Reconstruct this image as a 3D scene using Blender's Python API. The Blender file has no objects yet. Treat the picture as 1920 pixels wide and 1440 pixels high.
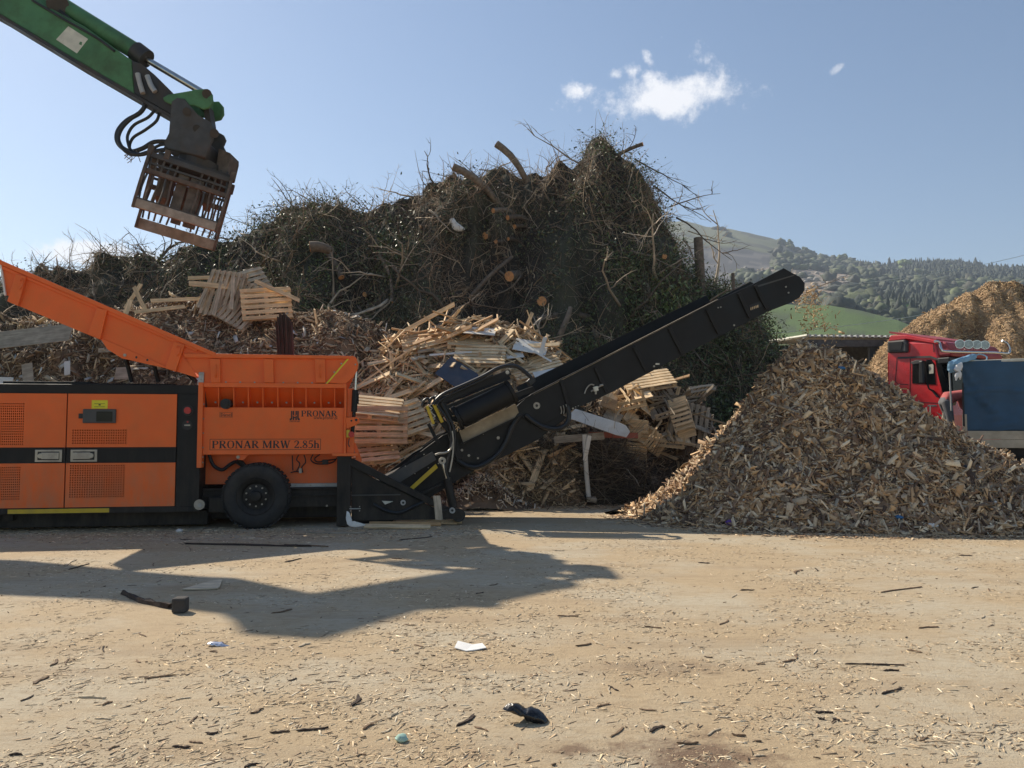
import bpy, math, random
import numpy as np
from mathutils import Vector, Matrix, Euler, noise as mnoise
from mathutils.bvhtree import BVHTree
random.seed(7); rng = np.random.default_rng(7)
R = math.radians
scene = bpy.context.scene
col = scene.collection

# ------------------------------------------------------------ camera
H, FPX, PITCH = 1.65, 1507.0, R(3.23)
cam_d = bpy.data.cameras.new('camera'); cam = bpy.data.objects.new('camera', cam_d); col.objects.link(cam)
cam_d.sensor_width = 36.0; cam_d.lens = 36.0 * FPX / 1920.0
cam_d.clip_start = 0.1; cam_d.clip_end = 20000
cam.location = (0, 0, H); cam.rotation_euler = (math.pi/2 + PITCH, 0, 0)
scene.camera = cam

# ------------------------------------------------------------ sun, sky, exposure
SUN = Vector((-0.86, 0.76, 1.0)).normalized()          # towards the sun
EL = math.asin(SUN.z); AZ = math.atan2(SUN.x, SUN.y)
sd = bpy.data.lights.new('sun', 'SUN'); sd.energy = 5.0; sd.angle = R(0.53); sd.color = (1.0, 0.90, 0.75)
so = bpy.data.objects.new('sun', sd); col.objects.link(so)
so.rotation_euler = SUN.to_track_quat('Z', 'Y').to_euler(); so.location = (-40, 30, 60)
scene.view_settings.view_transform = 'Standard'; scene.view_settings.look = 'None'
scene.view_settings.exposure = 0.38; scene.view_settings.gamma = 1.0
scene.view_settings.use_curve_mapping = False
world = bpy.data.worlds.new('World'); scene.world = world; world.use_nodes = True

def ray(px, py):
    cx = (px - 960) / FPX; cz = (720 - py) / FPX
    return Vector((cx, math.cos(PITCH) - cz*math.sin(PITCH), math.sin(PITCH) + cz*math.cos(PITCH)))
def P(px, py, Y):
    d = ray(px, py); return Vector((0, 0, H)) + d * (Y / d.y)
def G(px, py, z=0.0):
    d = ray(px, py); return Vector((0, 0, H)) + d * ((z - H) / d.z)

def build_world():
    nt = world.node_tree; N = nt.nodes; L = nt.links; N.clear()
    out = N.new('ShaderNodeOutputWorld'); bg = N.new('ShaderNodeBackground')
    sky = N.new('ShaderNodeTexSky'); sky.sky_type = 'NISHITA'; sky.sun_disc = False
    sky.sun_elevation = EL; sky.sun_rotation = AZ
    sky.altitude = 50; sky.air_density = 1.0; sky.dust_density = 0.35; sky.ozone_density = 1.0
    bg.inputs['Strength'].default_value = 0.093
    tc = N.new('ShaderNodeTexCoord')
    def math_(op, a, b=None, c=None):
        m = N.new('ShaderNodeMath'); m.operation = op
        for i, v in enumerate((a, b, c)):
            if v is None: continue
            if isinstance(v, (int, float)): m.inputs[i].default_value = v
            else: L.new(v, m.inputs[i])
        return m.outputs[0]
    # clouds: soft blobs at real sky directions, broken up by noise of the direction
    ns = N.new('ShaderNodeTexNoise'); ns.inputs['Scale'].default_value = 26; ns.inputs['Detail'].default_value = 9
    ns.inputs['Roughness'].default_value = 0.62
    L.new(tc.outputs['Generated'], ns.inputs['Vector'])
    ns2 = N.new('ShaderNodeTexNoise'); ns2.inputs['Scale'].default_value = 75; ns2.inputs['Detail'].default_value = 6
    ns2.inputs['Roughness'].default_value = 0.7
    L.new(tc.outputs['Generated'], ns2.inputs['Vector'])
    nz = math_('MULTIPLY_ADD', ns2.outputs['Fac'], 0.45, math_('MULTIPLY', ns.outputs['Fac'], 0.75))
    total = None
    blobs = [  # px, py, half width, half height (in photo pixels -> angles), tilt, strength
        (1262, 180, 98, 32, 0.06, 1.35), (1208, 190, 56, 20, 0.1, 1.0), (1310, 168, 50, 30, 0.0, 0.9), (1345, 158, 36, 34, -0.7, .72), (1330, 122, 34, 20, -0.6, 0.6),
        (1086, 172, 36, 14, 0.0, 0.98), (1156, 138, 16, 11, 0, 0.85), (1184, 134, 14, 15, 0, .85), (1215, 106, 9, 18, 0.6, 0.85), (1568, 130, 16, 7, 0.6, 0.7),
        (158, 474, 62, 17, 0.0, 1.5), (262, 490, 46, 20, 0.0, 1.2), (1240, 68, 30, 10, 0.6, .3)]
    for (px, py, w, h, tl, s) in blobs:
        c = ray(px, py).normalized(); right = Vector((1, 0, 0)); right = (right - c*right.dot(c)).normalized()
        up = c.cross(right); up = -up if up.z < 0 else up
        r2 = right*math.cos(tl) + up*math.sin(tl); u2 = up*math.cos(tl) - right*math.sin(tl)
        def dot(v):
            m = N.new('ShaderNodeVectorMath'); m.operation = 'DOT_PRODUCT'
            L.new(tc.outputs['Generated'], m.inputs[0]); m.inputs[1].default_value = v; return m.outputs['Value']
        a = math_('MULTIPLY', dot(r2), FPX/w); b = math_('MULTIPLY', dot(u2), FPX/h)
        # move to the centre (r2, u2 are perpendicular to c, so the offset is zero there)
        d2 = math_('ADD', math_('MULTIPLY', a, a), math_('MULTIPLY', b, b))
        fr = math_('GREATER_THAN', dot(c), 0.5)
        k = math_('MULTIPLY', math_('MULTIPLY', math_('POWER', 2.718, math_('MULTIPLY', d2, -0.62)), s), fr)
        total = k if total is None else math_('MAXIMUM', total, k)
    v = math_('ADD', total, math_('MULTIPLY_ADD', nz, 2.6, -1.80))
    mr = N.new('ShaderNodeMapRange'); mr.interpolation_type = 'SMOOTHSTEP'
    L.new(v, mr.inputs[0]); mr.inputs[1].default_value = 0.12; mr.inputs[2].default_value = 0.95
    gate = math_('MULTIPLY', mr.outputs[0], math_('GREATER_THAN', total, 0.05))
    mix = N.new('ShaderNodeMixRGB'); L.new(gate, mix.inputs[0])
    hs = N.new('ShaderNodeHueSaturation'); hs.inputs['Saturation'].default_value = 1.06; hs.inputs['Value'].default_value = 1.0
    L.new(sky.outputs[0], hs.inputs['Color']); L.new(hs.outputs[0], mix.inputs[1])
    mix.inputs[2].default_value = (8.2, 8.3, 8.7, 1)
    L.new(mix.outputs[0], bg.inputs['Color']); L.new(bg.outputs[0], out.inputs['Surface'])
build_world()

# ------------------------------------------------------------ helpers
def tagp(o, label=None, cat=None, group=None, kind=None):
    if label: o['label'] = label
    if cat: o['category'] = cat
    if group: o['group'] = group
    if kind: o['kind'] = kind
    return o
def empty(name, loc=(0,0,0), rz=0, label=None, cat=None, group=None):
    o = bpy.data.objects.new(name, None); col.objects.link(o); o.empty_display_size = 0.1
    o.location = loc; o.rotation_euler = (0, 0, rz); return tagp(o, label, cat, group)

class MB:
    def __init__(s): s.v = []; s.f = []
    def add(s, vs, fs):
        n = len(s.v); s.v += [tuple(v) for v in vs]; s.f += [tuple(i+n for i in f) for f in fs]; return s
    def box(s, x0, x1, y0, y1, z0, z1):
        if x0 > x1: x0, x1 = x1, x0
        if y0 > y1: y0, y1 = y1, y0
        if z0 > z1: z0, z1 = z1, z0
        return s.add([(x0,y0,z0),(x1,y0,z0),(x1,y1,z0),(x0,y1,z0),(x0,y0,z1),(x1,y0,z1),(x1,y1,z1),(x0,y1,z1)],
              [(0,3,2,1),(4,5,6,7),(0,1,5,4),(1,2,6,5),(2,3,7,6),(3,0,4,7)])
    def obox(s, c, ax, ay, az, dims):
        c = Vector(c); ax = Vector(ax)*dims[0]/2; ay = Vector(ay)*dims[1]/2; az = Vector(az)*dims[2]/2
        vs = [c+i*ax+j*ay+k*az for k in (-1,1) for (i,j) in ((-1,-1),(1,-1),(1,1),(-1,1))]
        return s.add(vs, [(0,3,2,1),(4,5,6,7),(0,1,5,4),(1,2,6,5),(2,3,7,6),(3,0,4,7)])
    def prism(s, poly, d0, d1):           # poly of (x, z), extruded along y
        a = sum(poly[i][0]*poly[(i+1)%len(poly)][1]-poly[(i+1)%len(poly)][0]*poly[i][1] for i in range(len(poly)))
        if a < 0: poly = poly[::-1]
        n = len(poly); vs = [(x, d0, z) for x, z in poly] + [(x, d1, z) for x, z in poly]
        fs = [tuple(range(n)), tuple(range(2*n-1, n-1, -1))] + [(i, i+n, (i+1)%n+n, (i+1)%n) for i in range(n)]
        return s.add(vs, fs)
    def tube(s, pts, r, n=8, r1=None):
        pts = [Vector(p) for p in pts]; m = len(pts)
        t0 = (pts[1]-pts[0]).normalized(); up = Vector((0,0,1)) if abs(t0.z) < 0.9 else Vector((1,0,0))
        a = t0.cross(up).normalized(); vs = []
        for i, p in enumerate(pts):
            t = (pts[min(i+1,m-1)]-pts[max(i-1,0)]).normalized()
            a = (a - t*a.dot(t)).normalized(); b = t.cross(a)
            rr = r if r1 is None else r + (r1-r)*i/(m-1)
            if isinstance(r, (list, tuple)): rr = r[i]
            vs += [p + a*rr*math.cos(2*math.pi*k/n) + b*rr*math.sin(2*math.pi*k/n) for k in range(n)]
        fs = [(i*n+k, i*n+(k+1)%n, (i+1)*n+(k+1)%n, (i+1)*n+k) for i in range(m-1) for k in range(n)]
        fs += [tuple(range(n-1,-1,-1)), tuple(range((m-1)*n, m*n))]
        return s.add(vs, fs)
    def cyl(s, p0, p1, r, n=20, r1=None): return s.tube([p0, p1], r, n, r1)
    def ring(s, c, ax, r0, r1, h, n=28):   # flat washer with thickness
        c = Vector(c); ax = Vector(ax).normalized(); up = Vector((0,0,1)) if abs(ax.z) < .9 else Vector((1,0,0))
        a = ax.cross(up).normalized(); b = ax.cross(a); vs = []
        for k in range(n):
            d = a*math.cos(2*math.pi*k/n) + b*math.sin(2*math.pi*k/n)
            vs += [c+d*r0, c+d*r1, c+d*r1+ax*h, c+d*r0+ax*h]
        fs = []
        for k in range(n):
            i = 4*k; j = 4*((k+1)%n)
            for q in range(4): fs.append((i+q, i+(q+1)%4, j+(q+1)%4, j+q))
        return s.add(vs, fs)
    def lathe(s, c, prof, n=40):           # axis along y through c; prof of (radius, y)
        vs = [(c[0]+r*math.cos(2*math.pi*k/n), c[1]+y, c[2]+r*math.sin(2*math.pi*k/n)) for r, y in prof for k in range(n)]
        m = len(prof)
        fs = [(i*n+k, (i+1)*n+k, (i+1)*n+(k+1)%n, i*n+(k+1)%n) for i in range(m-1) for k in range(n)]
        return s.add(vs, fs)
    def build(s, name, mat, parent=None, smooth=False, bevel=0, label=None):
        me = bpy.data.meshes.new(name); me.from_pydata(s.v, [], s.f); me.materials.append(mat)
        if smooth:
            me.shade_smooth()
        o = bpy.data.objects.new(name, me); col.objects.link(o)
        if smooth:
            try: me.set_sharp_from_angle(angle=R(38))
            except Exception: pass
        if parent: o.parent = parent
        if bevel:
            b = o.modifiers.new('bevel', 'BEVEL'); b.width = bevel; b.segments = 2; b.limit_method = 'ANGLE'; b.angle_limit = R(40)
        if label: o['label'] = label
        return o

def mesh_np(name, V, F, mat, colors=None, parent=None, smooth=False):
    """V (n,3), F (m,k) arrays; colours per vertex (n,3)"""
    me = bpy.data.meshes.new(name); V = np.asarray(V, np.float32); F = np.asarray(F, np.int32)
    k = F.shape[1]; me.vertices.add(len(V)); me.vertices.foreach_set('co', V.ravel())
    me.loops.add(F.size); me.loops.foreach_set('vertex_index', F.ravel())
    me.polygons.add(len(F)); me.polygons.foreach_set('loop_start', np.arange(0, F.size, k, dtype=np.int32))
    if colors is not None:
        at = me.color_attributes.new('col', 'FLOAT_COLOR', 'POINT')
        c4 = np.ones((len(V), 4), np.float32); c4[:, :3] = colors; at.data.foreach_set('color', c4.ravel())
    me.materials.append(mat); me.update(calc_edges=True)
    if smooth: me.shade_smooth()
    o = bpy.data.objects.new(name, me); col.objects.link(o)
    if parent: o.parent = parent
    return o

# ------------------------------------------------------------ materials
def mat(name, c, rough=0.6, metal=0.0, var=0.12, scale=6.0, bump=0.0, bscale=40, dirt=None, dirt_amt=0.0, objvar=0.0, attr=False, coat=0.0, grain=None, spec=None, stretch=None, splash=None):
    m = bpy.data.materials.new(name); m.use_nodes = True; nt = m.node_tree; N = nt.nodes; L = nt.links
    b = N['Principled BSDF']; b.inputs['Roughness'].default_value = rough; b.inputs['Metallic'].default_value = metal
    if coat: b.inputs['Coat Weight'].default_value = coat; b.inputs['Coat Roughness'].default_value = 0.15
    if spec is not None: b.inputs['Specular IOR Level'].default_value = spec
    tc = N.new('ShaderNodeTexCoord')
    mp = N.new('ShaderNodeMapping'); L.new(tc.outputs['Object'], mp.inputs['Vector'])
    if stretch: mp.inputs['Scale'].default_value = stretch
    vec = mp.outputs[0]
    if attr:
        a = N.new('ShaderNodeAttribute'); a.attribute_name = 'col'; src = a.outputs['Color']
    else:
        rg = N.new('ShaderNodeRGB'); rg.outputs[0].default_value = (*c, 1); src = rg.outputs[0]
    n1 = N.new('ShaderNodeTexNoise'); n1.inputs['Scale'].default_value = scale; n1.inputs['Detail'].default_value = 6
    L.new(vec, n1.inputs['Vector'])
    mr = N.new('ShaderNodeMapRange'); L.new(n1.outputs['Fac'], mr.inputs[0]); mr.inputs[1].default_value = 0.3; mr.inputs[2].default_value = 0.7
    mr.inputs[3].default_value = 1-var; mr.inputs[4].default_value = 1+var
    mx = N.new('ShaderNodeMixRGB'); mx.blend_type = 'MULTIPLY'; mx.inputs[0].default_value = 1
    L.new(src, mx.inputs[1]); L.new(mr.outputs[0], mx.inputs[2]); cur = mx.outputs[0]
    if objvar:
        oi = N.new('ShaderNodeObjectInfo'); m2 = N.new('ShaderNodeMapRange'); L.new(oi.outputs['Random'], m2.inputs[0])
        m2.inputs[3].default_value = 1-objvar; m2.inputs[4].default_value = 1+objvar*0.6
        x2 = N.new('ShaderNodeMixRGB'); x2.blend_type = 'MULTIPLY'; x2.inputs[0].default_value = 1
        L.new(cur, x2.inputs[1]); L.new(m2.outputs[0], x2.inputs[2]); cur = x2.outputs[0]
    if grain:
        g = N.new('ShaderNodeTexNoise'); g.inputs['Scale'].default_value = 3; g.inputs['Detail'].default_value = 4
        m3 = N.new('ShaderNodeMapping'); m3.inputs['Scale'].default_value = grain; L.new(tc.outputs['Object'], m3.inputs[0]); L.new(m3.outputs[0], g.inputs['Vector'])
        m4 = N.new('ShaderNodeMapRange'); L.new(g.outputs['Fac'], m4.inputs[0]); m4.inputs[1].default_value = .35; m4.inputs[2].default_value = .65; m4.inputs[3].default_value = .72; m4.inputs[4].default_value = 1.12
        x3 = N.new('ShaderNodeMixRGB'); x3.blend_type = 'MULTIPLY'; x3.inputs[0].default_value = 1
        L.new(cur, x3.inputs[1]); L.new(m4.outputs[0], x3.inputs[2]); cur = x3.outputs[0]
    if dirt:
        d = N.new('ShaderNodeTexNoise'); d.inputs['Scale'].default_value = 2.3; d.inputs['Detail'].default_value = 9; d.inputs['Roughness'].default_value = .68
        L.new(tc.outputs['Object'], d.inputs['Vector'])
        m5 = N.new('ShaderNodeMapRange'); L.new(d.outputs['Fac'], m5.inputs[0]); m5.inputs[1].default_value = .45; m5.inputs[2].default_value = .72; m5.inputs[4].default_value = dirt_amt
        x4 = N.new('ShaderNodeMixRGB'); L.new(m5.outputs[0], x4.inputs[0]); L.new(cur, x4.inputs[1]); x4.inputs[2].default_value = (*dirt, 1); cur = x4.outputs[0]
        m6 = N.new('ShaderNodeMapRange'); L.new(d.outputs['Fac'], m6.inputs[0]); m6.inputs[1].default_value = .4; m6.inputs[2].default_value = .7; m6.inputs[3].default_value = rough; m6.inputs[4].default_value = min(1, rough+.3)
        L.new(m6.outputs[0], b.inputs['Roughness'])
    if splash:      # dried dust thrown up on the lower metre of the machine, in streaks
        sp = N.new('ShaderNodeSeparateXYZ'); L.new(tc.outputs['Object'], sp.inputs[0])
        m7 = N.new('ShaderNodeMapRange'); L.new(sp.outputs['Z'], m7.inputs[0]); m7.inputs[1].default_value = 1.5; m7.inputs[2].default_value = .2; m7.inputs[3].default_value = .04; m7.inputs[4].default_value = .6
        sn = N.new('ShaderNodeTexNoise'); sn.inputs['Scale'].default_value = 3.0; sn.inputs['Detail'].default_value = 9; sn.inputs['Roughness'].default_value = .7
        m8 = N.new('ShaderNodeMapping'); m8.inputs['Scale'].default_value = (2.2,2.2,.7); L.new(tc.outputs['Object'], m8.inputs[0]); L.new(m8.outputs[0], sn.inputs[0])
        m9 = N.new('ShaderNodeMapRange'); L.new(sn.outputs['Fac'], m9.inputs[0]); m9.inputs[1].default_value = .35; m9.inputs[2].default_value = .7
        mm = N.new('ShaderNodeMath'); mm.operation = 'MULTIPLY'; L.new(m7.outputs[0], mm.inputs[0]); L.new(m9.outputs[0], mm.inputs[1])
        x5 = N.new('ShaderNodeMixRGB'); L.new(mm.outputs[0], x5.inputs[0]); L.new(cur, x5.inputs[1]); x5.inputs[2].default_value = (*splash, 1); cur = x5.outputs[0]
    L.new(cur, b.inputs['Base Color'])
    if bump:
        nb = N.new('ShaderNodeTexNoise'); nb.inputs['Scale'].default_value = bscale; nb.inputs['Detail'].default_value = 5; L.new(vec, nb.inputs['Vector'])
        bp = N.new('ShaderNodeBump'); bp.inputs['Strength'].default_value = bump; bp.inputs['Distance'].default_value = 0.02
        L.new(nb.outputs['Fac'], bp.inputs['Height']); L.new(bp.outputs[0], b.inputs['Normal'])
    return m
dust = (0.30, 0.22, 0.14)
M = dict(
 orange=mat('orange_paint', (.86,.135,.010), .45, var=.05, scale=3, dirt=(.42,.24,.12), dirt_amt=.22, splash=(.40,.25,.14)),
 black=mat('black_paint', (.008,.0075,.007), .45, spec=.3, var=.2, dirt=(.06,.05,.04), dirt_amt=.15, splash=(.075,.06,.045)),
 steel_black=mat('black_steel', (.010,.009,.008), .5, spec=.3, var=.2, dirt=(.08,.065,.05), dirt_amt=.2, splash=(.09,.07,.05)),
 dgrey=mat('dark_grey_paint', (.06,.058,.055), .5, dirt=dust, dirt_amt=.2),
 rubber=mat('rubber', (.022,.021,.02), .82, var=.25, dirt=(.2,.16,.12), dirt_amt=.25),
 hose=mat('hose_rubber', (.015,.015,.015), .45),
 silver=mat('zinc_plate', (.42,.39,.33), .4, .7, dirt=(.2,.15,.1), dirt_amt=.5),
 chrome=mat('polished_rod', (.55,.54,.51), .25, 1.0, var=.1),
 galv=mat('galvanised_strip', (.42,.42,.40), .55, .4, dirt=dust, dirt_amt=.4),
 yellow=mat('yellow_marking', (.62,.42,.02), .5, dirt=dust, dirt_amt=.35),
 ysticker=mat('yellow_sticker', (.72,.62,.02), .5),
 red=mat('red_plastic', (.45,.015,.012), .3),
 white=mat('white_plastic', (.72,.70,.66), .5, dirt=dust, dirt_amt=.4),
 ink=mat('black_lettering', (.012,.012,.012), .5, var=.05),
 beige=mat('dusty_beige_guard', (.36,.28,.18), .75, var=.2, dirt=(.2,.15,.09), dirt_amt=.6),
 green=mat('green_paint', (.065,.19,.07), .5, var=.22, scale=2.5, dirt=(.05,.045,.03), dirt_amt=.55),
 greased=mat('greasy_steel', (.03,.028,.025), .5, var=.3, dirt=(.09,.06,.035), dirt_amt=.5),
 gplate=mat('grapple_plate', (.055,.055,.052), .6, var=.25, dirt=(.11,.075,.045), dirt_amt=.5),
 rusty=mat('rusty_worn_steel', (.125,.095,.072), .7, .2, var=.35, scale=8, dirt=(.08,.06,.045), dirt_amt=.6, bump=.2),
 lip=mat('worn_steel_lip', (.36,.30,.23), .5, .4, var=.25, scale=7, dirt=(.12,.09,.06), dirt_amt=.5),
 cream=mat('cream_panel', (.62,.60,.50), .6, dirt=(.2,.18,.14), dirt_amt=.5),
 truckred=mat('truck_red_paint', (.62,.012,.016), .25, var=.05, coat=.6, dirt=dust, dirt_amt=.08),
 deepred=mat('deflector_red_paint', (.33,.04,.045), .45, var=.1, dirt=dust, dirt_amt=.12),
 glass=mat('dark_window_glass', (.008,.009,.010), .12, var=.05, spec=.25),
 lamp=mat('lamp_glass', (.26,.26,.25), .12, .6, var=.3, scale=20),
 tarp=mat('blue_tarpaulin', (.028,.085,.155), .55, var=.18, scale=2, dirt=(.12,.13,.13), dirt_amt=.25, bump=.25, bscale=5),
 ltarp=mat('pale_blue_tarpaulin', (.20,.36,.50), .55, var=.2, bump=.3, bscale=8),
 whitecloth=mat('white_rag', (.74,.73,.70), .7, var=.1, bump=.3, bscale=9),
 planks_cream=mat('cream_dropside', (.52,.45,.33), .7, dirt=(.25,.2,.13), dirt_amt=.5),
 timber=mat('fresh_timber', (.82,.60,.35), .7, var=.14, scale=5, objvar=.24, grain=(1,14,14), bump=.15, dirt=(.36,.24,.13), dirt_amt=.22),
 timber_o=mat('orange_timber', (.62,.36,.16), .7, var=.14, scale=5, objvar=.3, grain=(1,14,14), bump=.15),
 timber_g=mat('weathered_timber', (.45,.37,.27), .8, var=.2, scale=5, objvar=.35, grain=(1,14,14), bump=.2),
 timber_d=mat('dark_old_timber', (.045,.03,.022), .85, var=.4, scale=4, grain=(16,16,1.2), bump=.8, bscale=30, stretch=(4,4,.5)),
 bluesheet=mat('slate_blue_sheet', (.055,.07,.10), .5, var=.15, dirt=dust, dirt_amt=.2),
 wpanel=mat('white_faced_board', (.74,.71,.64), .5, var=.06, dirt=(.45,.36,.25), dirt_amt=.4),
 redboard=mat('red_brown_board', (.36,.10,.05), .6, var=.15),
 bark=mat('bark', (.19,.145,.105), .9, var=.35, scale=9, objvar=.5, bump=.5, bscale=30),
 barkp=mat('pale_branch', (.46,.37,.27), .85, var=.3, scale=9, objvar=.35, bump=.3),
 cut=mat('cut_wood', (.62,.30,.12), .8, var=.2, scale=14),
 attr=mat('mixed_fragments', (1,1,1), .8, var=.12, scale=30, attr=True),
 leafattr=mat('mixed_leaves', (1,1,1), .5, var=.15, scale=20, attr=True),
 soil=mat('packed_soil', (1,1,1), .95, var=.3, scale=1.8, attr=True, bump=.8, bscale=9),
 skin=mat('skin', (.45,.26,.18), .5), sweater=mat('red_sweatshirt', (.46,.11,.10), .9, var=.15, bump=.3, bscale=12),
 jeans=mat('grey_work_trousers', (.13,.13,.135), .9, var=.25, bump=.3, bscale=12), hair=mat('dark_hair', (.03,.022,.016), .7),
 bag=mat('black_plastic', (.012,.012,.014), .25, bump=.5, bscale=14),
 foil=mat('silver_foil', (.7,.7,.75), .25, .8), greenplast=mat('green_wrapper', (.36,.52,.43), .4),
 concrete=mat('grey_block', (.06,.055,.05), .9, var=.3, bump=.5),
 roofmetal=mat('corrugated_roof', (.45,.46,.46), .5, .3, dirt=(.25,.25,.24), dirt_amt=.5),
 shedwall=mat('shed_wall', (.10,.10,.10), .8, var=.3), cable=mat('cable', (.5,.5,.48), .5),
 purple=mat('purple_rag', (.12,.05,.25), .7), bluerag=mat('blue_rag', (.03,.14,.32), .7),
)
def alt(m, k): return M[m]

class Frame:
    """a local frame: x along, y inwards, z up; turns a pixel of the photo into local coordinates on the plane y = d"""
    def __init__(s, O, yaw): s.O = Vector(O); s.c = math.cos(yaw); s.s = math.sin(yaw); s.yaw = yaw
    def __call__(s, px, py, d=0.0):
        r = ray(px, py); n = Vector((-s.s, s.c, 0)); C = Vector((0,0,H))
        t = (d - n.dot(C - s.O)) / n.dot(r); q = C + r*t - s.O
        return Vector((q.x*s.c + q.y*s.s, d, q.z))
    def onx(s, px, py, a):                  # on the plane x = a
        r = ray(px, py); n = Vector((s.c, s.s, 0)); C = Vector((0,0,H))
        t = (a - n.dot(C - s.O)) / n.dot(r); q = C + r*t - s.O
        return Vector((a, -q.x*s.s + q.y*s.c, q.z))
    def poly(s, pts, d=0.0): return [(v.x, v.z) for v in (s(x, y, d) for x, y in pts)]
    def world(s, v): return Vector((s.O.x + v[0]*s.c - v[1]*s.s, s.O.y + v[0]*s.s + v[1]*s.c, s.O.z + v[2]))
# ------------------------------------------------------------ lettering
T_, t_ = .19, .075
GL = {  # width, strokes: list of (points, widths)
 'P': (.78, [([(.2,0),(.2,1)],T_), ([(.05,.035),(.38,.035)],t_), ([(.05,.965),(.45,.965)],t_), ([(.2,.965),(.45,.965),(.62,.9),(.66,.73),(.62,.57),(.45,.5),(.2,.5)],[t_,t_,.12,T_,.12,t_,t_])]),
 'R': (.86, [([(.2,0),(.2,1)],T_), ([(.05,.035),(.36,.035)],t_), ([(.05,.965),(.45,.965)],t_), ([(.2,.965),(.45,.965),(.6,.9),(.65,.75),(.6,.6),(.45,.52),(.2,.52)],[t_,t_,.12,T_,.12,t_,t_]), ([(.4,.52),(.72,.03)],T_), ([(.62,.035),(.86,.035)],t_)]),
 'O': (.9, [([(.45,.985),(.22,.9),(.13,.5),(.22,.1),(.45,.015),(.68,.1),(.77,.5),(.68,.9),(.45,.985)],[t_,.12,T_,.12,t_,.12,T_,.12,t_])]),
 'N': (.94, [([(.17,0),(.17,1)],t_+.02), ([(.17,.97),(.75,.03)],T_), ([(.76,0),(.76,1)],t_+.02), ([(.04,.035),(.3,.035)],t_), ([(.62,.965),(.9,.965)],t_), ([(.04,.965),(.24,.965)],t_)]),
 'A': (.88, [([(.14,0),(.43,1)],t_+.02), ([(.43,1),(.74,0)],T_), ([(.24,.34),(.63,.34)],t_), ([(.02,.035),(.28,.035)],t_), ([(.6,.035),(.88,.035)],t_)]),
 'M': (1.14, [([(.17,0),(.17,1)],t_+.02), ([(.2,1),(.56,.06)],T_-.02), ([(.56,.06),(.92,1)],t_), ([(.94,0),(.94,1)],T_), ([(.04,.035),(.3,.035)],t_), ([(.8,.035),(1.08,.035)],t_), ([(.04,.965),(.24,.965)],t_), ([(.9,.965),(1.08,.965)],t_)]),
 'W': (1.2, [([(.14,1),(.38,0)],T_), ([(.38,0),(.6,.9)],t_), ([(.56,1),(.8,0)],T_), ([(.8,0),(1.04,1)],t_), ([(.02,.965),(.3,.965)],t_), ([(.46,.965),(.7,.965)],t_), ([(.92,.965),(1.16,.965)],t_)]),
 '2': (.64, [([(.1,.75),(.16,.92),(.32,.98),(.48,.9),(.52,.72),(.42,.48),(.1,.09)],[.1,.1,.1,.14,T_,.13,t_]), ([(.08,.06),(.56,.06)],.13), ([(.56,.0),(.56,.2)],t_)]),
 '.': (.32, [([(.08,.08),(.24,.08)],.16)]),
 '8': (.64, [([(.3,.98),(.14,.9),(.12,.74),(.3,.54),(.5,.36),(.53,.2),(.46,.06),(.3,.02),(.12,.08),(.08,.24),(.3,.52),(.47,.68),(.48,.86),(.3,.98)],[t_,.12,.14,.17,.17,.14,.1,t_,.1,.14,.1,.1,.12,t_])]),
 '5': (.62, [([(.16,.95),(.54,.95)],.13), ([(.16,.95),(.13,.56)],t_), ([(.13,.56),(.34,.62),(.5,.48),(.53,.28),(.42,.08),(.22,.02),(.08,.1)],[t_,.1,.14,T_,.13,.09,.1])]),
 'h': (.7, [([(.17,0),(.17,1)],T_-.02), ([(.03,.035),(.3,.035)],t_), ([(.02,.965),(.17,.965)],t_), ([(.17,.5),(.34,.63),(.48,.58),(.53,.44),(.53,0)],[t_,.1,.14,T_-.02,T_-.02]), ([(.4,.035),(.67,.035)],t_)]),
 'D': (.88, [([(.2,0),(.2,1)],T_), ([(.04,.965),(.4,.965)],t_), ([(.04,.035),(.4,.035)],t_), ([(.35,.965),(.62,.85),(.72,.5),(.62,.15),(.35,.035)],[t_,.12,T_,.12,t_])]),
 'i': (.36, [([(.17,0),(.17,.62)],T_-.03), ([(.03,.035),(.31,.035)],t_), ([(.04,.62),(.17,.62)],t_), ([(.09,.88),(.25,.88)],.16)]),
 'l': (.36, [([(.17,0),(.17,1)],T_-.03), ([(.03,.035),(.31,.035)],t_), ([(.03,.965),(.17,.965)],t_)]),
 'e': (.56, [([(.1,.36),(.48,.36),(.44,.56),(.28,.64),(.13,.54),(.08,.32),(.15,.1),(.3,.02),(.48,.12)],[t_,t_,.13,t_,.12,.16,.12,.09,t_])]),
 's': (.46, [([(.38,.5),(.24,.63),(.1,.5),(.24,.34),(.38,.16),(.22,.02),(.07,.14)],[t_,t_,.14,.14,.14,t_,t_])]),
 ' ': (.34, []),
}
def text_mb(s, x, z, h, w, y=0.0, th=.002):
    """serif lettering as thin raised shapes, in the local frame, h high and w wide"""
    mb = MB(); tot = sum(GL[c][0] for c in s); k = w/tot; cx = x; n = 0
    for c in s:
        wd, st = GL[c]
        for pts, ww in st:
            m = len(pts); W = ww if isinstance(ww, list) else [ww]*m; L_, R_ = [], []
            for i in range(m):
                a = Vector(pts[max(i-1,0)]); b = Vector(pts[min(i+1,m-1)]); d = (b-a).normalized(); nn = Vector((-d.y, d.x))
                p = Vector(pts[i]); L_.append(p+nn*W[i]/2); R_.append(p-nn*W[i]/2)
            n += 1; yy = y - th - .0002*(n % 4)
            vs = [(cx+q.x*k, yy, z+q.y*h) for q in L_+R_]
            mb.add(vs, [(i, i+1, m+i+1, m+i) for i in range(m-1)])
        cx += wd*k
    return mb
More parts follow.
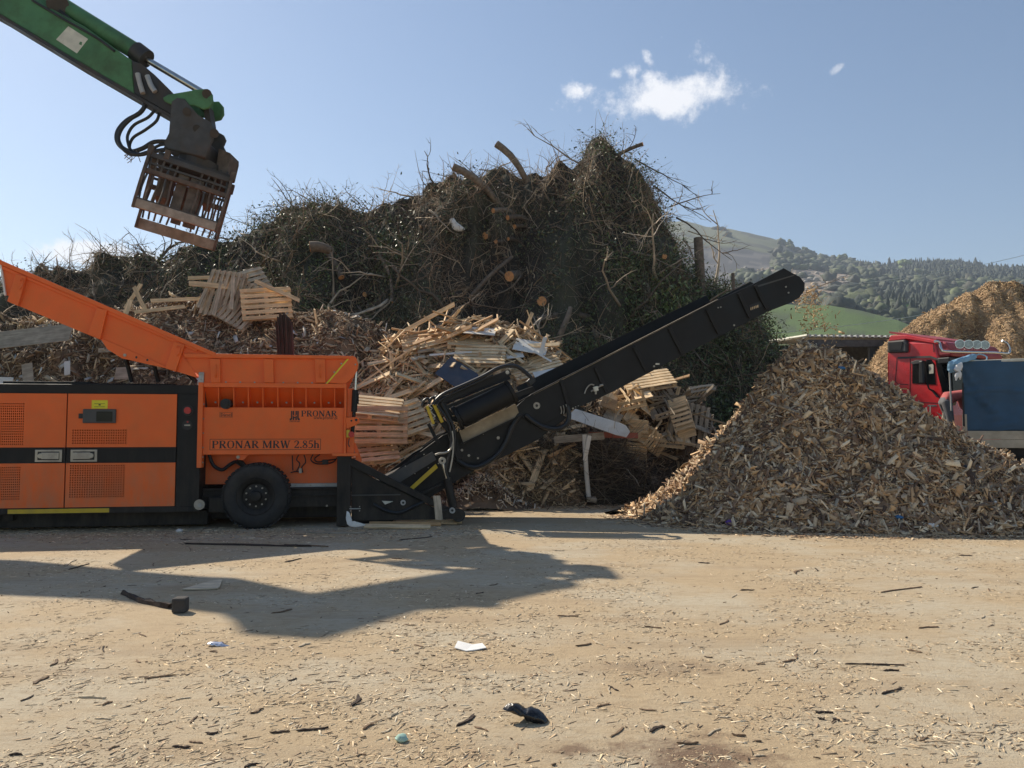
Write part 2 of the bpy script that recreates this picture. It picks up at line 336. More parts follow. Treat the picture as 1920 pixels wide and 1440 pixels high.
def sans(s, x, z, h, y, name, m_, parent):
    cu = bpy.data.curves.new(name, 'FONT'); cu.body = s; cu.size = h; cu.extrude = .0008
    o = bpy.data.objects.new('tmp', cu); col.objects.link(o); dg = bpy.context.evaluated_depsgraph_get(); dg.update()
    me = bpy.data.meshes.new_from_object(o.evaluated_get(dg)); bpy.data.objects.remove(o)
    me.transform(Matrix.Rotation(math.pi/2, 4, 'X')); me.materials.clear(); me.materials.append(m_)
    w = max(v.co.x for v in me.vertices)
    ob = bpy.data.objects.new(name, me); col.objects.link(ob); ob.parent = parent; ob.location = (x, y, z); return ob, w
def frame_mb(x0, x1, z0, z1, y, t=.006):
    mb = MB(); mb.box(x0, x1, y, y+.002, z0, z0+t); mb.box(x0, x1, y, y+.002, z1-t, z1)
    mb.box(x0, x0+t, y, y+.002, z0+t, z1-t); mb.box(x1-t, x1, y, y+.002, z0+t, z1-t); return mb

# ============================================================ THE SHREDDER
YAW = R(9)
MF = Frame((-4.3, 13.45, 0), YAW)
shred = empty('wood_shredder', MF.O, YAW, 'orange and black mobile wood shredder with raised feed hopper and long rising discharge belt', 'shredder')
WID = 2.45
def sx(px, d=0, py=800): return MF(px, py, d).x
def zz(py, px=300, d=0): return MF(px, py, d).z
# engine module
xl, xr = sx(-330), sx(376); zt, zb = zz(721.5), zz(961)
fr = MB()
yd0, yd1, yu0, yu1 = zz(950.5,200), zz(868,200), zz(838.5,200), zz(738.5,200)
fr.box(xl, xr, .03, WID, zb, zt)
fr.build('engine_housing', M['black'], shred, bevel=.012)
fr = MB()
fr.box(xl, xr, 0, .028, yu1+.006, zt-.004); fr.box(xl, xr, 0, .028, zb+.004, yd0-.006); fr.box(sx(332.5), xr-.002, 0, .028, yd0-.006, yu1+.006)
fr.build('housing_frame', M['black'], shred, bevel=.006)
lid = MB(); lid.box(sx(8,.3,715), sx(172,.3,715), .25, 2.1, zt+.001, zt+.055); lid.box(sx(172,.3,715)+.01, sx(330,.3,715), .25, 2.1, zt+.001, zt+.03)
for i in range(26): lid.box(sx(205,.3,715)+i*.042, sx(205,.3,715)+i*.042+.022, .22, .249, zt+.004, zt+.032)
lid.build('roof_cover', M['black'], shred, bevel=.006)
chs = MB(); chs.box(xl, sx(384), .35, 2.1, zz(985,300,.35), zb-.002); chs.box(sx(0), sx(20), .2, .34, zb-.12, zb)
chs.build('chassis_beam', M['steel_black'], shred, bevel=.01)

def perforated(x0, x1, z0, z1, nx, nz, y=0.0, depth=.03, fill=.56):
    """sheet with real square holes, a dark backing behind"""
    mb = MB(); cw = (x1-x0)/nx; ch = (z1-z0)/nz; a = cw*(1-fill)/2; b = ch*(1-fill)/2
    for i in range(nx):
        for j in range(nz):
            X, Z = x0+i*cw, z0+j*ch
            o = [(X,y,Z),(X+cw,y,Z),(X+cw,y,Z+ch),(X,y,Z+ch)]
            q = [(X+a,y,Z+b),(X+cw-a,y,Z+b),(X+cw-a,y,Z+ch-b),(X+a,y,Z+ch-b)]
            r = [(p[0],y+depth,p[2]) for p in q]
            mb.add(o+q+r, [(0,1,5,4),(1,2,6,5),(2,3,7,6),(3,0,4,7),(4,5,9,8),(5,6,10,9),(6,7,11,10),(7,4,8,11)])
    return mb
def panel_cut(x0, x1, z0, z1, hole, y=0.0, th=.02):
    mb = MB()
    if not hole: return mb.box(x0, x1, y, y+th, z0, z1)
    a, b, c, d = hole
    for (p, q, r, s) in ((x0,x1,z0,c),(x0,x1,d,z1),(x0,a,c,d),(b,x1,c,d)):
        if q-p > .002 and s-r > .002: mb.box(p, q, y, y+th, r, s)
    return mb
def door(x0, x1, v_up, v_lo, hx, flip):
    d = MB(); d.box(x0, x1, .004, .028, yd1+.003, yu0-.003); band = d.build('door', M['black'], shred, bevel=.003)
    for (z0, z1, v) in ((yu0, yu1, v_up), (yd0, yd1, v_lo)):
        for va in ([v] if v else [None]):
            panel_cut(x0+.004, x1-.004, z0, z1, va and (va[0], va[1], va[2], va[3]), -.006, .034).build('door_panel', M['orange'], band)
            if va:
                perforated(va[0], va[1], va[2], va[3], va[4], va[5], -.006).build('vent_grille', M['orange'], band)
    hz0, hz1 = zz(866, 130), zz(843, 130); a, b = hx
    h = MB(); h.box(a, b, -.008, .003, hz0, hz1); h.build('handle_plate', M['silver'], band, bevel=.006)
    h = MB(); w = b-a; s0 = a+.1*w; s1 = b-.1*w
    h.box(s0+.15*w, s1, -.03, -.009, hz0+.045, hz1-.045) if not flip else h.box(s0, s1-.15*w, -.03, -.009, hz0+.045, hz1-.045)
    h.cyl((s0+.12*w if not flip else s1-.12*w, -.034, (hz0+hz1)/2), (s0+.12*w if not flip else s1-.12*w, -.009, (hz0+hz1)/2), .042, 18)
    h.build('door_handle', M['silver'], band, bevel=.005)
    g = MB(); g.box(a+.04, b-.04, -.0095, -.0082, hz0+.03, hz1-.03)
    g.build('handle_recess', M['ink'], band)
    return band
xdiv = sx(125)
vz = lambda a, b: (zz(b,100), zz(a,100))
door(sx(-140), xdiv-.006, (sx(-45), sx(45.5), *vz(755,835), 24, 17), (sx(-45), sx(42), *vz(874,937), 24, 14), (sx(67.5), sx(118)), False)
door(xdiv+.006, sx(331), (sx(135.5), sx(239), *vz(804.5,833.5), 23, 6), (sx(133), sx(237), *vz(871.5,934.5), 23, 14), (sx(134), sx(184)), True)
MB().box(sx(171),sx(201),-.009,-.0065,zz(766.5),zz(751)).build('warning_sticker', M['ysticker'], shred)
w = MB(); w.box(sx(176),sx(196),-.0105,-.0095,zz(757.6),zz(757)); w.box(sx(176),sx(196),-.0105,-.0095,zz(763.4),zz(762.8)); w.box(sx(184),sx(188),-.0105,-.0095,zz(760.8),zz(758.4)); w.build('sticker_print', M['ink'], shred)
cb = MB(); cb.box(sx(156),sx(218),-.045,-.0065,zz(793.5),zz(767.5)); cb.build('display_box', M['dgrey'], shred, bevel=.012)
cb = MB(); cb.box(sx(182),sx(212),-.049,-.0455,zz(790.5),zz(772)); cb.build('display_window', M['glass'], shred)
cb = MB(); cb.box(sx(148),sx(156.5),-.03,-.0065,zz(785),zz(776)); cb.build('box_hinge', M['ink'], shred)
def disc(x, z, r, y0, y1, name, m_, n=20, bv=0):
    o = MB().cyl((x, y0, z), (x, y1, z), r, n).build(name, m_, shred, smooth=True); return o
disc(sx(352), zz(769.5), .085, -.018, .0, 'emergency_stop_collar', M['ink']); disc(sx(352), zz(769.5), .056, -.055, -.0185, 'emergency_stop_button', M['red'])
disc(sx(351), zz(797), .08, -.014, .0, 'key_switch', M['ink']); disc(sx(352), zz(791), .014, -.02, -.0145, 'switch_light', M['red'])
MB().box(sx(346),sx(357),-.022,-.0145,zz(798.5),zz(796)).build('switch_key', M['silver'], shred)
MB().box(sx(20),sx(209),-.004,-.0005,zz(962,120),zz(954,120)).build('yellow_strip', M['yellow'], shred)
disc(sx(377,-.02), zz(946,377), .085, -.03, .0, 'jack_socket_cap', M['silver']); disc(sx(379), zz(947,377), .032, -.045, -.0305, 'cap_bolt', M['galv'])
# --- shredding chamber side
zc0, zc1 = zz(852,500), zz(764,500); zc2, zc3 = zz(727,500), zz(718.5,500)
xa, xb = sx(381), sx(645)
MB().box(xa, xb, .0, .03, zc0, zc1).build('side_panel', M['orange'], shred, bevel=.006)
MB().box(sx(371.5), xa-.001, -.06, .12, zz(877,380), zc3).build('side_flange', M['orange'], shred, bevel=.01)
MB().box(xa, sx(649), -.05, .10, zc2, zc3).build('top_flange', M['orange'], shred, bevel=.006)
MB().box(xb+.001, sx(649.5), -.05, .12, zc0-.01, zc2-.001).build('side_flange', M['orange'], shred, bevel=.01)
bp = MB(); bp.add([(xa,.30,zc1-.01),(xb,.30,zc1-.01),(xb,.05,zc2+.02),(xa,.05,zc2+.02)], [(0,1,2,3)]); bp.box(xa, xb, .03, .30, zc1-.03, zc1-.012); bp.box(xa, xb, .31, .33, zc1-.2, zc2+.3)
bp.build('sloped_plate', M['orange'], shred)
ribx = [408.7,437,464.5,492,520,547.5,573,601,627]
for px in ribx:
    x = sx(px); MB().prism([(0,0)],0,0) if False else None
    r = MB(); r.add([(x-.008,.29,zc1),(x-.008,.03,zc1),(x-.008,-.03,zc2),(x-.008,.06,zc2),(x+.008,.29,zc1),(x+.008,.03,zc1),(x+.008,-.03,zc2),(x+.008,.06,zc2)],
        [(0,1,2,3),(7,6,5,4),(1,0,4,5),(2,1,5,6),(3,2,6,7),(0,3,7,4)]); r.build('stiffener_rib', M['orange'], shred)
bolt_me = MB().cyl((0,-.02,0),(0,0,0),.019,6); bolt0 = None
def bolt(x, y, z, s=1.0, parent=None):
    global bolt0
    if bolt0 is None:
        o = bolt_me.build('bolt', M['silver'], shred); bolt0 = o
    else: o = bolt0.copy(); col.objects.link(o)
    o.parent = parent or shred; o.location = (x, y, z); o.scale = (s, 1, s); return o
for a, b in zip([388]+ribx, ribx+[645]): bolt(sx((a+b)/2), .22, zc1+.09, .9)
for py in (758,785,812,839,857,867): bolt(sx(381.5), -.0, zz(py,381), .7)
for px in range(395, 640, 27): bolt(sx(px), .01, zc3+.012, .8)
disc(sx(424), zz(757.5,424), .085, -.10, .10, 'fuel_cap', M['ink']); MB().cyl((sx(424),-.13,zz(757.5,424)),(sx(424),-.1,zz(757.5,424)),.06,8).build('fuel_cap_grip', M['rubber'], shred)
# lettering
x0, x1, z0, z1 = sx(394), sx(602), zz(843.5,500), zz(823,500)
frame_mb(x0, x1, z0, z1, -.003, .007).build('name_plate_border', M['ink'], shred)
text_mb('PRONAR MRW 2.85h', x0+.03, z0+.028, (z1-z0)-.056, x1-x0-.05, 0).build('model_lettering', M['ink'], shred)
x0, x1, z0, z1 = sx(411.5), sx(435.5), zz(782.5,424), zz(773,424)
frame_mb(x0, x1, z0, z1, -.003, .004).build('fuel_label_border', M['ink'], shred)
text_mb('Diesel', x0+.012, z0+.014, (z1-z0)-.028, x1-x0-.02, 0).build('fuel_lettering', M['ink'], shred)
text_mb('PRONAR', sx(564), zz(781,600), zz(770,600)-zz(781,600), sx(631.5)-sx(564), 0).build('maker_lettering', M['ink'], shred)
o, w_ = sans('www.pronar.pl', sx(588), zz(785.8,600), .062, -.002, 'web_address', M['ink'], shred); o.scale = ((sx(632)-sx(588))/w_, 1, 1.15)
text_mb('PRONAR', sx(543), zz(791.5,550), .026, sx(562)-sx(543), 0).build('logo_lettering', M['ink'], shred)
def logo(x, z, w, h, parent, m_, y=0.0):
    g = MB()
    for sgn in (-1, 1):
        X = lambda t: x + w/2 + sgn*t*w
        S = lambda pts: g.add([(X(a), y-.0022, z+b*h) for a, b in pts], [tuple(range(len(pts)))])
        S([(.06,1),(.2,1),(.2,.62),(.06,.44)]); S([(.24,1),(.38,1),(.38,.22),(.5,.18),(.5,.0),(.32,.02),(.24,.14)])
        S([(.02,.34),(.2,.52),(.2,.0),(.06,.0),(.06,.24),(.0,.2),(.0,.32)])
    return g.build('maker_emblem', m_, parent)
logo(sx(543), zz(788,552), sx(562)-sx(543), zz(770.5,552)-zz(788,552), shred, M['ink'])
# lower hull
MB().box(sx(386,.45), sx(640,.45), .45, WID-.3, zz(907,500,.45), zc0+.3).build('lower_hull', M['orange'], shred)
MB().box(sx(540,.4), sx(636,.4), .36, .449, zz(912.5,600,.4), zz(906,600,.4)).build('hull_ledge', M['galv'], shred)
MB().box(sx(386,.42), sx(640,.42), .36, .46, zz(912.5,600,.4)-.03, zz(913,600,.4)).build('chassis_rail', M['steel_black'], shred)
c = MB(); c.box(sx(378,.3), sx(640,.3), .30, 2.0, .32, zz(914,500,.4)-.03); c.box(sx(378,.3), sx(640,.3), .27, .299, .62, .66); c.box(sx(378,.3), sx(640,.3), .27, .299, .50, .54)
c.box(sx(380,.3), sx(640,.3), .7, 1.9, .10, .319)  # low box added under the chassis to hide the lit ground beyond
c.build('chassis_beam', M['steel_black'], shred, bevel=.01)
for px in (556, 584, 612): bolt(sx(px,.36), .35, zz(909,600,.4), .8)
bolt(sx(615,.3), .27, zz(948,615,.3), 1.0)
# lift bracket, hoses under the chamber
b = MB(); b.prism(MF.poly([(440,852),(466,852),(456,863),(447,862)], .1), .1, .14); b.build('lift_bracket', M['orange'], shred)
bolt(sx(448,.1), .09, zz(857,448,.1), 1.6)
def Mp(px, py, d=0): return MF(px, py, d)
def smooth_pts(pts, k=5):
    out = []; n = len(pts); pts = [Vector(p) for p in pts]
    for i in range(n-1):
        p0, p1, p2, p3 = pts[max(i-1,0)], pts[i], pts[i+1], pts[min(i+2,n-1)]
        for j in range(k):
            t = j/k; out.append(.5*((2*p1)+(-p0+p2)*t+(2*p0-5*p1+4*p2-p3)*t*t+(-p0+3*p1-3*p2+p3)*t**3))
    return out+[pts[-1]]
def hose(pts, d, r, parent=shred, m_='hose', name='hydraulic_hose', F_=None):
    F_ = F_ or MF
    p3 = [F_(p[0], p[1], d if len(p) < 3 else p[2]) for p in pts]
    return MB().tube(smooth_pts(p3), r, 8).build(name, M[m_], parent, smooth=True)
hose([(392,852),(400,872),(416,881),(430,872),(442,866),(452,872)], .3, .03)
MB().cyl(Mp(447,862,.25), Mp(470,890,.35), .05, 14).build('lift_cylinder', M['steel_black'], shred, smooth=True)
for pts in ([(587,852),(583,862),(592,869),(610,870),(625,866),(632,858)], [(600,852),(590,860),(596,866),(615,863),(630,861)], [(560,853),(556,862),(562,870),(556,884)], [(570,853),(573,866),(566,876),(568,886)], [(545,886),(556,884),(566,886)], [(548,854),(549,882)]):
    hose(pts, .38, .010)
c = MB(); c.box(sx(605,.35), sx(616,.35), .33, .4, zz(871,610,.35), zz(862,610,.35)); c.build('valve_block', M['ink'], shred, bevel=.004)
c = MB(); c.box(sx(562,.35), sx(567,.35), .33, .4, zz(887,565,.35), zz(878,565,.35)); c.build('pipe_clamp', M['silver'], shred)
# wheel
wx, wz, wr = sx(479,-.02,932), .535, .535
wh = MB().lathe((wx,-.02,wz), [(.30,.02),(.34,-.01),(.40,-.025),(.46,-.02),(.505,.01),(.53,.05),(.535,.12),(.535,.30),(.53,.36),(.50,.40),(.44,.42),(.32,.42)], 56).build('wheel', M['rubber'], shred, smooth=True)
tr = MB()
for k in range(40):
    a = 2*math.pi*k/40; ca, sa = math.cos(a), math.sin(a)
    for (y0, y1) in ((.0,.1),(.14,.24),(.28,.38)):
        tr.obox((wx+ca*(wr+.004), (y0+y1)/2, wz+sa*(wr+.004)), (ca,0,sa), (0,1,0), (-sa,0,ca), (.026,y1-y0,.055))
tr.build('tread_block', M['rubber'], wh)['kind'] = 'stuff'
MB().lathe((wx,-.02,wz), [(.0,.03),(.09,.03),(.095,.06),(.12,.075),(.21,.075),(.24,.03),(.27,.02),(.30,.0),(.315,.01),(.318,.05)], 40).build('wheel_rim', M['black'], wh, smooth=True)
MB().lathe((wx,-.02,wz), [(0,-.02),(.06,-.02),(.085,-.01),(.09,.03)], 24).build('wheel_hub', M['black'], wh, smooth=True)
for k in range(10):
    a = 2*math.pi*(k+.5)/10; bo = bolt(wx+.165*math.cos(a), .055, wz+.165*math.sin(a), .8, wh); bo.name = 'wheel_nut'
MB().box(sx(392,.1), sx(424,.1), .15, .3, zz(962,410,.1), zz(932,410,.1)).build('axle_arm', M['steel_black'], shred, bevel=.02)
# --- feed hopper: box with ribs, and the raised wing
hop = MB()
poly = MF.poly([(345,671),(662,671),(640,718.5),(384,718.5)])
hop.prism(poly, 0, .02); hopper = hop.build('feed_hopper', M['orange'], shred)
MB().prism(poly, WID, WID+.02).build('far_side', M['orange'], hopper)
fl = MB(); a, b_, c_, d_ = poly
fl.add([(poly[i][0], y, poly[i][1]) for y in (.02, WID) for i in range(4)], [(2,3,7,6)] if True else [])
fl.build('hopper_floor', M['orange'], hopper)
MB().prism(MF.poly([(343,662.5),(656,667.5),(656,673.5),(348,671.5)]), -.05, .06).build('top_rail', M['orange'], hopper, bevel=.012)
MB().prism(MF.poly([(343,662.5),(656,667.5),(656,673.5),(348,671.5)]), WID-.05, WID+.06).build('top_rail', M['orange'], hopper, bevel=.012)
for (p, q) in ((395,414),(494.5,513.5),(590.5,610)):
    r = MB().prism(MF.poly([(p,673.5),(q,673.8),(q+1,718),(p+2,718)]), -.07, -.001).build('hopper_rib', M['orange'], hopper, bevel=.01)
for px in (404.5, 600.5):
    MB().tube([Mp(px,684,-.075)+Vector((0,0,0)), Mp(px,690,-.11), Mp(px,702,-.11), Mp(px,708,-.075)], .011, 6).build('lifting_eye', M['orange'], hopper)
MB().box(sx(372.5,-.03,705), sx(382.5,-.03,705), -.04, -.002, zz(717.5,377), zz(698,377)).build('latch_plate', M['galv'], hopper, bevel=.01)
for py in (702, 712): bolt(sx(377.5,-.03,705), -.04, zz(py,377), .7, hopper)
# right end flap of the hopper
fp = MB().prism(MF.poly([(613,718),(655,668.5),(661,667),(668,671),(672,683),(670,695),(662,708),(648,720)]), -.03, .05); flap = fp.build('end_flap', M['orange'], hopper, bevel=.008)
MB().prism(MF.poly([(611.5,719),(613.5,720.5),(656.5,671),(654.5,669)]), -.036, -.031).build('flap_edge_strip', M['ysticker'], flap)
for k in range(4): 
    MB().prism(MF.poly([(628+6*k,712-2*k),(630+6*k,713-2*k),(651+3*k,690-2*k),(649+3*k,689-2*k)]), -.037, -.031).build('flap_rib', M['orange'], flap)
MB().add([tuple(Mp(655,668.5,.05)), tuple(Mp(613,718,.05)), tuple(Mp(613,718,WID)), tuple(Mp(655,668.5,WID))], [(0,1,2,3)]).build('end_wall', M['orange'], hopper)
for (px,py) in ((640,682),(627,698),(666.5,683.5)): bolt(*Mp(px,py,-.035), .8, hopper)
# rear corner post with hydraulic ram
MB().box(sx(650), sx(664), .02, .2, zc0-.05, zc2).build('corner_post', M['orange'], shred, bevel=.01)
MB().box(sx(624), sx(672), -.07, .2, zz(855,650), zz(849.5,650)).build('foot_flange', M['orange'], shred, bevel=.005)
MB().cyl(Mp(668,690,.0), Mp(666.3,733,.0), .022, 12).build('ram_rod', M['chrome'], shred, smooth=True)
MB().cyl(Mp(666,731,.0), Mp(664,772,.0), .05, 16).build('ram_cylinder', M['black'], shred, smooth=True)
MB().cyl(Mp(664,772,.0), Mp(661,812,.0), .03, 12).build('ram_base', M['black'], shred, smooth=True)
MB().box(*[sx(667),sx(672)], .0, .06, zz(757,670), zz(738,670)).build('ram_guard', M['black'], shred)
br = MB().prism(MF.poly([(649,783),(668,782),(674,786),(674.5,792),(668,797),(650,804)]), -.06, -.04).build('ram_bracket', M['orange'], shred, bevel=.004)
disc(sx(659), zz(789,659), .016, -.064, -.0605, 'bracket_hole', M['ink'], 12); disc(sx(668), zz(787.5,668), .022, -.066, -.0605, 'bracket_hole', M['ink'], 12)
disc(sx(659,-.05), zz(814.5,659), .05, -.09, -.03, 'tail_lamp', M['red']); MB().box(sx(650),sx(656), -.07,-.02, zz(820,653), zz(806,653)).build('lamp_bracket', M['yellow'], shred)
hose([(655,822),(653,832),(656,838)], -.04, .008)
MB().prism(MF.poly([(662,828),(667,832),(678,862),(676,880),(668,868)]), .1, .14).build('rear_guard', M['orange'], shred)
# rear black frame: post, sloping beam, skirt plates
MB().box(sx(633), sx(659), -.03, .25, .02, zc0-.02).build('rear_post', M['steel_black'], shred, bevel=.012)
MB().prism(MF.poly([(657,861),(664,861),(842,952),(872,966),(866,976),(838,962),(657,874)], -.02), -.02, .10).build('sloping_beam', M['steel_black'], shred, bevel=.012)
sk = MB().prism(MF.poly([(659,872),(700,896),(770,931),(836,963),(836,974),(659,976)], .04), .04, .07).build('rear_skirt', M['steel_black'], shred)
MB().box(sx(655), sx(752), .0, .039, zz(929.5,700), zz(927.5,700)).build('skirt_rail', M['dgrey'], shred)
text_mb('PRONAR', sx(681,.04), zz(920.5,700,.04), .07, sx(718)-sx(681), .038).build('embossed_lettering', M['black'], shred)
logo(sx(658,.04), zz(922,665,.04), .1, .085, shred, M['black'], .038)
br = MB(); br.box(sx(657),sx(678), -.06,-.031, zz(954,668), zz(952.6,668)); br.build('tow_bar_pin', M['galv'], shred)
for px in (659, 676):
    for py in (949.5, 957.5): bolt(sx(px), -.03, zz(py,668), .6)
disc(sx(757,-.0), zz(942.5,757), .045, .0, .039, 'pivot_washer', M['galv']); disc(sx(757), zz(942.5,757), .02, -.01, -.0005, 'pivot_bolt', M['ink'])
MB().prism(MF.poly([(716,939),(737,940),(722,946)], .03), .02, .038).build('torn_label', M['cream'], shred)
hose([(700,945),(725,958),(750,961),(775,950),(800,938)], .02, .03)
MB().cyl(Mp(860,966,-.05), Mp(860,966,.3), .115, 24).build('ground_roller', M['steel_black'], shred, smooth=True)
MB().prism(MF.poly([(822,958),(850,953),(866,957),(866,972),(822,974)], -.05), -.06, .02).build('foot_plate', M['steel_black'], shred, bevel=.01)
disc(sx(848,-.08,955), zz(957,848,-.08), .05, -.10, -.0605, 'foot_pin', M['galv']); disc(sx(848,-.1,955), zz(957,848,-.1), .022, -.108, -.1005, 'pin_bolt', M['ink'])
# =============================== discharge conveyor (part) and its pieces
D0, D1 = .50, 1.95
low = [(672,936),(795,842),(830,816),(852,808),(966,770),(1000,742),(1063,783),(1006,826),(952,853),(900,876),(846,908),(700,1000),(660,985)]
up = [(955,773),(996,738.5),(1345,563),(1411,533),(1469.6,502.6),(1488,513),(1500,519),(1509,531),(1509,544),(1499,558),(1483,567.5),(1440,584),(1282,665),(1150,734),(1069,771),(1010,800)]
conv = MB().prism(MF.poly(up, D0), D0, D0+.05).build('discharge_conveyor', M['black'], shred, bevel=.006)
MB().prism(MF.poly(low, D0+.012), D0+.012, D0+.055).build('lower_side_plate', M['black'], conv, bevel=.006)
# far side plates sit at the same height along the belt; built in local coordinates
far_up = [(v.x, v.z) for v in (MF(x, y, D0) for x, y in up)]
MB().prism(far_up, D1, D1+.05).build('far_side_plate', M['black'], conv)
far_lo = [(v.x, v.z) for v in (MF(x, y, D0) for x, y in low[:6]+low[6:9])]
MB().prism(far_lo, D1, D1+.05).build('far_side_plate', M['black'], conv)
def cv(px, py, d=D0): return MF(px, py, d)
# the far board stands a little higher
e0, e1 = cv(1000,736), cv(1388,548); up_n = Vector((-(e1-e0).z, 0, (e1-e0).x)).normalized()
q = [e0, e1, e1+up_n*.20, e0+up_n*.20]
MB().prism([(v.x, v.z) for v in q], D1-.03, D1-.002).build('far_side_board', M['black'], conv)
# belt
a, b = cv(700,915), cv(1480,540); u = (b-a).normalized()
bl = MB(); bl.obox((a+b)/2+Vector((0,(D1-D0)/2,0)), u, (0,1,0), Vector((-u.z,0,u.x)), ((b-a).length, D1-D0-.15, .12)); bl.build('belt', M['rubber'], conv)
MB().cyl(cv(1478,541)+Vector((0,.06,0)), cv(1478,541)+Vector((0,D1-D0-.05,0)), .22, 24).build('head_drum', M['steel_black'], conv, smooth=True)
for (x0_,y0_,x1_,y1_) in ((1052,711,1069,770),(1116,687.5,1140,738),(1188.6,648,1214,697),(1255,614,1281,664),(1326,578.5,1350,627),(1385.6,548,1408,596),(1416,533,1439.5,580)):
    p, q = cv(x0_,y0_,D0-.04), cv(x1_,y1_,D0-.04); uu = (q-p).normalized(); vv = Vector((-uu.z,0,uu.x))
    MB().obox((p+q)/2+Vector((0,.018,0)), uu, (0,1,0), vv, ((q-p).length-.03, .04, .075)).build('side_rib', M['steel_black'], conv, bevel=.01)
def edge(p, q, d, w, h, m_, name='edge_strip'):
    p, q = cv(*p, d), cv(*q, d); uu = (q-p).normalized(); vv = Vector((-uu.z,0,uu.x))
    return MB().obox((p+q)/2+vv*h/2, uu, (0,1,0), vv, ((q-p).length, w, h)).build(name, M[m_], conv)
edge((958,762),(1058,708.5), D0-.01, .07, .015, 'black'); edge((1000,740),(1345,563.5), D0+.03, .09, .022, 'timber_g', 'dusty_lit_edge'); edge((1058,709),(1345,563.5), D0-.02, .06, .012, 'black')  # pale strip: dusty top edge with its sunlit tone put into the colour
edge((1440,516),(1495,518), D0-.02, .02, .01, 'dgrey') if False else None
p = MF.poly([(1441,553),(1452,547),(1452,554),(1441,560)], D0-.001)
MB().prism(MF.poly([(1405,573),(1429,563),(1432,573),(1409,583)], D0-.004), D0-.006, D0-.001).build('inspection_slot', M['ink'], conv)
sl = MB()
for k in range(5):
    a_ = cv(1408+k*3.2, 579-k*1.2, D0-.01); sl.obox(a_, (1,0,.2), (0,1,0), (0,0,1), (.016,.01,.05))
sl.build('caught_splinter', M['timber'], conv)['kind'] = 'stuff'
MB().prism(MF.poly([(1418,536),(1489,515),(1489,517),(1419,539)], D0-.004), D0-.012, D0-.001).build('seam_strip', M['dgrey'], conv)
for (px,py,s) in ((1473,538,.9),(1478,549,.9),(1346,577,.7),(1351,576,.7),(1376,610,1),(1226,687,1),(1069,771-7,.0),(1074,766,1),(1079,763,.6),(1084,761,.5),(934,821,1.6),(866,844,1.3),(879,854,1.3),(896,859,1.0),(822,869,.6),(803,877,.5),(778,888,.5),(748,907,.5),(972,782,.6),(938,797,.5),(906,814,.5)):
    if s: bolt(*cv(px,py,D0-.002), s, conv)
for (px,py,r) in ((1006.5,760.5,.062),):
    MB().ring(cv(px,py,D0-.02), (0,1,0), .026, r, .02).build('bearing_ring', M['silver'], conv, smooth=True)
    MB().cyl(cv(px,py,D0-.012), cv(px,py,D0-.002), .05, 18).build('bearing_housing', M['ink'], conv)
MB().box(cv(1233,0).x if False else cv(1229,685,D0).x, cv(1236,685,D0).x, D0-.02, D0-.002, cv(1230,684).z, cv(1230,681).z).build('grease_tag', M['cream'], conv)
# valve on the side plate
v = MB(); c0 = cv(1117,729,D0-.04); v.obox(c0, (1,0,.25), (0,1,0), (-.25,0,1), (.085,.06,.085)); v.build('valve_block', M['cream'], conv, bevel=.01)
v = MB(); v.cyl(c0+Vector((-.09,0,-.05)), c0+Vector((.13,0,.08)), .014, 8); v.cyl(c0+Vector((0,0,-.1)), c0, .02, 8); v.cyl(c0+Vector((.08,0,.06)), c0+Vector((.14,0,.075)), .022, 8); v.build('valve_fitting', M['silver'], conv, smooth=True)
hose([(1096,738),(1100,728),(1107,721),(1114,722)], D0-.05, .012, conv, 'silver', 'valve_pipe')
for k, px in enumerate((1051,1056,1061)):
    hose([(px,762-2*k),(px+2,770-2*k),(px+1,776)], D0-.03, .012, conv, 'silver', 'hose_fitting')
# motor-side equipment over the lower end: drum guard, arms, covers, yellow posts
def cyl_px(a, b, d, r, name, m_, n=28): return MB().cyl(cv(*a, d), cv(*b, d), r, n).build(name, M[m_], conv, smooth=True)
cyl_px((862,782),(955,737), .25, .20, 'magnet_drum', 'black', 36); cyl_px((855,785.5),(861,782.6), .25, .225, 'drum_flange', 'steel_black', 28); cyl_px((955.5,736.8),(961,734), .25, .225, 'drum_flange', 'steel_black', 28)
def bar(a, b, d, w, h, m_, name, bev=.006):
    p, q = cv(*a, d), cv(*b, d); uu = (q-p).normalized(); vv = Vector((-uu.z,0,uu.x))
    return MB().obox((p+q)/2, uu, (0,1,0), vv, ((q-p).length, w, h)).build(name, M[m_], conv, bevel=bev)
bar((826,752),(956,698), .25, .14, .115, 'black', 'upper_arm'); bar((832,766),(950,718), .35, .10, .07, 'black', 'upper_arm'); bar((826,757),(955,706), 1.5, .1, .1, 'black', 'upper_arm')
bar((806,760),(846,812), .28, .12, .10, 'black', 'support_post'); bar((824,752),(858,800), .30, .12, .12, 'black', 'support_post'); bar((838,790),(862,860), .34, .10, .12, 'black', 'support_post')
bar((800.5,761),(813,795), .20, .05, .05, 'yellow', 'warning_strip'); bar((813.5,758),(829.5,792), .20, .04, .055, 'yellow', 'warning_strip')
bar((803,794),(822,832), .27, .05, .06, 'black', 'support_post')
for k in range(12):
    px, py = 809+random.uniform(-4,6)+k*.6, 764+k*2.2; MB().obox(cv(px,py,.19),(1,0,random.uniform(-1,1)),(0,1,0),(0,0,1),(.05,.02,.02)).build('hose_clip', M['silver'], conv) if k%2==0 else None
bg = MB().prism(MF.poly([(861,808),(967,757),(974,779),(869,832)], .42), .40, .43).build('belt_guard', M['beige'], conv, bevel=.004)
bar((866,832),(976,779), .37, .07, .02, 'steel_black', 'guard_edge', 0)
bar((960,744),(1000,729), .37, .16, .10, 'black', 'hinge_beam')
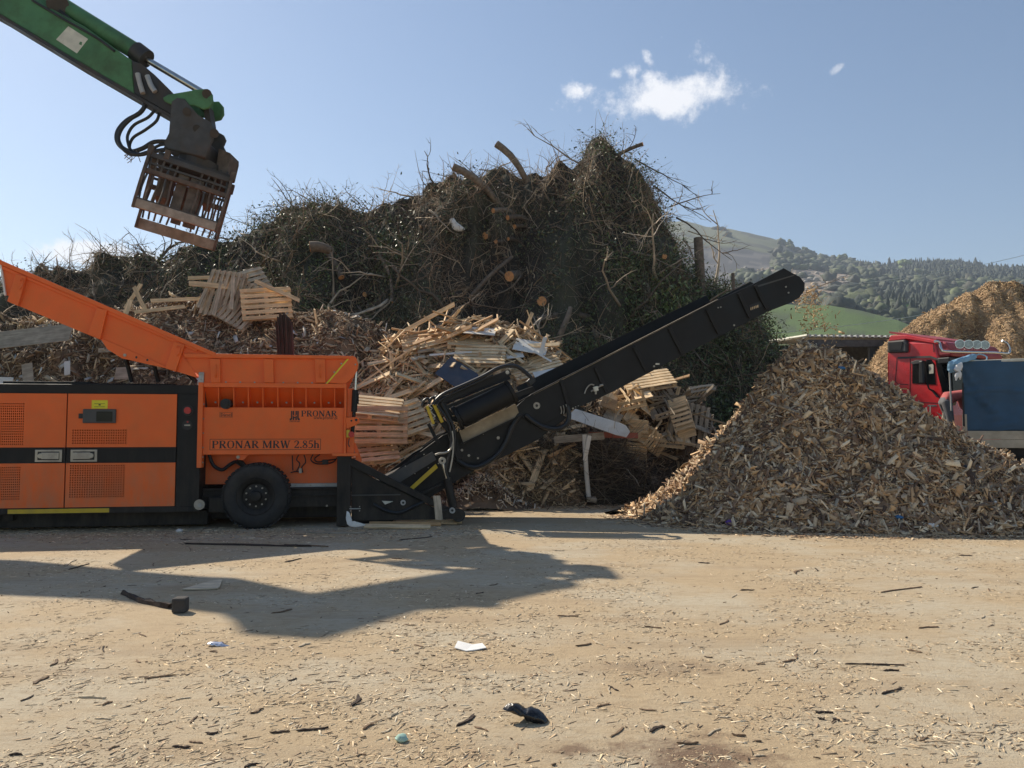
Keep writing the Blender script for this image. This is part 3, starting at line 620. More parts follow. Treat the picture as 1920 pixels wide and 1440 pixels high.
MB().prism(MF.poly([(986,716),(996,706),(1004,714),(994,724)], .22), .14, .3).build('junction_box', M['ink'], conv, bevel=.01)
MB().ring(cv(951.5,698,.17), (0,1,0), .0, .035, .012, 16).build('arm_pin', M['silver'], conv)
for (a_, b_) in (((793,758),(802,748)),((806,754),(815,746)),((816,750),(824,744))):
    hose([(a_[0]-2,a_[1]+4),(a_[0]+1,a_[1]-6),(b_[0],b_[1]-1),(b_[0]+4,b_[1]+6)], .2, .022, conv)
hose([(812,758),(830,740),(870,722),(905,706),(930,692),(950,686),(968,687),(984,697),(996,708)], .16, .035, conv)
hose([(818,758),(836,744),(872,727),(905,712),(925,704)], .13, .018, conv)
hose([(820,760),(840,790),(846,820),(843,850),(836,880),(842,900)], .08, .02, conv); hose([(828,756),(850,800),(852,830),(850,850)], .1, .022, conv)
hose([(848,808),(850,830),(848,860),(843,885)], .06, .014, conv, 'silver', 'sheathed_hose')
hose([(850,828),(845,842),(835,849),(824,850),(816,853)], .06, .018, conv, 'silver', 'sheathed_hose')
hose([(1063,762),(1067,778),(1062,795),(1044,804),(1020,801),(1000,790),(985,778)], D0-.08, .045, conv)
hose([(975,777),(960,800),(950,826),(935,850),(912,868),(890,876),(868,870),(851,856)], D0-.10, .045, conv)
cyl_px((829.5,864),(829.9,864), .10, .0, 'x', 'ink') if False else None
MB().ring(cv(829.5,864,.10), (0,1,0), .022, .062, .05).build('ram_eye', M['silver'], conv, smooth=True)
cyl_px((830,868),(838,898), .14, .032, 'ram_rod', 'chrome', 14); cyl_px((838,897),(850,952), .14, .075, 'ram_cylinder', 'black', 18)
MB().prism(MF.poly([(722,894),(811,847),(818,862),(747,906)], .42), .41, .435).build('tail_guard', M['dgrey'], conv)
MB().prism(MF.poly([(763,919),(769,923),(821,877),(817,870)], .40), .40, .43).build('warning_strip', M['yellow'], conv)
bar((783,929),(832,905), .30, .08, .05, 'black', 'support_bar'); edge((722,877.5),(792.5,839.5), .44, .03, .012, 'timber_g', 'dusty_lit_edge'); edge((792.5,839.5),(832,812), .44, .03, .012, 'black')  # sunlit upper edge of the lower section, painted as a pale strip
for (px,py) in ((795,840),(760,862),(735,875)): bolt(*cv(px,py+12,.40), .6, conv)
sp = MB()
for k in range(26):   # splinters caught on the drum and guards
    t = random.random(); px, py = random.choice(((860+t*100, 801-t*48),(850+t*8,775+t*30),(905+t*55,745-t*22)))
    p = cv(px,py,.22); a_ = Vector((random.uniform(-1,1),random.uniform(-.4,.4),random.uniform(-.6,.9))).normalized(); b_ = a_.cross((0,1,.1)).normalized()
    sp.obox(p, a_, b_, a_.cross(b_), (random.uniform(.05,.17), .012, random.uniform(.015,.05)))
sp.build('caught_splinter', M['timber'], conv)['kind'] = 'stuff'
# --- raised wing of the hopper
wing = MB().prism(MF.poly([(2,489),(405,663),(345,664),(371,709),(330,696),(17,566),(17,555),(11,553)]), 0, .02).build('hopper_wing', M['orange'], hopper)
wp = MF.poly([(2,489),(345,640),(345,664),(330,696),(17,566),(11,553)])
MB().prism(wp, WID, WID+.02).build('far_side', M['orange'], wing)
la, lb = Mp(14,560), Mp(371,706)
MB().add([(la.x,.021,la.z),(lb.x,.021,lb.z),(lb.x,WID,lb.z),(la.x,WID,la.z),(la.x,.021,la.z-.02),(lb.x,.021,lb.z-.02),(lb.x,WID,lb.z-.02),(la.x,WID,la.z-.02)], [(0,1,2,3),(7,6,5,4)]).build('wing_floor', M['orange'], wing)
def barM(a, b, d0, d1, h, m_, name, par, bev=.008):
    p, q = Mp(*a), Mp(*b); uu = (q-p).normalized(); vv = Vector((-uu.z,0,uu.x))
    return MB().obox((p+q)/2+Vector((0,(d0+d1)/2,0))-vv*h/2, uu, (0,1,0), vv, ((q-p).length, d1-d0, h)).build(name, M[m_], par, bevel=bev)
barM((0,487),(405,662), -.06, -.001, .07, 'orange', 'wing_rail', wing); barM((1,497),(372,655), -.035, -.001, .05, 'orange', 'wing_rail', wing)
MB().prism(MF.poly([(0,488),(3,487),(13,554),(10,555)]), -.04, .0).build('wing_end_strip', M['white'], wing)
for quad in ([(33,515),(52.5,520),(37.5,575),(17,566)], [(184,577.5),(203.5,583),(190.5,637),(167,627)], [(328,641),(348,648),(331,697.5),(311.5,691)]):
    MB().prism(MF.poly(quad), -.075, -.0005).build('wing_rib', M['orange'], wing, bevel=.01)
MB().prism(MF.poly([(190,637),(202,655),(229,672),(255,678),(312,691),(314,688),(195,636)]), -.02, -.0008).build('wing_gusset', M['orange'], wing, bevel=.004)
for (px,py) in ((256,670),(276.5,675)): MB().ring(Mp(px,py,-.026), (0,1,0), .02, .042, .01, 16).build('gusset_ring', M['orange'], wing); disc(sx(px,0,py), Mp(px,py).z, .02, -.024, -.0205, 'gusset_hole', M['ink'], 10)
bolt(*Mp(234.5,666,-.02), 1.4, wing)
for pts in ([(37,527),(40,522),(43,526),(41,536),(36,543)], [(331,652),(334,648),(338,651),(336,661),(331,667)]):
    MB().tube([Mp(x,y,-.1) for x,y in pts], .011, 6).build('lifting_eye', M['orange'], wing)
bar_ = lambda a,b: MB().cyl(Mp(*a,.5), Mp(*b,.5), .035, 10).build('wing_strut', M['steel_black'], wing)
bar_((236,672),(247,716)); bar_((290,688),(297,716)); bar_((348,697),(368,716))
hose([(335,694),(352,700),(362,708),(367,718)], .2, .03, wing)
# dark old post standing in the hopper
tp = MB(); a, b = MF.world(Mp(532,668,1.0)), MF.world(Mp(531,588,1.0))
TF = Frame(MF.world(Vector((Mp(534,668,1).x,1.0,0))), YAW)
pm = MB(); xs_ = [520,523.5,527,531,534,538,541.5,546,550]; tops = [604,594,589,590,587,590,595,601]; dep = [.10,.125,.108,.13,.112,.128,.105,.118]
for k_ in range(8):
    pm.prism(TF.poly([(xs_[k_]-3,tops[k_]+random.uniform(-1,2)),(xs_[k_+1]-3.15,tops[k_]+random.uniform(-1,2)),(xs_[k_+1]+3,700),(xs_[k_]+3.15,700)],0), -dep[k_], dep[(k_*3)%8])
pst = pm.build('timber_post', M['timber_d'], None, bevel=.006)
pst.location = TF.O; pst.rotation_euler = (0,0,YAW); tagp(pst, 'dark weathered square timber post sticking up out of the orange hopper', 'post')
# ============================================================ GREEN EXCAVATOR WITH GRAPPLE
EY = 15.6
EF = Frame((0, EY, 0), 0.0)
exc = empty('excavator', (-17.5, EY, 0), 0, 'green excavator arm reaching in from the upper left with a slatted sorting grapple', 'excavator')
OFF = Vector((17.5, -EY, 0))
def ebuild(mb, name, m_, parent=None, **k):
    if parent is None or parent is exc: mb.v = [(v[0]+17.5, v[1], v[2]) for v in mb.v]
    else: mb.v = [(v[0]+17.5, v[1], v[2]) for v in mb.v]
    return mb.build(name, m_, parent or exc, **k)
Ep = lambda x, y, d=0: EF(x, y, d)
# dipper arm: polygon in the arm plane, .55 m thick
arm_poly = EF.poly([(-150,-135),(-60,-110),(62,-22),(100,28),(170,58),(262,128),(300,150),(350,190),(352,205),(334,226),(276,195),(262,186),(150,122),(4,30),(-100,-30)])
arm = ebuild(MB().prism(EF.poly([(-170,-120),(-120,-140),(40,-20),(98,22),(172,62),(258,124),(263,186),(252,180),(150,120),(4,32),(-140,-50)]), -.27, .27), 'dipper_arm', M['green'], bevel=.02)
ebuild(MB().prism(EF.poly([(258,124),(276,130),(300,150),(330,180),(344,200),(334,227),(300,206),(263,186)]), -.26, .26), 'arm_tip', M['greased'], arm, bevel=.02)
ebuild(MB().prism(EF.poly([(-140,-50),(4,32),(150,120),(263,186),(334,227),(331,231),(262,192),(150,127),(4,38),(-140,-42)]), -.29, .29), 'arm_belly_plate', M['greased'], arm)
ebuild(MB().prism(EF.poly([(128,49),(165,73),(144,100),(105,74)], -.275), -.274, -.2705), 'cream_patch', M['cream'], arm)
ebuild(MB().prism(EF.poly([(150,78),(154,79),(153,85),(148,83)], -.275), -.2765, -.2745), 'paint_chip', M['green'], arm)
ebuild(MB().cyl(Ep(118,12), Ep(268,105), .17, 18), 'bucket_cylinder', M['green'], arm, smooth=True)
ebuild(MB().cyl(Ep(254,96), Ep(275,112), .20, 18), 'cylinder_head', M['greased'], arm, smooth=True)
ebuild(MB().cyl(Ep(272,110), Ep(384,176), .065, 14), 'cylinder_rod', M['chrome'], arm, smooth=True)
ebuild(MB().cyl(Ep(108,8,-.25), Ep(108,8,.25), .2, 20), 'cylinder_pin', M['greased'], arm, smooth=True)
ebuild(MB().prism(EF.poly([(-30,-40),(60,-25),(112,-2),(116,22),(104,30),(60,0)]), -.15, .15), 'cylinder_mount', M['green'], arm)
lk = MB(); lk.prism(EF.poly([(306,184),(316,178),(375,168),(390,167),(399,178),(400,193),(394,203),(382,206),(366,199),(320,196),(308,190)], -.3), -.33, -.27); lk.prism(EF.poly([(306,184),(316,178),(375,168),(390,167),(399,178),(400,193),(394,203),(382,206),(366,199),(320,196),(308,190)], -.3), .27, .33)
lk.box(*(lambda a, b: (a.x, b.x))(Ep(370,180), Ep(392,180)), -.27, .27, Ep(0,200).z, Ep(0,178).z)
ebuild(lk, 'bucket_link', M['green'], arm, bevel=.02)
ebuild(MB().cyl(Ep(388,176,-.36), Ep(388,176,.36), .09, 16), 'link_pin', M['greased'], arm, smooth=True)
ebuild(MB().prism(EF.poly([(385,203),(396,203),(401,238),(391,240)]), -.14, .14), 'tilt_link', M['greased'], arm, bevel=.01)
c = MB(); c.prism(EF.poly([(268,132),(274,128),(297,147),(294,154),(280,150)]), -.05, .05); ebuild(c, 'hose_bracket', M['greased'], arm)
def ehose(pts, d, r, name='arm_hose', m_='hose'):
    return ebuild(MB().tube(smooth_pts([Ep(p[0], p[1], d) for p in pts]), r, 8), name, M[m_], arm, smooth=True)
ehose([(112,20),(150,52),(205,88),(238,118),(258,140),(262,160)], -.2, .035); ehose([(120,30),(160,60),(208,92),(244,120),(276,144)], -.1, .03)
ehose([(60,0),(120,36),(180,70),(215,96)], -.29, .025); ehose([(258,138),(262,155),(268,175)], -.31, .05, 'hose_end', 'galv'); ehose([(276,142),(283,160),(291,172)], -.31, .05, 'hose_end', 'galv')
ehose([(275,194),(262,212),(238,226),(222,244),(219,262),(228,276),(246,284),(268,278),(290,266),(322,266)], -.1, .045)
ehose([(272,194),(266,208),(246,222),(230,238),(222,256),(226,272),(240,286),(262,290),(290,284),(322,280)], -.2, .04)
ehose([(292,204),(278,220),(252,234),(240,252),(240,268),(248,284),(270,288),(300,272),(324,272)], -.15, .03)
ehose([(299,206),(294,226),(272,244),(250,258),(243,276),(254,290),(280,284),(318,278)], -.05, .03)
tq = MB()
for k in range(14): a_ = Ep(240+random.uniform(0,15), 283+random.uniform(-3,5), -.15); tq.tube([a_, a_+Vector((random.uniform(-.1,.1),0,random.uniform(-.12,.02))), a_+Vector((random.uniform(-.15,.15),0,random.uniform(-.26,-.05)))], .008, 4)
ebuild(tq, 'caught_twigs', M['bark'], arm)['kind'] = 'stuff'
# boom and machine body left of the frame
Wp = lambda x, z, d=0: Vector((x, d, z))
boom = MB(); boom.prism([(-11.2,10.3),(-10.9,9.2),(-11.6,8.6),(-12.6,7.5),(-14.4,6.9),(-16.6,2.4),(-17.5,2.4),(-15.6,8.2),(-13.6,9.3),(-11.6,9.9)], -.35, .35)
ebuild(boom, 'boom', M['green'], bevel=.03)
ebuild(MB().cyl(Wp(-12.6,9.7,0), Wp(-11.6,10.9,0), .17, 14), 'arm_cylinder', M['green'], smooth=True)
ebuild(MB().prism([(-12.3,9.8),(-11.2,10.5),(-10.7,10.3),(-10.8,9.0),(-11.4,8.8)], -.29, .29), 'elbow_plate', M['green'])
for y in (-.5, .5): ebuild(MB().cyl(Wp(-16.4,2.2,y), Wp(-13.9,7.0,y), .16, 14), 'boom_cylinder', M['green'], smooth=True)
ebuild(MB().box(-21.5,-16.2,-1.4,1.4,1.3,3.0), 'engine_body', M['green'], bevel=.05)
ebuild(MB().box(-18.2,-16.3,-1.45,-.45,3.01,5.6), 'cab', M['green'], bevel=.06); ebuild(MB().box(-18.0,-16.28,-1.47,-.6,3.9,5.3), 'cab_window', M['glass'])
for y in (-1.5, 1.0): ebuild(MB().box(-20.8,-15.6,y,y+.6,.0,1.0), 'track', M['rubber'], bevel=.2)
ebuild(MB().cyl(Wp(-18.6,1.0), Wp(-18.6,1.3), 1.0, 24), 'slew_ring', M['greased'])
# grapple: tilt 13.5 degrees in the picture plane
GC = Ep(346, 372); gt = R(-13.5)
gp = R(21); gx = Vector((math.cos(gp)*math.cos(gt), math.sin(gp)*math.cos(gt), math.sin(gt))); gy = Vector((-math.sin(gp), math.cos(gp), 0)); gz = gx.cross(gy).normalized()
SC = EY/FPX
def gl(px, py, d=0):   # picture pixel -> grapple local (x, z)
    v = EF(px, py, d) - GC; return v.dot(gx), v.dot(gz)
def gv(x, y, z): return GC + gx*x + gy*y + gz*z
class GB(MB):
    def gbox(s, x0, x1, y0, y1, z0, z1):
        return s.obox(gv((x0+x1)/2,(y0+y1)/2,(z0+z1)/2), gx, gy, gz, (abs(x1-x0),abs(y1-y0),abs(z1-z0)))
gr = ebuild(MB().prism(EF.poly([(331,262),(336,204),(346,197),(360,199),(368,210),(384,228),(398,237),(409,243),(413,252),(408,264),(412,272),(398,306),(330,290),(322,280)]), -.36, -.30), 'grapple_head', M['gplate'], bevel=.01)
ebuild(MB().prism(EF.poly([(331,262),(336,204),(346,197),(360,199),(368,210),(384,228),(398,237),(409,243),(413,252),(408,264),(412,272),(398,306),(330,290),(322,280)]), .30, .36), 'head_cheek', M['gplate'], gr)
ebuild(MB().prism(EF.poly([(329,262),(404,279),(396,308),(320,289)]), -.34, .34), 'head_block', M['greased'], gr, bevel=.02)
for (px,py,r) in ((350,209,.075),(402,250,.085)): ebuild(MB().cyl(Ep(px,py,-.42), Ep(px,py,.42), r, 16), 'head_pin', M['greased'], gr, smooth=True)
ebuild(MB().cyl(Ep(369,241,-.368), Ep(369,241,-.361), .075, 16), 'head_hole', M['ink'], gr)
ebuild(MB().prism(EF.poly([(410,278),(432,287),(432,296),(424,329),(404,322)]), .0, .5), 'side_shield', M['rusty'], gr, bevel=.01)
ebuild(MB().cyl(gv(.1,.0,.62), gv(.1,.0,.78), .42, 24), 'rotator', M['greased'], gr)
b = GB(); b.gbox(-.62,.72,-.45,.45,.46,.62); ebuild(b, 'grapple_frame', M['greased'], gr, bevel=.02)
def shell(sign, name):
    """one slatted jaw: upper bar, mid bar, lower lip, end plates and bars, leaning outwards"""
    def yy(z): t = (.62 - z)/1.25; return sign*(.42 + .16*math.sin(min(max(t,0),1.2)*1.9))  # curved in depth
    zt_, zm, zl0, zl1 = .50, .16, -.40, -.60
    if sign > 0: zl0, zl1 = -.50, -.72
    dz = 0 if sign < 0 else -.02
    lip = GB(); lip.add([gv(x, yy(z)+o*sign, z) for o in (0,.05) for (x,z) in ((-.74,zl0),(.74,zl0),(.74,zl1),(-.74,zl1))], [(0,1,2,3),(7,6,5,4),(0,4,5,1),(1,5,6,2),(2,6,7,3),(3,7,4,0)])
    jaw = ebuild(lip, 'grapple_jaw', M['lip'] if sign > 0 else M['rusty'], gr, bevel=.008)
    if sign < 0:
        l2 = GB(); l2.gbox(-.72,.72, yy(zl0)-.075, yy(zl0)-.005, zl1-.0, zl0-.03); ebuild(l2, 'lip_wear_plate', M['lip'], jaw, bevel=.01)
    for z, h in ((zt_,.10),(zm,.09)):
        b = GB(); b.gbox(-.755,.755, yy(z)-.05, yy(z)+.05, z-h/2, z+h/2); ebuild(b, 'cross_bar', M['gplate'] if z == zt_ else M['rusty'], jaw, bevel=.01)
    b = GB(); b.gbox(-.72,.72, yy(.33)-.03, yy(.33)+.03, .31, .35); ebuild(b, 'cross_bar', M['gplate'], jaw)
    for x in (-.755, .755):
        zs = [.58,.4,.2,0,-.2,-.42,zl1]; w = [.14,.14,.13,.12,.10,.09,.05]
        b = GB()
        vs = []
        for i, z in enumerate(zs):
            for (xx, oy) in ((x-.025,-w[i]),(x+.025,-w[i]),(x+.025,w[i]),(x-.025,w[i])): vs.append(gv(xx, yy(z)+oy*.7, z))
        fs = [(4*i+k,4*i+(k+1)%4,4*i+4+(k+1)%4,4*i+4+k) for i in range(len(zs)-1) for k in range(4)]+[(3,2,1,0),(24,25,26,27)]
        b.add(vs, fs); ebuild(b, 'end_plate', M['rusty'], jaw)
    n = 13
    for i in range(n):
        x = -.70 + 1.4*i/(n-1)
        if abs(x) < .12: continue
        b = GB(); pts = [(x + .012*math.sin(z*9+i), z) for z in np.linspace(.46, zl0+.01, 8)]
        b.tube([gv(px_, yy(z), z) for px_, z in pts], .021, 5); ebuild(b, 'jaw_bar', M['rusty'] if i % 3 else M['gplate'], jaw)
    for i in range(n):
        x = -.64 + 1.28*i/(n-1); b = GB(); b.gbox(x-.012,x+.012, yy(zl1)-.02, yy(zl1)+.02, zl0-.0, zl0+.06)
    for (x0,x1) in ((-.17,.02),(.06,.3)):
        b = GB(); b.gbox(x0,x1, yy(-.1)*.8-.03, yy(-.1)*.8+.03, -.45, .36); ebuild(b, 'jaw_arm', M['rusty'], jaw, bevel=.01)
    for x in (-.76,-.46,.76):
        b = GB(); b.gbox(x-.05,x+.05, yy(.6)-.09, yy(.6)+.09, .5,.68); ebuild(b, 'hinge_lug', M['rusty'], jaw, bevel=.015)
    return jaw
shell(-1, 'jaw'); shell(1, 'jaw')
for x in (-.55,-.3,-.2,.0,.28,.4,.52,.64):
    b = GB(); b.gbox(x-.02,x+.02,-.36,-.30,.52,.64+random.uniform(0,.05)); ebuild(b, 'frame_lug', M['gplate'], gr)
for (x0,x1,z_) in ((-.5,-.25,-.2),(.35,.5,-.05)):
    b = GB(); b.gbox(x0,x1,-.3,.3,z_,.45); ebuild(b, 'jaw_cylinder', M['rusty'], gr, bevel=.02)

# ============================================================ RED TRUCK CAB
TA = R(-58)
TC = Frame(P(1664, 800, 21.5) * Vector((1,1,0)) if False else Vector((P(1664,800,21.5).x, 21.5, 0)), TA)
truck = empty('truck', TC.O, TA, 'red truck with chrome light bar parked behind the chip heap', 'truck')
LT = TC(1782, 740, 0).x; WT = 2.5
zs = lambda py, px=1720: TC(px, py, 0).z
base_z, roof_z = zs(842,1740), zs(655,1740)
side = TC.poly([(1664,838),(1663,664),(1668,650),(1672,640),(1752,641),(1759,664),(1763,690),(1774,730),(1779,778),(1780,842)])
body = MB().prism(side, 0, WT).build('cab_body', M['truckred'], truck, bevel=.05)
hi = MB(); hi.prism(TC.poly([(1668,651),(1672,640),(1680,634),(1740,633),(1752,645),(1760,668),(1680,667)]), .06, WT-.06); hi.build('roof_fairing', M['truckred'], truck, bevel=.08)
MB().prism(TC.poly([(1666,640),(1670,629),(1700,628),(1764,640),(1760,646),(1700,636)]), -.02, WT).build('roof_edge', M['truckred'], truck, bevel=.02)
dv = TC(1682,621.5,.3); dv2 = TC(1764,636,.3)
MB().add([(dv.x-.1,.1,dv.z),(dv2.x,.1,dv2.z),(dv2.x,WT-.1,dv2.z),(dv.x-.1,WT-.1,dv.z),(dv.x-.1,.1,dv.z-.05),(dv2.x,.1,dv2.z-.05),(dv2.x,WT-.1,dv2.z-.05),(dv.x-.1,WT-.1,dv.z-.05)],[(0,1,2,3),(7,6,5,4),(0,4,5,1),(1,5,6,2),(2,6,7,3),(3,7,4,0)]).build('air_deflector', M['deepred'], truck)
MB().prism(TC.poly([(1667,640),(1700,637),(1704,644),(1704,661),(1667,662)]), -.10, .1).build('air_intake', M['dgrey'], truck, bevel=.04)
MB().prism(TC.poly([(1672,643),(1697,641),(1694,656),(1671,657)]), -.115, -.1005).build('intake_grille', M['ink'], truck)
def line(pts, name='panel_gap', w=.014, d=-.004, m_='ink'):
    mb = MB()
    for a, b in zip(pts[:-1], pts[1:]):
        p, q = TC(*a), TC(*b); uu = (q-p).normalized(); mb.obox((p+q)/2+Vector((0,d,0)), uu, (0,1,0), uu.cross((0,1,0)), ((q-p).length, .006, w))
    return mb.build(name, M[m_], truck)
line([(1707,672),(1706,768)]); line([(1682,672),(1679,715),(1684,720),(1703,721)]); line([(1677,730),(1700,729)]); line([(1750,641),(1751,660)])
line([(1684,671),(1745,669),(1762,675)], 'roof_trim', .05, -.02, 'dgrey'); line([(1707,753),(1775,757)]); line([(1677,735),(1676,760)])
MB().prism(TC.poly([(1711,679),(1746,676),(1752,684),(1755,721),(1711,719)]), -.012, -.002).build('door_window', M['glass'], truck)
MB().prism(TC.poly([(1742,684),(1751,682),(1751,700),(1743,701)]), -.018, -.0125).build('window_sticker', M['cream'], truck)
MB().prism(TC.poly([(1711,679),(1722,675),(1731,676),(1727,682),(1714,684)]), -.09, -.02).build('rain_deflector', M['dgrey'], truck, bevel=.01)
mb = MB(); mb.prism(TC.poly([(1733,678),(1741,676),(1743,720),(1733,720)]), -.26, -.12).build('wing_mirror', M['ink'], truck, bevel=.03)
MB().tube([TC(1737,676,-.2), TC(1745,675,-.1), TC(1752,684,-.02)], .02, 6).build('mirror_arm', M['ink'], truck); MB().tube([TC(1739,720,-.2), TC(1742,729,-.15), TC(1750,734,-.08), TC(1756,740,-.02)], .022, 6).build('mirror_arm', M['ink'], truck)
MB().prism(TC.poly([(1745,729),(1751,731),(1763,746),(1758,745)]), -.06, -.003).build('lower_mirror', M['ink'], truck, bevel=.01)
MB().prism(TC.poly([(1740,759),(1756,759),(1756,762),(1740,762)]), -.01, -.003).build('door_badge', M['chrome'], truck)
MB().box(TC(1707,756).x, TC(1718,756).x, -.02,-.003, TC(1710,760).z, TC(1710,753.5).z).build('step_vent', M['ink'], truck)
# front: windscreen, visor, light bar
FX = LT
fz = lambda py, px=1800: TC.onx(px, py, FX).z
ws = MB().add([(FX+.012,.12,fz(760)),(FX+.012,WT-.12,fz(760)),(FX-.16,WT-.15,fz(688)),(FX-.16,.15,fz(688))], [(0,1,2,3)]); ws = MB(); ws.box(FX-.02,FX+.012,.1,WT-.1,fz(742),fz(684)); ws.build('windscreen', M['glass'], truck, bevel=.01)
ap = MB(); ap.prism(TC.poly([(1754,676),(1762,674),(1784,742),(1779,760),(1768,738),(1758,700)]), -.006, .3).build('corner_window', M['glass'], truck)
MB().box(FX-.3,FX+.02,-.02,WT,fz(683),fz(671)).build('visor_panel', M['ink'], truck, bevel=.03)
vis = MB().prism([(FX-.5,fz(671)+.02),(FX-.45,fz(640)),(FX-.1,fz(642)),(FX+.05,fz(662)),(FX+.05,fz(671)+.02)], .03, WT-.03); vis.build('roof_front', M['deepred'], truck, bevel=.06)
tb = [TC.onx(1753,640,FX+.1), TC.onx(1761,642,FX+.1), TC.onx(1765,655,FX+.16), TC.onx(1776,659,FX+.16), TC.onx(1862,661,FX+.16)]
tb += [Vector((FX+.16, WT+.05, tb[-1].z+.02)), Vector((FX+.12, WT+.1, tb[-1].z+.25)), Vector((FX+.05, WT-.05, tb[-1].z+.36))]
MB().tube(smooth_pts(tb,4), .032, 10).build('light_bar', M['chrome'], truck, smooth=True)
for k, px in enumerate((1800,1816.5,1832,1847)):
    c = TC.onx(px, 645+k*.6, FX+.14); r = .115
    ax_ = Vector((.72,-.69,0)).normalized(); l = MB(); l.tube([c-ax_*.10, c-ax_*.06, c], [r*.6, r, r], 22); ho = l.build('spot_lamp', M['chrome'], truck, smooth=True)
    MB().cyl(c+ax_*.001, c+ax_*.012, r*.85, 22).build('lamp_lens', M['lamp'], ho)
MB().box(-2.6,-.02,.2,2.3,base_z-.35,base_z+.1).build('truck_chassis', M['steel_black'], truck); MB().box(-2.6,LT-.1,.1,.6,.02,1.0).build('front_wheel_block', M['rubber'], truck) if False else None
for (a_, y_) in ((.9,.15),(.9,2.0),(-1.8,.15),(-1.8,2.0)):
    MB().lathe((a_, y_, .52), [(0,.05),(.25,.02),(.45,0),(.52,.06),(.52,.3),(.45,.34),(0,.3)], 24).build('truck_wheel', M['rubber'], truck, smooth=True)
MB().box(.1,LT-.02,.05,WT-.05,.55,base_z+.05).build('lower_bodywork', M['truckred'], truck, bevel=.04)

# ============================================================ BLUE TARPAULIN TRUCK BED
BF = Frame((P(1808,760,17).x, 17.0, 0), R(-29))
bt = empty('tarpaulin_truck', BF.O, BF.yaw, 'truck bed with blue tarpaulin sides above cream wooden drop sides at the right edge', 'truck')
bl_, br_ = BF(1806,740).x, BF(1806,740).x+6.4
z0, z1, z2 = BF(1860,840).z, BF(1860,808).z, BF(1860,676).z
# side sheet with creases
nx, nz = 60, 36; V = []; F = []
for j in range(nz+1):
    for i in range(nx+1):
        x = bl_ + (br_-bl_)*(i/nx)**1.2; z = z1+.0 + (z2-z1)*j/nz
        y = .03*mnoise.noise(Vector((x*1.3, z*1.1, 3))) - .02 + .012*mnoise.noise(Vector((x*5, z*4, 7)))
        dx_, dz_ = x-bl_, z-z1
        y -= .05*max(0, 1-abs((z2-z)-1.9*(dx_-.02)-.15)/.09)*(dx_ < .75) + .04*max(0, 1-abs(dz_-.95*(1.0-dx_)*1.0)/.06)*(dx_ < .9)
        y -= .035*max(0, 1-abs(dz_-.82-.03*math.sin(x*3))/.03)
        if j == 0: z += .03*abs(math.sin(x*5.2))
        V.append((x, y, z)); 
for j in range(nz):
    for i in range(nx): a_ = j*(nx+1)+i; F.append((a_, a_+1, a_+nx+2, a_+nx+1))
tp_ = mesh_np('side_tarpaulin', V, F, M['tarp'], None, bt, True)
MB().box(bl_+.02, br_, .03, 2.4, z1, z2-.04).build('tarpaulin_body', M['tarp'], bt)
MB().box(bl_-.01, br_, -.03, 2.42, z2-.039, z2+.02).build('top_edge', M['cream'], bt, bevel=.01)
for k in range(2):
    MB().box(bl_+.06, br_, -.03, .01, z0+(z1-z0)*k*.5+.006, z0+(z1-z0)*(k+1)*.5).build('drop_side_board', M['planks_cream'], bt, bevel=.004)
MB().box(bl_-.03, bl_+.055, -.05, .06, z0-.02, z1+.35).build('corner_stake', M['planks_cream'], bt); MB().box(bl_-.02, bl_+.015, -.055, -.02, z1+.0, z2-.45).build('tarp_pole', M['ink'], bt)
MB().box(bl_, br_, .05, 2.3, z0-.16, z0-.002).build('bed_frame', M['steel_black'], bt)
MB().box(bl_+.5, br_, .5, 1.9, z0-.45, z0-.162).build('bed_chassis', M['steel_black'], bt)
wc = BF(1919,880,.1)
for k in range(2):
    MB().lathe((wc.x+k*1.35,.05,.53), [(0,.06),(.2,.05),(.27,.0),(.3,.02),(.45,0),(.52,.06),(.52,.3),(0,.3)], 30).build('bed_wheel', M['rubber'], bt, smooth=True)
mg = MB(); mg.prism([(wc.x-.75,z0-.18),(wc.x-.62,z0-.17),(wc.x+2,z0-.17),(wc.x+2,z0-.2),(wc.x-.6,z0-.2)], .0,.6); mg.build('mudguard', M['steel_black'], bt)
# drawn-back pale tarp bundle and white rags
def sheet(name, pts, Y, thick, m_, seed, label, cat, amp=.06):
    """crumpled cloth: closed lumpy body from a pixel outline at its own distance"""
    poly = [P(x, y, Y) for x, y in pts]; poly = smooth_pts(poly+[poly[0]], 4)[:-1]
    c = sum(poly, Vector())/len(poly); V = []; F = []; n = len(poly); rings = (1, .9, .75, .6, .45, .3, .15)
    for s in (-1, 1):
        for k, r in enumerate(rings):
            for i, p in enumerate(poly):
                q = c + (p-c)*r; h = thick*(1-r**2)**.5
                fr_ = 1.1/max(thick, .04); w_ = mnoise.noise(Vector((q.x*fr_, q.z*fr_, seed))) + .5*mnoise.noise(Vector((q.x*fr_*2.7, q.z*fr_*2.7, seed+4))); V.append((q.x+amp*.3*w_, q.y + s*h*(1+.5*w_) + amp*w_, q.z + amp*.5*mnoise.noise(Vector((q.z*fr_*1.4, q.x*fr_*1.4, seed)))*min(1, 2-2*r+.3)))
    m = len(rings)*n
    for s in range(2):
        for k in range(len(rings)-1):
            for i in range(n):
                a_, b_, c_, d_ = s*m+k*n+i, s*m+k*n+(i+1)%n, s*m+(k+1)*n+(i+1)%n, s*m+(k+1)*n+i
                F.append((a_,b_,c_,d_) if s == 0 else (d_,c_,b_,a_))
    mb = MB(); mb.v = V; mb.f = F
    for s in range(2):
        e = tuple(s*m+(len(rings)-1)*n+i for i in range(n)); mb.f.append(e if s == 0 else e[::-1])
    for i in range(n): mb.f.append((i, m+i, m+(i+1)%n, (i+1)%n))
    o = mb.build(name, m_, None, smooth=True); return tagp(o, label, cat)
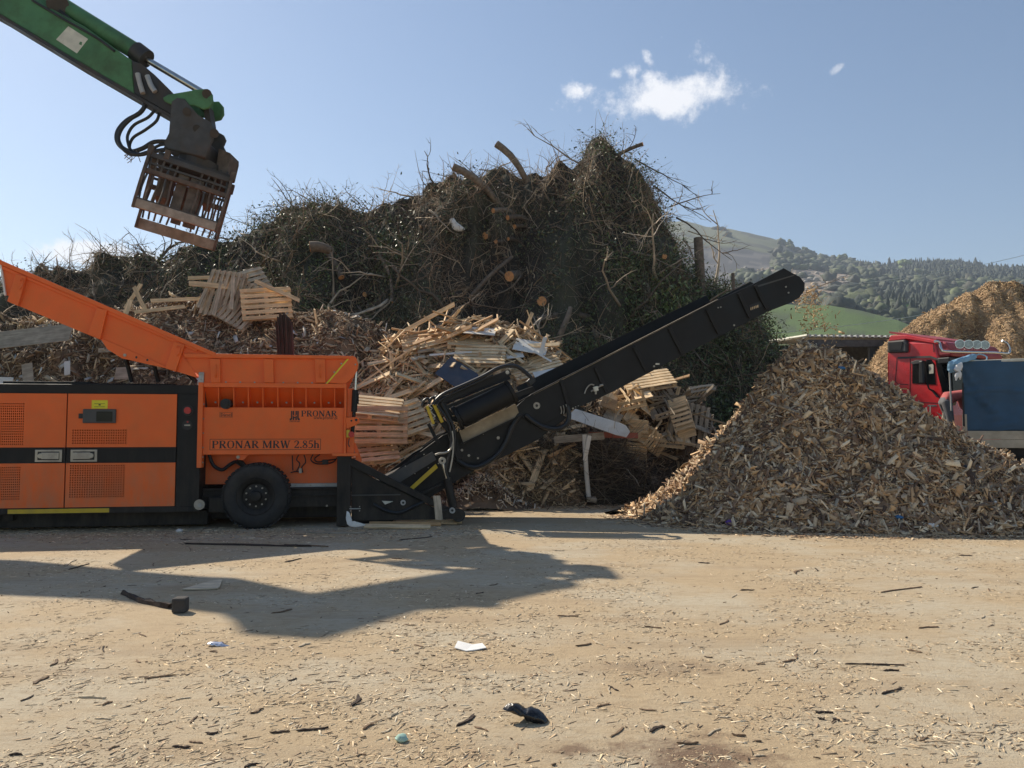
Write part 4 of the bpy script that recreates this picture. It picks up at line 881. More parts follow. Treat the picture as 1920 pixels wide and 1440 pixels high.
sheet('tarpaulin_bundle', [(1777,680),(1786,675),(1805,669),(1828,663),(1830,672),(1812,678),(1797,683),(1792,690),(1793,697),(1780,699),(1776,690)], 16.9, .07, M['ltarp'], 3, 'pale blue crumpled tarpaulin bundled on the front corner of the blue truck bed', 'tarpaulin')
sheet('white_rag', [(1793,684),(1803,679),(1805,688),(1800,694),(1803,701),(1801,712),(1797,708),(1792,714),(1790,702),(1796,698),(1788,693)], 16.8, .04, M['whitecloth'], 5, 'torn white rag hanging from the front corner of the blue tarpaulin', 'rag', .03)
mb = MB(); mb.tube(smooth_pts([P(x,y,16.9) for x,y in ((1826,668),(1838,664),(1850,669),(1848,676),(1835,676),(1822,674))],5), .014, 6); tagp(mb.build('rope', M['ltarp'], None, smooth=True), 'pale blue rope looped on top of the blue truck bed', 'rope')
mb = MB(); mb.tube([P(1780.5,698,17.3), P(1784,770,17.3)], .018, 6); tagp(mb.build('pole', M['galv'], None), 'thin grey pole standing between the red truck and the blue truck bed', 'pole')

# ============================================================ PERSON leaning into the blue truck
def person():
    Y = 17.9; F_ = Frame((0, Y, 0), 0)
    hip = P(1771, 752, Y); Z = Vector
    def q(dx, dy, dz): return hip + Vector((dx, dy, dz))
    J = {'pelvis': q(0,0,0), 'belly': q(.10,0,.08), 'chest': q(.28,0,.20), 'neck': q(.50,0,.20), 'head0': q(.60,0,.16), 'head1': q(.72,0,.08),
         'hl': q(.0,-.10,-.03), 'kl': q(.06,-.12,-.46), 'al': q(.05,-.12,-.90), 'fl': q(.24,-.12,-.95),
         'hr': q(.02,.10,-.03), 'kr': q(.18,.14,-.44), 'ar': q(.16,.14,-.90), 'fr': q(.35,.14,-.95),
         'sl': q(.42,-.19,.16), 'el': q(.46,-.24,-.13), 'wl': q(.64,-.22,-.30), 'pl': q(.71,-.22,-.33),
         'sr': q(.42,.19,.16), 'er': q(.52,.24,-.12), 'wr': q(.72,.22,-.26), 'pr': q(.79,.22,-.29)}
    rad = dict(pelvis=.155, belly=.15, chest=.165, neck=.065, head0=.095, head1=.10, hl=.105, kl=.068, al=.05, fl=.035, hr=.105, kr=.068, ar=.05, fr=.035, sl=.075, el=.055, wl=.036, pl=.032, sr=.075, er=.055, wr=.036, pr=.032)
    E = [('pelvis','belly'),('belly','chest'),('chest','neck'),('neck','head0'),('head0','head1'),('pelvis','hl'),('hl','kl'),('kl','al'),('al','fl'),('pelvis','hr'),('hr','kr'),('kr','ar'),('ar','fr'),('chest','sl'),('sl','el'),('el','wl'),('wl','pl'),('chest','sr'),('sr','er'),('er','wr'),('wr','pr')]
    names = list(J)
    for sd_, base in (('l', J['pl']), ('r', J['pr'])):      # five fingers on each hand
        for k in range(5):
            a = base + Vector((.02, (k-2)*.018, -.01)); n1 = f'{sd_}f{k}a'; n2 = f'{sd_}f{k}b'
            J[n1] = a + Vector((.045, (k-2)*.004, -.01)); J[n2] = a + Vector((.07 + .006*(2-abs(k-2)), (k-2)*.005, -.04)); rad[n1] = .010; rad[n2] = .008
            names += [n1, n2]; E += [('p'+sd_, n1), (n1, n2)]
    me = bpy.data.meshes.new('body'); me.from_pydata([J[n] for n in names], [(names.index(a), names.index(b)) for a, b in E], [])
    o = bpy.data.objects.new('tmp_body', me); col.objects.link(o)
    md = o.modifiers.new('skin', 'SKIN'); md.use_smooth_shade = True
    if not me.skin_vertices: return None
    for i, n in enumerate(names):
        me.skin_vertices[0].data[i].radius = (rad[n]*1.12, rad[n]*1.12); me.skin_vertices[0].data[i].use_root = (n == 'pelvis')
    o.modifiers.new('sub', 'SUBSURF').levels = 2; o.modifiers['sub'].render_levels = 2
    dg = bpy.context.evaluated_depsgraph_get(); dg.update()
    m2 = bpy.data.meshes.new_from_object(o.evaluated_get(dg)); bpy.data.objects.remove(o)
    m2.materials.clear()
    for m_ in (M['jeans'], M['sweater'], M['skin'], M['hair'], M['rubber']): m2.materials.append(m_)
    hx = hip.x
    for p in m2.polygons:
        c = p.center - hip
        k = 1
        if c.z < .02 - .9*(c.x) and c.x < .3: k = 0
        if c.z < -.36: k = 0
        if c.z < -.88: k = 4
        if c.x > .56 and c.z > -.05: k = 2 if c.z < .16 else 3
        if c.x > .60 and c.z < -.2 and c.z > -.5: k = 2
        p.material_index = k
    m2.shade_smooth()
    ob = bpy.data.objects.new('person', m2); col.objects.link(ob)
    tagp(ob, 'person in a red sweatshirt and grey trousers bending over beside the blue truck bed', 'person')
    # platform of the coupling the feet stand on
    f = MB(); f.box(hip.x-.5, hip.x+.75, Y-.45, Y+.5, hip.z-1.08, hip.z-.985); f.box(hip.x-.3, hip.x+.4, Y-.1, Y+.1, .0, hip.z-1.081)
    tagp(f.build('loading_step', M['steel_black'], None), 'dark steel step behind the blue truck bed where the person stands', 'platform')
    return ob
person()
# ============================================================ GROUND, HILLS, SHED
def ground():
    m = bpy.data.materials.new('yard_ground'); m.use_nodes = True; nt = m.node_tree; N = nt.nodes; L = nt.links; b = N['Principled BSDF']
    b.inputs['Roughness'].default_value = .9; tc = N.new('ShaderNodeTexCoord')
    def noise(sc, det=8, ro=.6, st=(1,1,1)):
        mp = N.new('ShaderNodeMapping'); mp.inputs['Scale'].default_value = st; L.new(tc.outputs['Object'], mp.inputs[0])
        n = N.new('ShaderNodeTexNoise'); n.inputs['Scale'].default_value = sc; n.inputs['Detail'].default_value = det; n.inputs['Roughness'].default_value = ro; L.new(mp.outputs[0], n.inputs[0]); return n.outputs['Fac']
    def rng_(v, a, b_, c=0, d=1):
        r = N.new('ShaderNodeMapRange'); L.new(v, r.inputs[0]); r.inputs[1].default_value=a; r.inputs[2].default_value=b_; r.inputs[3].default_value=c; r.inputs[4].default_value=d; return r.outputs[0]
    def mix(f, a, b_, mode='MIX'):
        x = N.new('ShaderNodeMixRGB'); x.blend_type = mode
        L.new(f, x.inputs[0]) if not isinstance(f, float) else setattr(x.inputs[0], 'default_value', f)
        for i, v in ((1,a),(2,b_)):
            if isinstance(v, tuple): x.inputs[i].default_value = (*v,1)
            else: L.new(v, x.inputs[i])
        return x.outputs[0]
    c = mix(rng_(noise(.55,9,.62,(1,1.3,1)), .44, .60), (.46,.345,.205), (.49,.42,.30))     # sawdust film over pale concrete
    c = mix(rng_(noise(.23,4,.5), .5, .68, 0, .45), c, (.45,.335,.20))
    c = mix(rng_(noise(1.9,9,.7), .58, .78, 0, .4), c, (.33,.22,.13))                        # brown dirt
    c = mix(rng_(noise(34,4,.7), .5, .75, 0, .25), c, (.32,.21,.12))
    c = mix(rng_(noise(90,3,.7), .45, .65, 0, .35), c, (.58,.46,.30)); c = mix(rng_(noise(9,8,.75,(1,2.2,1)), .48, .66, 0, .55), c, (.30,.205,.115)); c = mix(rng_(noise(1.1,6,.6,(.35,2.0,1)), .52, .66, 0, .5), c, (.33,.235,.14))
    sep = N.new('ShaderNodeSeparateXYZ'); L.new(tc.outputs['Object'], sep.inputs[0])
    for (x, y, rx, ry, am) in ((.93,4.1,.42,.36,.85),(.3,4.25,.14,.09,.7),(1.05,5.65,.6,.22,.35),(1.4,3.85,.5,.16,.6),(-.15,4.15,.1,.06,.5)):      # damp dark stains
        d = N.new('ShaderNodeVectorMath'); d.operation = 'SUBTRACT'; L.new(tc.outputs['Object'], d.inputs[0]); d.inputs[1].default_value = (x,y,0)
        s = N.new('ShaderNodeVectorMath'); s.operation = 'MULTIPLY'; L.new(d.outputs[0], s.inputs[0]); s.inputs[1].default_value = (1/rx,1/ry,0)
        l = N.new('ShaderNodeVectorMath'); l.operation = 'LENGTH'; L.new(s.outputs[0], l.inputs[0])
        a = N.new('ShaderNodeMath'); a.operation = 'ADD'; L.new(l.outputs['Value'], a.inputs[0]); L.new(rng_(noise(5,8,.75), .3, .7, -.8, .8), a.inputs[1])
        c = mix(rng_(a.outputs[0], .3, 1.1, am, 0), c, (.15,.085,.05))
    # green far land
    f = rng_(sep.outputs['Y'], 40, 60); c = mix(f, c, (.075,.12,.03)); f = rng_(sep.outputs['Y'], -30, -40); c = mix(f, c, (.075,.12,.03))
    L.new(c, b.inputs['Base Color'])
    bp = N.new('ShaderNodeBump'); bp.inputs['Strength'].default_value = .8; bp.inputs['Distance'].default_value = .016
    a = N.new('ShaderNodeMath'); a.operation = 'ADD'; L.new(noise(45,6,.75), a.inputs[0]); L.new(noise(3.5,5), a.inputs[1]); L.new(a.outputs[0], bp.inputs['Height']); L.new(bp.outputs[0], b.inputs['Normal'])
    mb = MB(); ys = [-200,-30,0,4,8,12,16,24,40,60,120,400,3000]; xs = [-3000,-400,-60,-20,-8,0,8,20,60,400,3000]
    V = [(x,y,0) for y in ys for x in xs]; n = len(xs)
    mb.add(V, [(j*n+i, j*n+i+1, (j+1)*n+i+1, (j+1)*n+i) for j in range(len(ys)-1) for i in range(n-1)])
    tagp(mb.build('ground', m), kind='structure')
ground()

def interp(x, pts):
    xs = [p[0] for p in pts]; ys = [p[1] for p in pts]; return np.interp(x, xs, ys)
RIDGE = [(-3000,640),(-600,600),(200,560),(500,520),(800,470),(1000,440),(1150,428),(1240,412),(1290,410),(1330,421),(1370,425),(1400,430),(1430,437),(1455,444),(1482,455),(1500,466),(1530,476),(1560,484),(1600,490),(1650,497),(1662,500),(1700,494),(1800,492),(1850,500),(1920,502),(2100,485),(2600,520),(3600,600),(5500,650)]
def hills():
    layers = [  # distance, function px -> py (height above the horizon in the photo)
      (110, lambda p: 830 + 0*p), (180, lambda p: interp(p, [(-3000,790),(1100,760),(1400,690),(1700,690),(1900,760),(5000,790)])),
      (300, lambda p: interp(p, [(-3000,780),(1000,700),(1380,578),(1450,568),(1560,572),(1620,582),(1690,600),(1740,622),(1800,660),(2100,720),(5000,780)])),
      (360, lambda p: interp(p, [(-3000,790),(1000,720),(1380,596),(1560,590),(1690,612),(1800,650),(2100,700),(5000,790)])),
      (480, lambda p: interp(p, [(-3000,780),(1000,690),(1380,590),(1560,585),(1700,592),(1900,600),(5000,780)])),
      (620, lambda p: interp(p, [(-3000,760),(1000,640),(1300,560),(1440,548),(1560,545),(1640,552),(1740,556),(1900,560),(5000,760)])),
      (800, lambda p: interp(p, [(-3000,740),(1000,560),(1300,515),(1400,505),(1500,512),(1600,520),(1700,530),(1900,535),(5000,740)])),
      (1000, lambda p: .25*interp(p, [(1300,515),(1900,530)]) + .75*interp(p, RIDGE)+9),
      (1250, lambda p: interp(p, RIDGE)+0), (1500, lambda p: interp(p, RIDGE)+28), (2200, lambda p: 780+0*p)]
    pxs = np.concatenate([np.linspace(-3000,1150,60), np.linspace(1160,2060,230), np.linspace(2080,5500,50)])
    # refine layers in between
    LY = []
    for (a, fa), (b, fb) in zip(layers[:-1], layers[1:]):
        k = 10 if a < 1200 else 3
        for i in range(k):
            t = i/k; LY.append((a+(b-a)*t, (1-t)*fa(pxs)+t*fb(pxs)))
    LY.append((layers[-1][0], layers[-1][1](pxs)))
    V = []; C = []
    for (Y, py) in LY:
        u = (pxs-960)/FPX
        for i, p in enumerate(pxs):
            X = u[i]*Y; amp = Y*.0022
            z = H + (805-py[i])/FPX*Y + (amp*mnoise.noise(Vector((X*.02, Y*.02, 1)))*1.3 + amp*.7*mnoise.noise(Vector((X*.06, Y*.05, 5)))) * (1 if Y < 1200 else .35)
            if Y <= 110: z = -2
            V.append((X, Y, z))
            C.append(landcol(p, py[i], X, Y))
    n = len(pxs); m = len(LY)
    idx = np.arange(n*m).reshape(m, n); F = np.stack([idx[:-1,:-1], idx[:-1,1:], idx[1:,1:], idx[1:,:-1]], -1).reshape(-1,4)
    o = mesh_np('hills', V, F, M['soil'], C, None, True); tagp(o, kind='structure'); return np.array(V).reshape(m, n, 3), pxs, LY
def landcol(p, py, X, Y):
    n = mnoise.noise(Vector((X*.012, Y*.009, 2))); n2 = mnoise.noise(Vector((X*.05, Y*.04, 8)))
    meadow = (.095,.15,.035); grass2 = (.12,.15,.055); scrub = (.06,.062,.036); quarry = (.26,.20,.14); darkq = (.05,.05,.052)
    if Y < 380: c = meadow if n2 > -.25 else (.075,.105,.04)
    elif Y < 700:
        c = scrub if n > -.15 else grass2
        if 1380 < p < 1640 and 505 < py < 590 and n2 > -.3: c = quarry
    elif Y < 1000:
        c = scrub if n > -.2 else grass2
        if 1280 < p < 1450 and py > 462: c = darkq if n2 < .2 else (.12,.11,.10)
        if 1430 < p < 1600 and py > 500 and n2 > -.2: c = quarry
    else: c = (.125,.135,.065) if (p < 1470 and n > -.35) else scrub
    k = 1 + .25*n2; return tuple(v*k for v in c)
HV, HPX, HLY = hills()
def hill_z(X, Y):
    m = np.searchsorted([l[0] for l in HLY], Y); m = min(max(m,1), len(HLY)-1)
    t = (Y-HLY[m-1][0])/(HLY[m][0]-HLY[m-1][0]); px = 960 + X/Y*FPX
    a = np.interp(px, HPX, HV[m-1,:,2]); b = np.interp(px, HPX, HV[m,:,2]); return (1-t)*a+t*b
# ---- far woods
def ico():
    import bmesh
    bm = bmesh.new(); bmesh.ops.create_icosphere(bm, subdivisions=2, radius=1); v = np.array([x.co[:] for x in bm.verts]); f = np.array([[q.index for q in x.verts] for x in bm.faces]); bm.free(); return v, f
IV, IF = ico()
def crown_set(items):
    """items: (x, y, z, w, h, colour, conifer)"""
    Vs, Fs, Cs = [], [], []; n = 0
    for (x, y, z, w, h, c, con) in items:
        v = IV.copy()
        if con:
            t = (v[:,2]+1)/2; rr = (1-t)*.9+.05; ang = np.arctan2(v[:,1], v[:,0]); jag = 1+.35*rng.normal(size=len(v))*(t<.95)
            v = np.stack([np.cos(ang)*rr*jag, np.sin(ang)*rr*jag, t*2-1], 1)
        else: v = v*(1+.22*rng.normal(size=(len(v),1))); 
        V = np.stack([x+v[:,0]*w, y+v[:,1]*w, z+h/2+v[:,2]*h/2], 1)
        cc = np.clip(np.array(c)[None]*(1+.22*rng.normal(size=(len(v),1))), .005, 1)
        Vs.append(V); Fs.append(IF+n); Cs.append(cc); n += len(v)
    return np.concatenate(Vs), np.concatenate(Fs), np.concatenate(Cs)
decid = [(.055,.068,.032),(.072,.085,.042),(.095,.115,.045),(.065,.065,.042),(.045,.055,.03)]; conif = [(.020,.032,.018),(.028,.042,.022)]
items = []
def put(px, Y, w, h, c, con, jit=1):
    X = (px-960)/FPX*Y; items.append((X, Y, hill_z(X, Y)-.3*w*(not con), w*rng.uniform(.8,1.25), h*rng.uniform(.8,1.2), c, con))
R_ = rng.uniform
n2_ = lambda X, Y: mnoise.noise(Vector((X*.02, Y*.02, 9)))
for k in range(2600):
    px, Y = R_(1250, 2050), R_(470, 1230); X = (px-960)/FPX*Y; py = 805-(hill_z(X,Y)-H)/Y*FPX
    n = mnoise.noise(Vector((X*.012, Y*.010, 4)))
    if Y > 1000 and px < 1460: ok = (Y > 1120 and n > .35 and px > 1340)
    elif px < 1450 and py < 560: ok = n > .28
    elif 1440 < px < 1560 and 505 < py < 560: ok = n > .2
    else: ok = n > -.35
    if not ok: continue
    if 1490 < px < 1605 and 507 < py < 562 and n2_(X,Y) > -.2: continue
    con = (px > 1655 and py < 530 and n > -.3) or (1650 < px < 1770 and 540 < py < 610)
    put(px, Y, R_(3.2,5.5) if con else R_(4,7.5), R_(6.5,10) if con else R_(6,11), conif[k%2] if con else decid[k%5], con)
for k in range(170):
    put(R_(1700,1900), R_(1000,1240), R_(2.4,3.6), R_(8,12), conif[k%2], True)
for px in np.arange(1655, 1852, 3.2): put(px+R_(-1,1), 1240, R_(2.0,3.2), R_(7,12), conif[int(px)%2], True)
for px in np.arange(1600, 1655, 5): put(px, 1230, 3, 9, conif[0], True)
for k in range(260): put(R_(1560,1780), R_(385,470), R_(3,5), R_(5,10), decid[k%5] if k%3 else conif[0], False)
for k in range(90): put(R_(1660,1775), R_(400,480), R_(2.6,4), R_(10,15), conif[k%2], True)
for k in range(90): put(R_(1440,1700), 345+R_(0,25), R_(1.5,2.5), R_(2,4), decid[k%5], False)
V, F, C = crown_set(items); tagp(mesh_np('woodland', V, F, M['attr'], C), kind='stuff')
# ---- single trees one can tell apart
def far_tree(px, Y, w, h, c, con, label, name, group=None):
    X = (px-960)/FPX*Y; z = hill_z(X, Y); r = empty(name, (X, Y, z), 0, label, 'tree', group)
    MB().tube([(0,0,-.5),(0.1,0,h*.3),(0,.1,h*.75)], w*.09, 6, w*.03).build('trunk', M['bark'], r)
    its = []
    for k in range(26 if not con else 1):
        if con: its.append((0,0,h*.12,w,h*.9,c,True)); continue
        a, t, e = R_(0,6.28), R_(0,1)**.5, R_(-1,1); rr = w*.72*t*math.sqrt(max(.05,1-e*e)); its.append((rr*math.cos(a), rr*math.sin(a), h*.5+e*h*.34-w*.15, w*R_(.22,.36), w*R_(.4,.6), tuple(np.array(c)*R_(.75,1.25)), False))
    V, F, C = crown_set(its); mesh_np('crown', V, F, M['attr'], C, r)
far_tree(1698, 420, 7, 11, (.16,.24,.05), False, 'bright green round tree beside the dark conifers in the valley', 'broadleaf_tree')
far_tree(1702, 1120, 13, 15, (.15,.20,.06), False, 'pale yellow green broad tree in front of the conifer ridge', 'broadleaf_tree')
far_tree(1587, 1180, 10, 16, (.13,.16,.06), False, 'tall pale crowned tree on the hill ridge left of the conifer row', 'broadleaf_tree')
far_tree(1487, 1200, 7, 14, (.09,.12,.05), False, 'first tall tree on the ridge where the bare hilltop ends', 'broadleaf_tree')
far_tree(1514, 1200, 8, 12, (.07,.10,.045), False, 'dark rounded ridge tree right of the first tall one', 'broadleaf_tree')
far_tree(1527, 1200, 6, 10, (.03,.05,.03), False, 'small dark ridge tree beside the rounded one', 'broadleaf_tree')
far_tree(1736, 330, 4, 5, (.07,.12,.035), False, 'low green tree at the right end of the meadow above the red truck', 'broadleaf_tree')
far_tree(1675, 1235, 5, 17, conif[0], True, 'dark pointed conifer at the left end of the ridge row', 'conifer_tree')
far_tree(1745, 420, 4, 17, conif[0], True, 'tallest dark conifer of the clump in the valley', 'conifer_tree')
far_tree(1838, 1235, 5, 16, conif[1], True, 'dark conifer at the right end of the ridge row', 'conifer_tree')
# rocks of the quarry
rk = []
for k in range(120): px, Y = R_(1390,1600), R_(620,830); X = (px-960)/FPX*Y; rk.append((X, Y, hill_z(X,Y)-1, R_(1.5,4), R_(2,4), (.33,.30,.26) if k%3 else (.42,.33,.22), False))
V, F, C = crown_set(rk); tagp(mesh_np('quarry_rocks', V, F, M['attr'], C), kind='stuff')
# haze
hz = MB(); hz.box(-3200, 3200, -220, 3100, -3.2, 420); ho = hz.build('haze', M['attr']); ho.data.materials.clear()
hm = bpy.data.materials.new('thin_haze'); hm.use_nodes = True; nt = hm.node_tree; nt.nodes.clear(); o_ = nt.nodes.new('ShaderNodeOutputMaterial'); pv = nt.nodes.new('ShaderNodeVolumePrincipled')
pv.inputs['Density'].default_value = .00026; pv.inputs['Color'].default_value = (.74,.85,1,1); pv.inputs['Anisotropy'].default_value = .3
nt.links.new(pv.outputs[0], o_.inputs['Volume']); ho.data.materials.append(hm); ho['kind'] = 'stuff'
# cables over the valley
for (a, b, lab) in (((1590,536),(1900,487),'upper thin grey cable crossing the valley in front of the wooded hill'), ((1440,628),(1790,582),'lower thin pale cable crossing above the green meadow')):
    p, q = P(*a, 55), P(*b, 75); d = q-p; p -= d*.6; q += d*.5; pts = [p+(q-p)*t+Vector((0,0,-1.0*4*t*(1-t)+.9)) for t in np.linspace(0,1,14)]
    tagp(MB().tube(pts, .022, 5).build('cable', M['cable']), lab, 'cable')
# shed
SF = Frame((P(1515,700,33).x, 33, 0), 0)
shed = empty('open_shed', SF.O, 0, 'low open shed with corrugated metal roof behind the chip heap', 'shed')
e0, e1, e2 = SF(1515,630), SF(1668,634), SF(1515,628)
le = P(1405,646,44) - SF.O
mb = MB(); mb.add([(e0.x-.1,0,e0.z),(e1.x+8,0,e1.z),(e1.x+8,11,e1.z+.9),(le.x,11,le.z)], [(0,1,2,3)]); mb.build('shed_roof', M['roofmetal'], shed)
mb = MB(); n = 46
for k in range(n):
    x = e0.x + (e1.x+8-e0.x)*k/n; mb.box(x, x+.12, -.05, .6, e0.z+(e1.z-e0.z)*min(1,k/n*1.6)-.04, e0.z+(e1.z-e0.z)*min(1,k/n*1.6)+.07)
mb.build('roof_corrugation', M['roofmetal'], shed)['kind'] = 'stuff'
mb = MB(); a = Vector((e0.x,0,e0.z+.02)); b = Vector(le); mb.tube([a, b], .07, 6); mb.build('verge_trim', M['cream'], shed)
mb = MB(); mb.box(e0.x-3, e1.x+8, 10, 10.2, 0, e1.z+.75); mb.build('back_wall', M['shedwall'], shed)

mb = MB(); mb.box(e0.x, e1.x+8, .02, .12, e1.z-.35, e1.z-.06); mb.build('fascia_beam', M['shedwall'], shed)
for k in range(4): MB().box(e0.x+k*2.6, e0.x+k*2.6+.2, .15, .35, 0, e1.z-.36).build('shed_post', M['shedwall'], shed)
# ============================================================ HEAPS
def fbm(x, y, z, o=4):
    return mnoise.fractal(Vector((x, y, z)), 0.9, 2.1, o)
class Heap:
    def __init__(s, name, sil, Yr, Yb, Yk, nx, nt, power, lump, colfn, seed, kind='structure', label=None, cat=None, freq=1.0):
        """sil: silhouette points (px, py) on the ridge that stands at depth Yr; front foot at Yb, back foot at Yk"""
        pts = []
        for (px, py) in sil:
            v = P(px, py, Yr); pts.append((v.x, max(v.z, .02)))
        xs = np.linspace(pts[0][0], pts[-1][0], nx); rz = np.interp(xs, [p[0] for p in pts], [p[1] for p in pts])
        ts = np.concatenate([np.linspace(0, 1, nt), np.linspace(1, 2, nt//2)[1:]])
        V = np.zeros((len(ts), nx, 3)); C = np.zeros((len(ts), nx, 3))
        for j, t in enumerate(ts):
            for i, x in enumerate(xs):
                fx = min(1, min(i, nx-1-i)/(nx*.02)+.0)
                y = Yb+(Yr-Yb)*t if t <= 1 else Yr+(Yk-Yr)*(t-1)
                h = 1-(1-t)**power if t <= 1 else 1-(t-1)**1.6
                # lumps fade towards the foot and the ridge line
                n = fbm(x*.7*freq, t*2.2*freq, seed); n2 = fbm(x*2.3*freq, t*6*freq, seed+9)
                z = rz[i]*h + lump*.35*n2*min(1, rz[i])*(h > .02)
                y -= lump*(1.0*n+.45*n2)*min(1, h*3)*(1 if t < 1 else .4)
                V[j,i] = (x, y, max(z, -.05) if t > 0 else -.05); C[j,i] = colfn(x, t, n, n2)
        m = len(ts); idx = np.arange(m*nx).reshape(m, nx)
        F = np.stack([idx[:-1,:-1], idx[:-1,1:], idx[1:,1:], idx[1:,:-1]], -1).reshape(-1,4)
        s.V, s.F = V.reshape(-1,3), F
        s.o = mesh_np(name, s.V, F, M['soil'], C.reshape(-1,3), None, True)
        tagp(s.o, label, cat, None, kind); s.bvh = BVHTree.FromPolygons([tuple(v) for v in s.V], [tuple(f) for f in F])
    def sample(s, n, front=True, zmin=.0, zmax=99):
        a, b, c, d = (s.V[s.F[:,k]] for k in range(4)); cr = np.cross(c-a, d-b); ar = np.linalg.norm(cr, axis=1)+1e-9; nr = cr/ar[:,None]
        ctr = (a+b+c+d)/4; view = np.array([0,0,H])-ctr; view /= np.linalg.norm(view, axis=1)[:,None]
        w = ar.copy()
        if front: w *= ((nr*view).sum(1) > -.15)
        w *= (ctr[:,2] > zmin)*(ctr[:,2] < zmax)*(np.abs(ctr[:,0]) < ctr[:,1]*.70)
        f = rng.choice(len(s.F), n, p=w/w.sum()); u, v = rng.random((2, n, 1))
        pos = (a[f]*(1-u)+b[f]*u)*(1-v)+(d[f]*(1-u)+c[f]*u)*v; return pos, nr[f]
    def hit(s, px, py):
        r = ray(px, py).normalized(); h = s.bvh.ray_cast(Vector((0,0,H)), r); return (h[0], h[1]) if h[0] else None

def unit(v): return v/np.maximum(np.linalg.norm(v, axis=1)[:,None], 1e-9)
def slivers(pos, nrm, Lr, Wr, Tr, tilt, cols, lift=.0, bias=None, ground_lying=False):
    n = len(pos); g = rng.normal(size=(n,3))
    if bias is not None: g = g*.6 + np.array(bias)[None]
    ax = unit(g - (g*nrm).sum(1)[:,None]*nrm); ax = unit(ax + tilt*rng.normal(size=(n,3))); az = unit(nrm + tilt*rng.normal(size=(n,3))); ay = unit(np.cross(az, ax)); az = np.cross(ax, ay)
    u = rng.random(n); L = Lr[0]*(Lr[1]/Lr[0])**(u**1.6); W = rng.uniform(*Wr, n)*(.5+.5*L/Lr[1]); T = rng.uniform(*Tr, n)
    e = rng.uniform(.25, 1, (n,2)); sk = rng.uniform(-.3,.3,(n,2)); V = np.zeros((n,8,3)); k = 0
    pos = pos + nrm*lift
    for i, sx_ in enumerate((-1,1)):
        for (sy_, sz_) in ((-1,-1),(1,-1),(1,1),(-1,1)):
            V[:,k] = pos + ax*(sx_*L/2*(1+sk[:,i]*sy_*.4))[:,None] + ay*(sy_*W/2*e[:,i])[:,None] + az*(sz_*T/2)[:,None]; k += 1
    f = np.array([(0,3,2,1),(4,5,6,7),(0,1,5,4),(1,2,6,5),(2,3,7,6),(3,0,4,7)])
    if ground_lying: f = f[[0,1,3,4,5]]        # the underside rests on the ground
    F = (f[None]+8*np.arange(n)[:,None,None]).reshape(-1,4)
    cl = np.array(cols)[rng.integers(0, len(cols), n)]*rng.uniform(.62,1.3,(n,1)); C = np.repeat(cl[:,None], 8, 1)
    return V.reshape(-1,3), F, C.reshape(-1,3)
def twigs(pos, dirs, Lr, r, cols, curl=.5, seg=4, grav=-.15):
    n = len(pos); d = unit(dirs); L = Lr[0]+(Lr[1]-Lr[0])*rng.random(n)**2.2; rad = r[0]+(r[1]-r[0])*rng.random(n)**2; p = pos.copy(); V = np.zeros((n,(seg+1)*3,3))
    bend = rng.normal(size=(n,3))*curl
    for k in range(seg+1):
        a = unit(np.cross(d, np.array([.3,.2,.9])[None])); b = np.cross(d, a); rr = (rad*(1-.7*k/seg))[:,None]
        for q in range(3): th = 2*math.pi*q/3; V[:,k*3+q] = p + rr*(a*math.cos(th)+b*math.sin(th))
        p = p + d*(L/seg)[:,None]; d = unit(d + bend/seg + rng.normal(size=(n,3))*curl*.25 + np.array([0,0,grav])/seg)
    f = np.array([(k*3+q, k*3+(q+1)%3, (k+1)*3+(q+1)%3, (k+1)*3+q) for k in range(seg) for q in range(3)])
    F = (f[None]+(seg+1)*3*np.arange(n)[:,None,None]).reshape(-1,4)
    cl = np.array(cols)[rng.integers(0,len(cols),n)]*rng.uniform(.5,1.4,(n,1)); return V.reshape(-1,3), F, np.repeat(cl[:,None],(seg+1)*3,1).reshape(-1,3)
def leaves(pos, size, cols, droop=.3):
    n = len(pos); a = unit(rng.normal(size=(n,3))+np.array([0,0,-droop])); b = unit(np.cross(a, rng.normal(size=(n,3)))); c = np.cross(a,b)
    L = rng.uniform(*size, n)[:,None]; W = L*.42
    V = np.stack([pos, pos+a*L*.5+b*W*.5+c*W*.12, pos+a*L, pos+a*L*.5-b*W*.5+c*W*.12], 1)
    F = (np.array([[0,1,2,3]])[None]+4*np.arange(n)[:,None,None]).reshape(-1,4)
    cl = np.array(cols)[rng.integers(0,len(cols),n)]*rng.uniform(.55,1.4,(n,1)); return V.reshape(-1,3), F, np.repeat(cl[:,None],4,1).reshape(-1,3)
def stuff(name, parts, m_='attr'):
    n = 0; Vs, Fs, Cs = [], [], []
    for V, F, C in parts: Vs.append(V); Fs.append(F+n); Cs.append(C); n += len(V)
    return tagp(mesh_np(name, np.concatenate(Vs), np.concatenate(Fs), M[m_], np.concatenate(Cs)), kind='stuff')

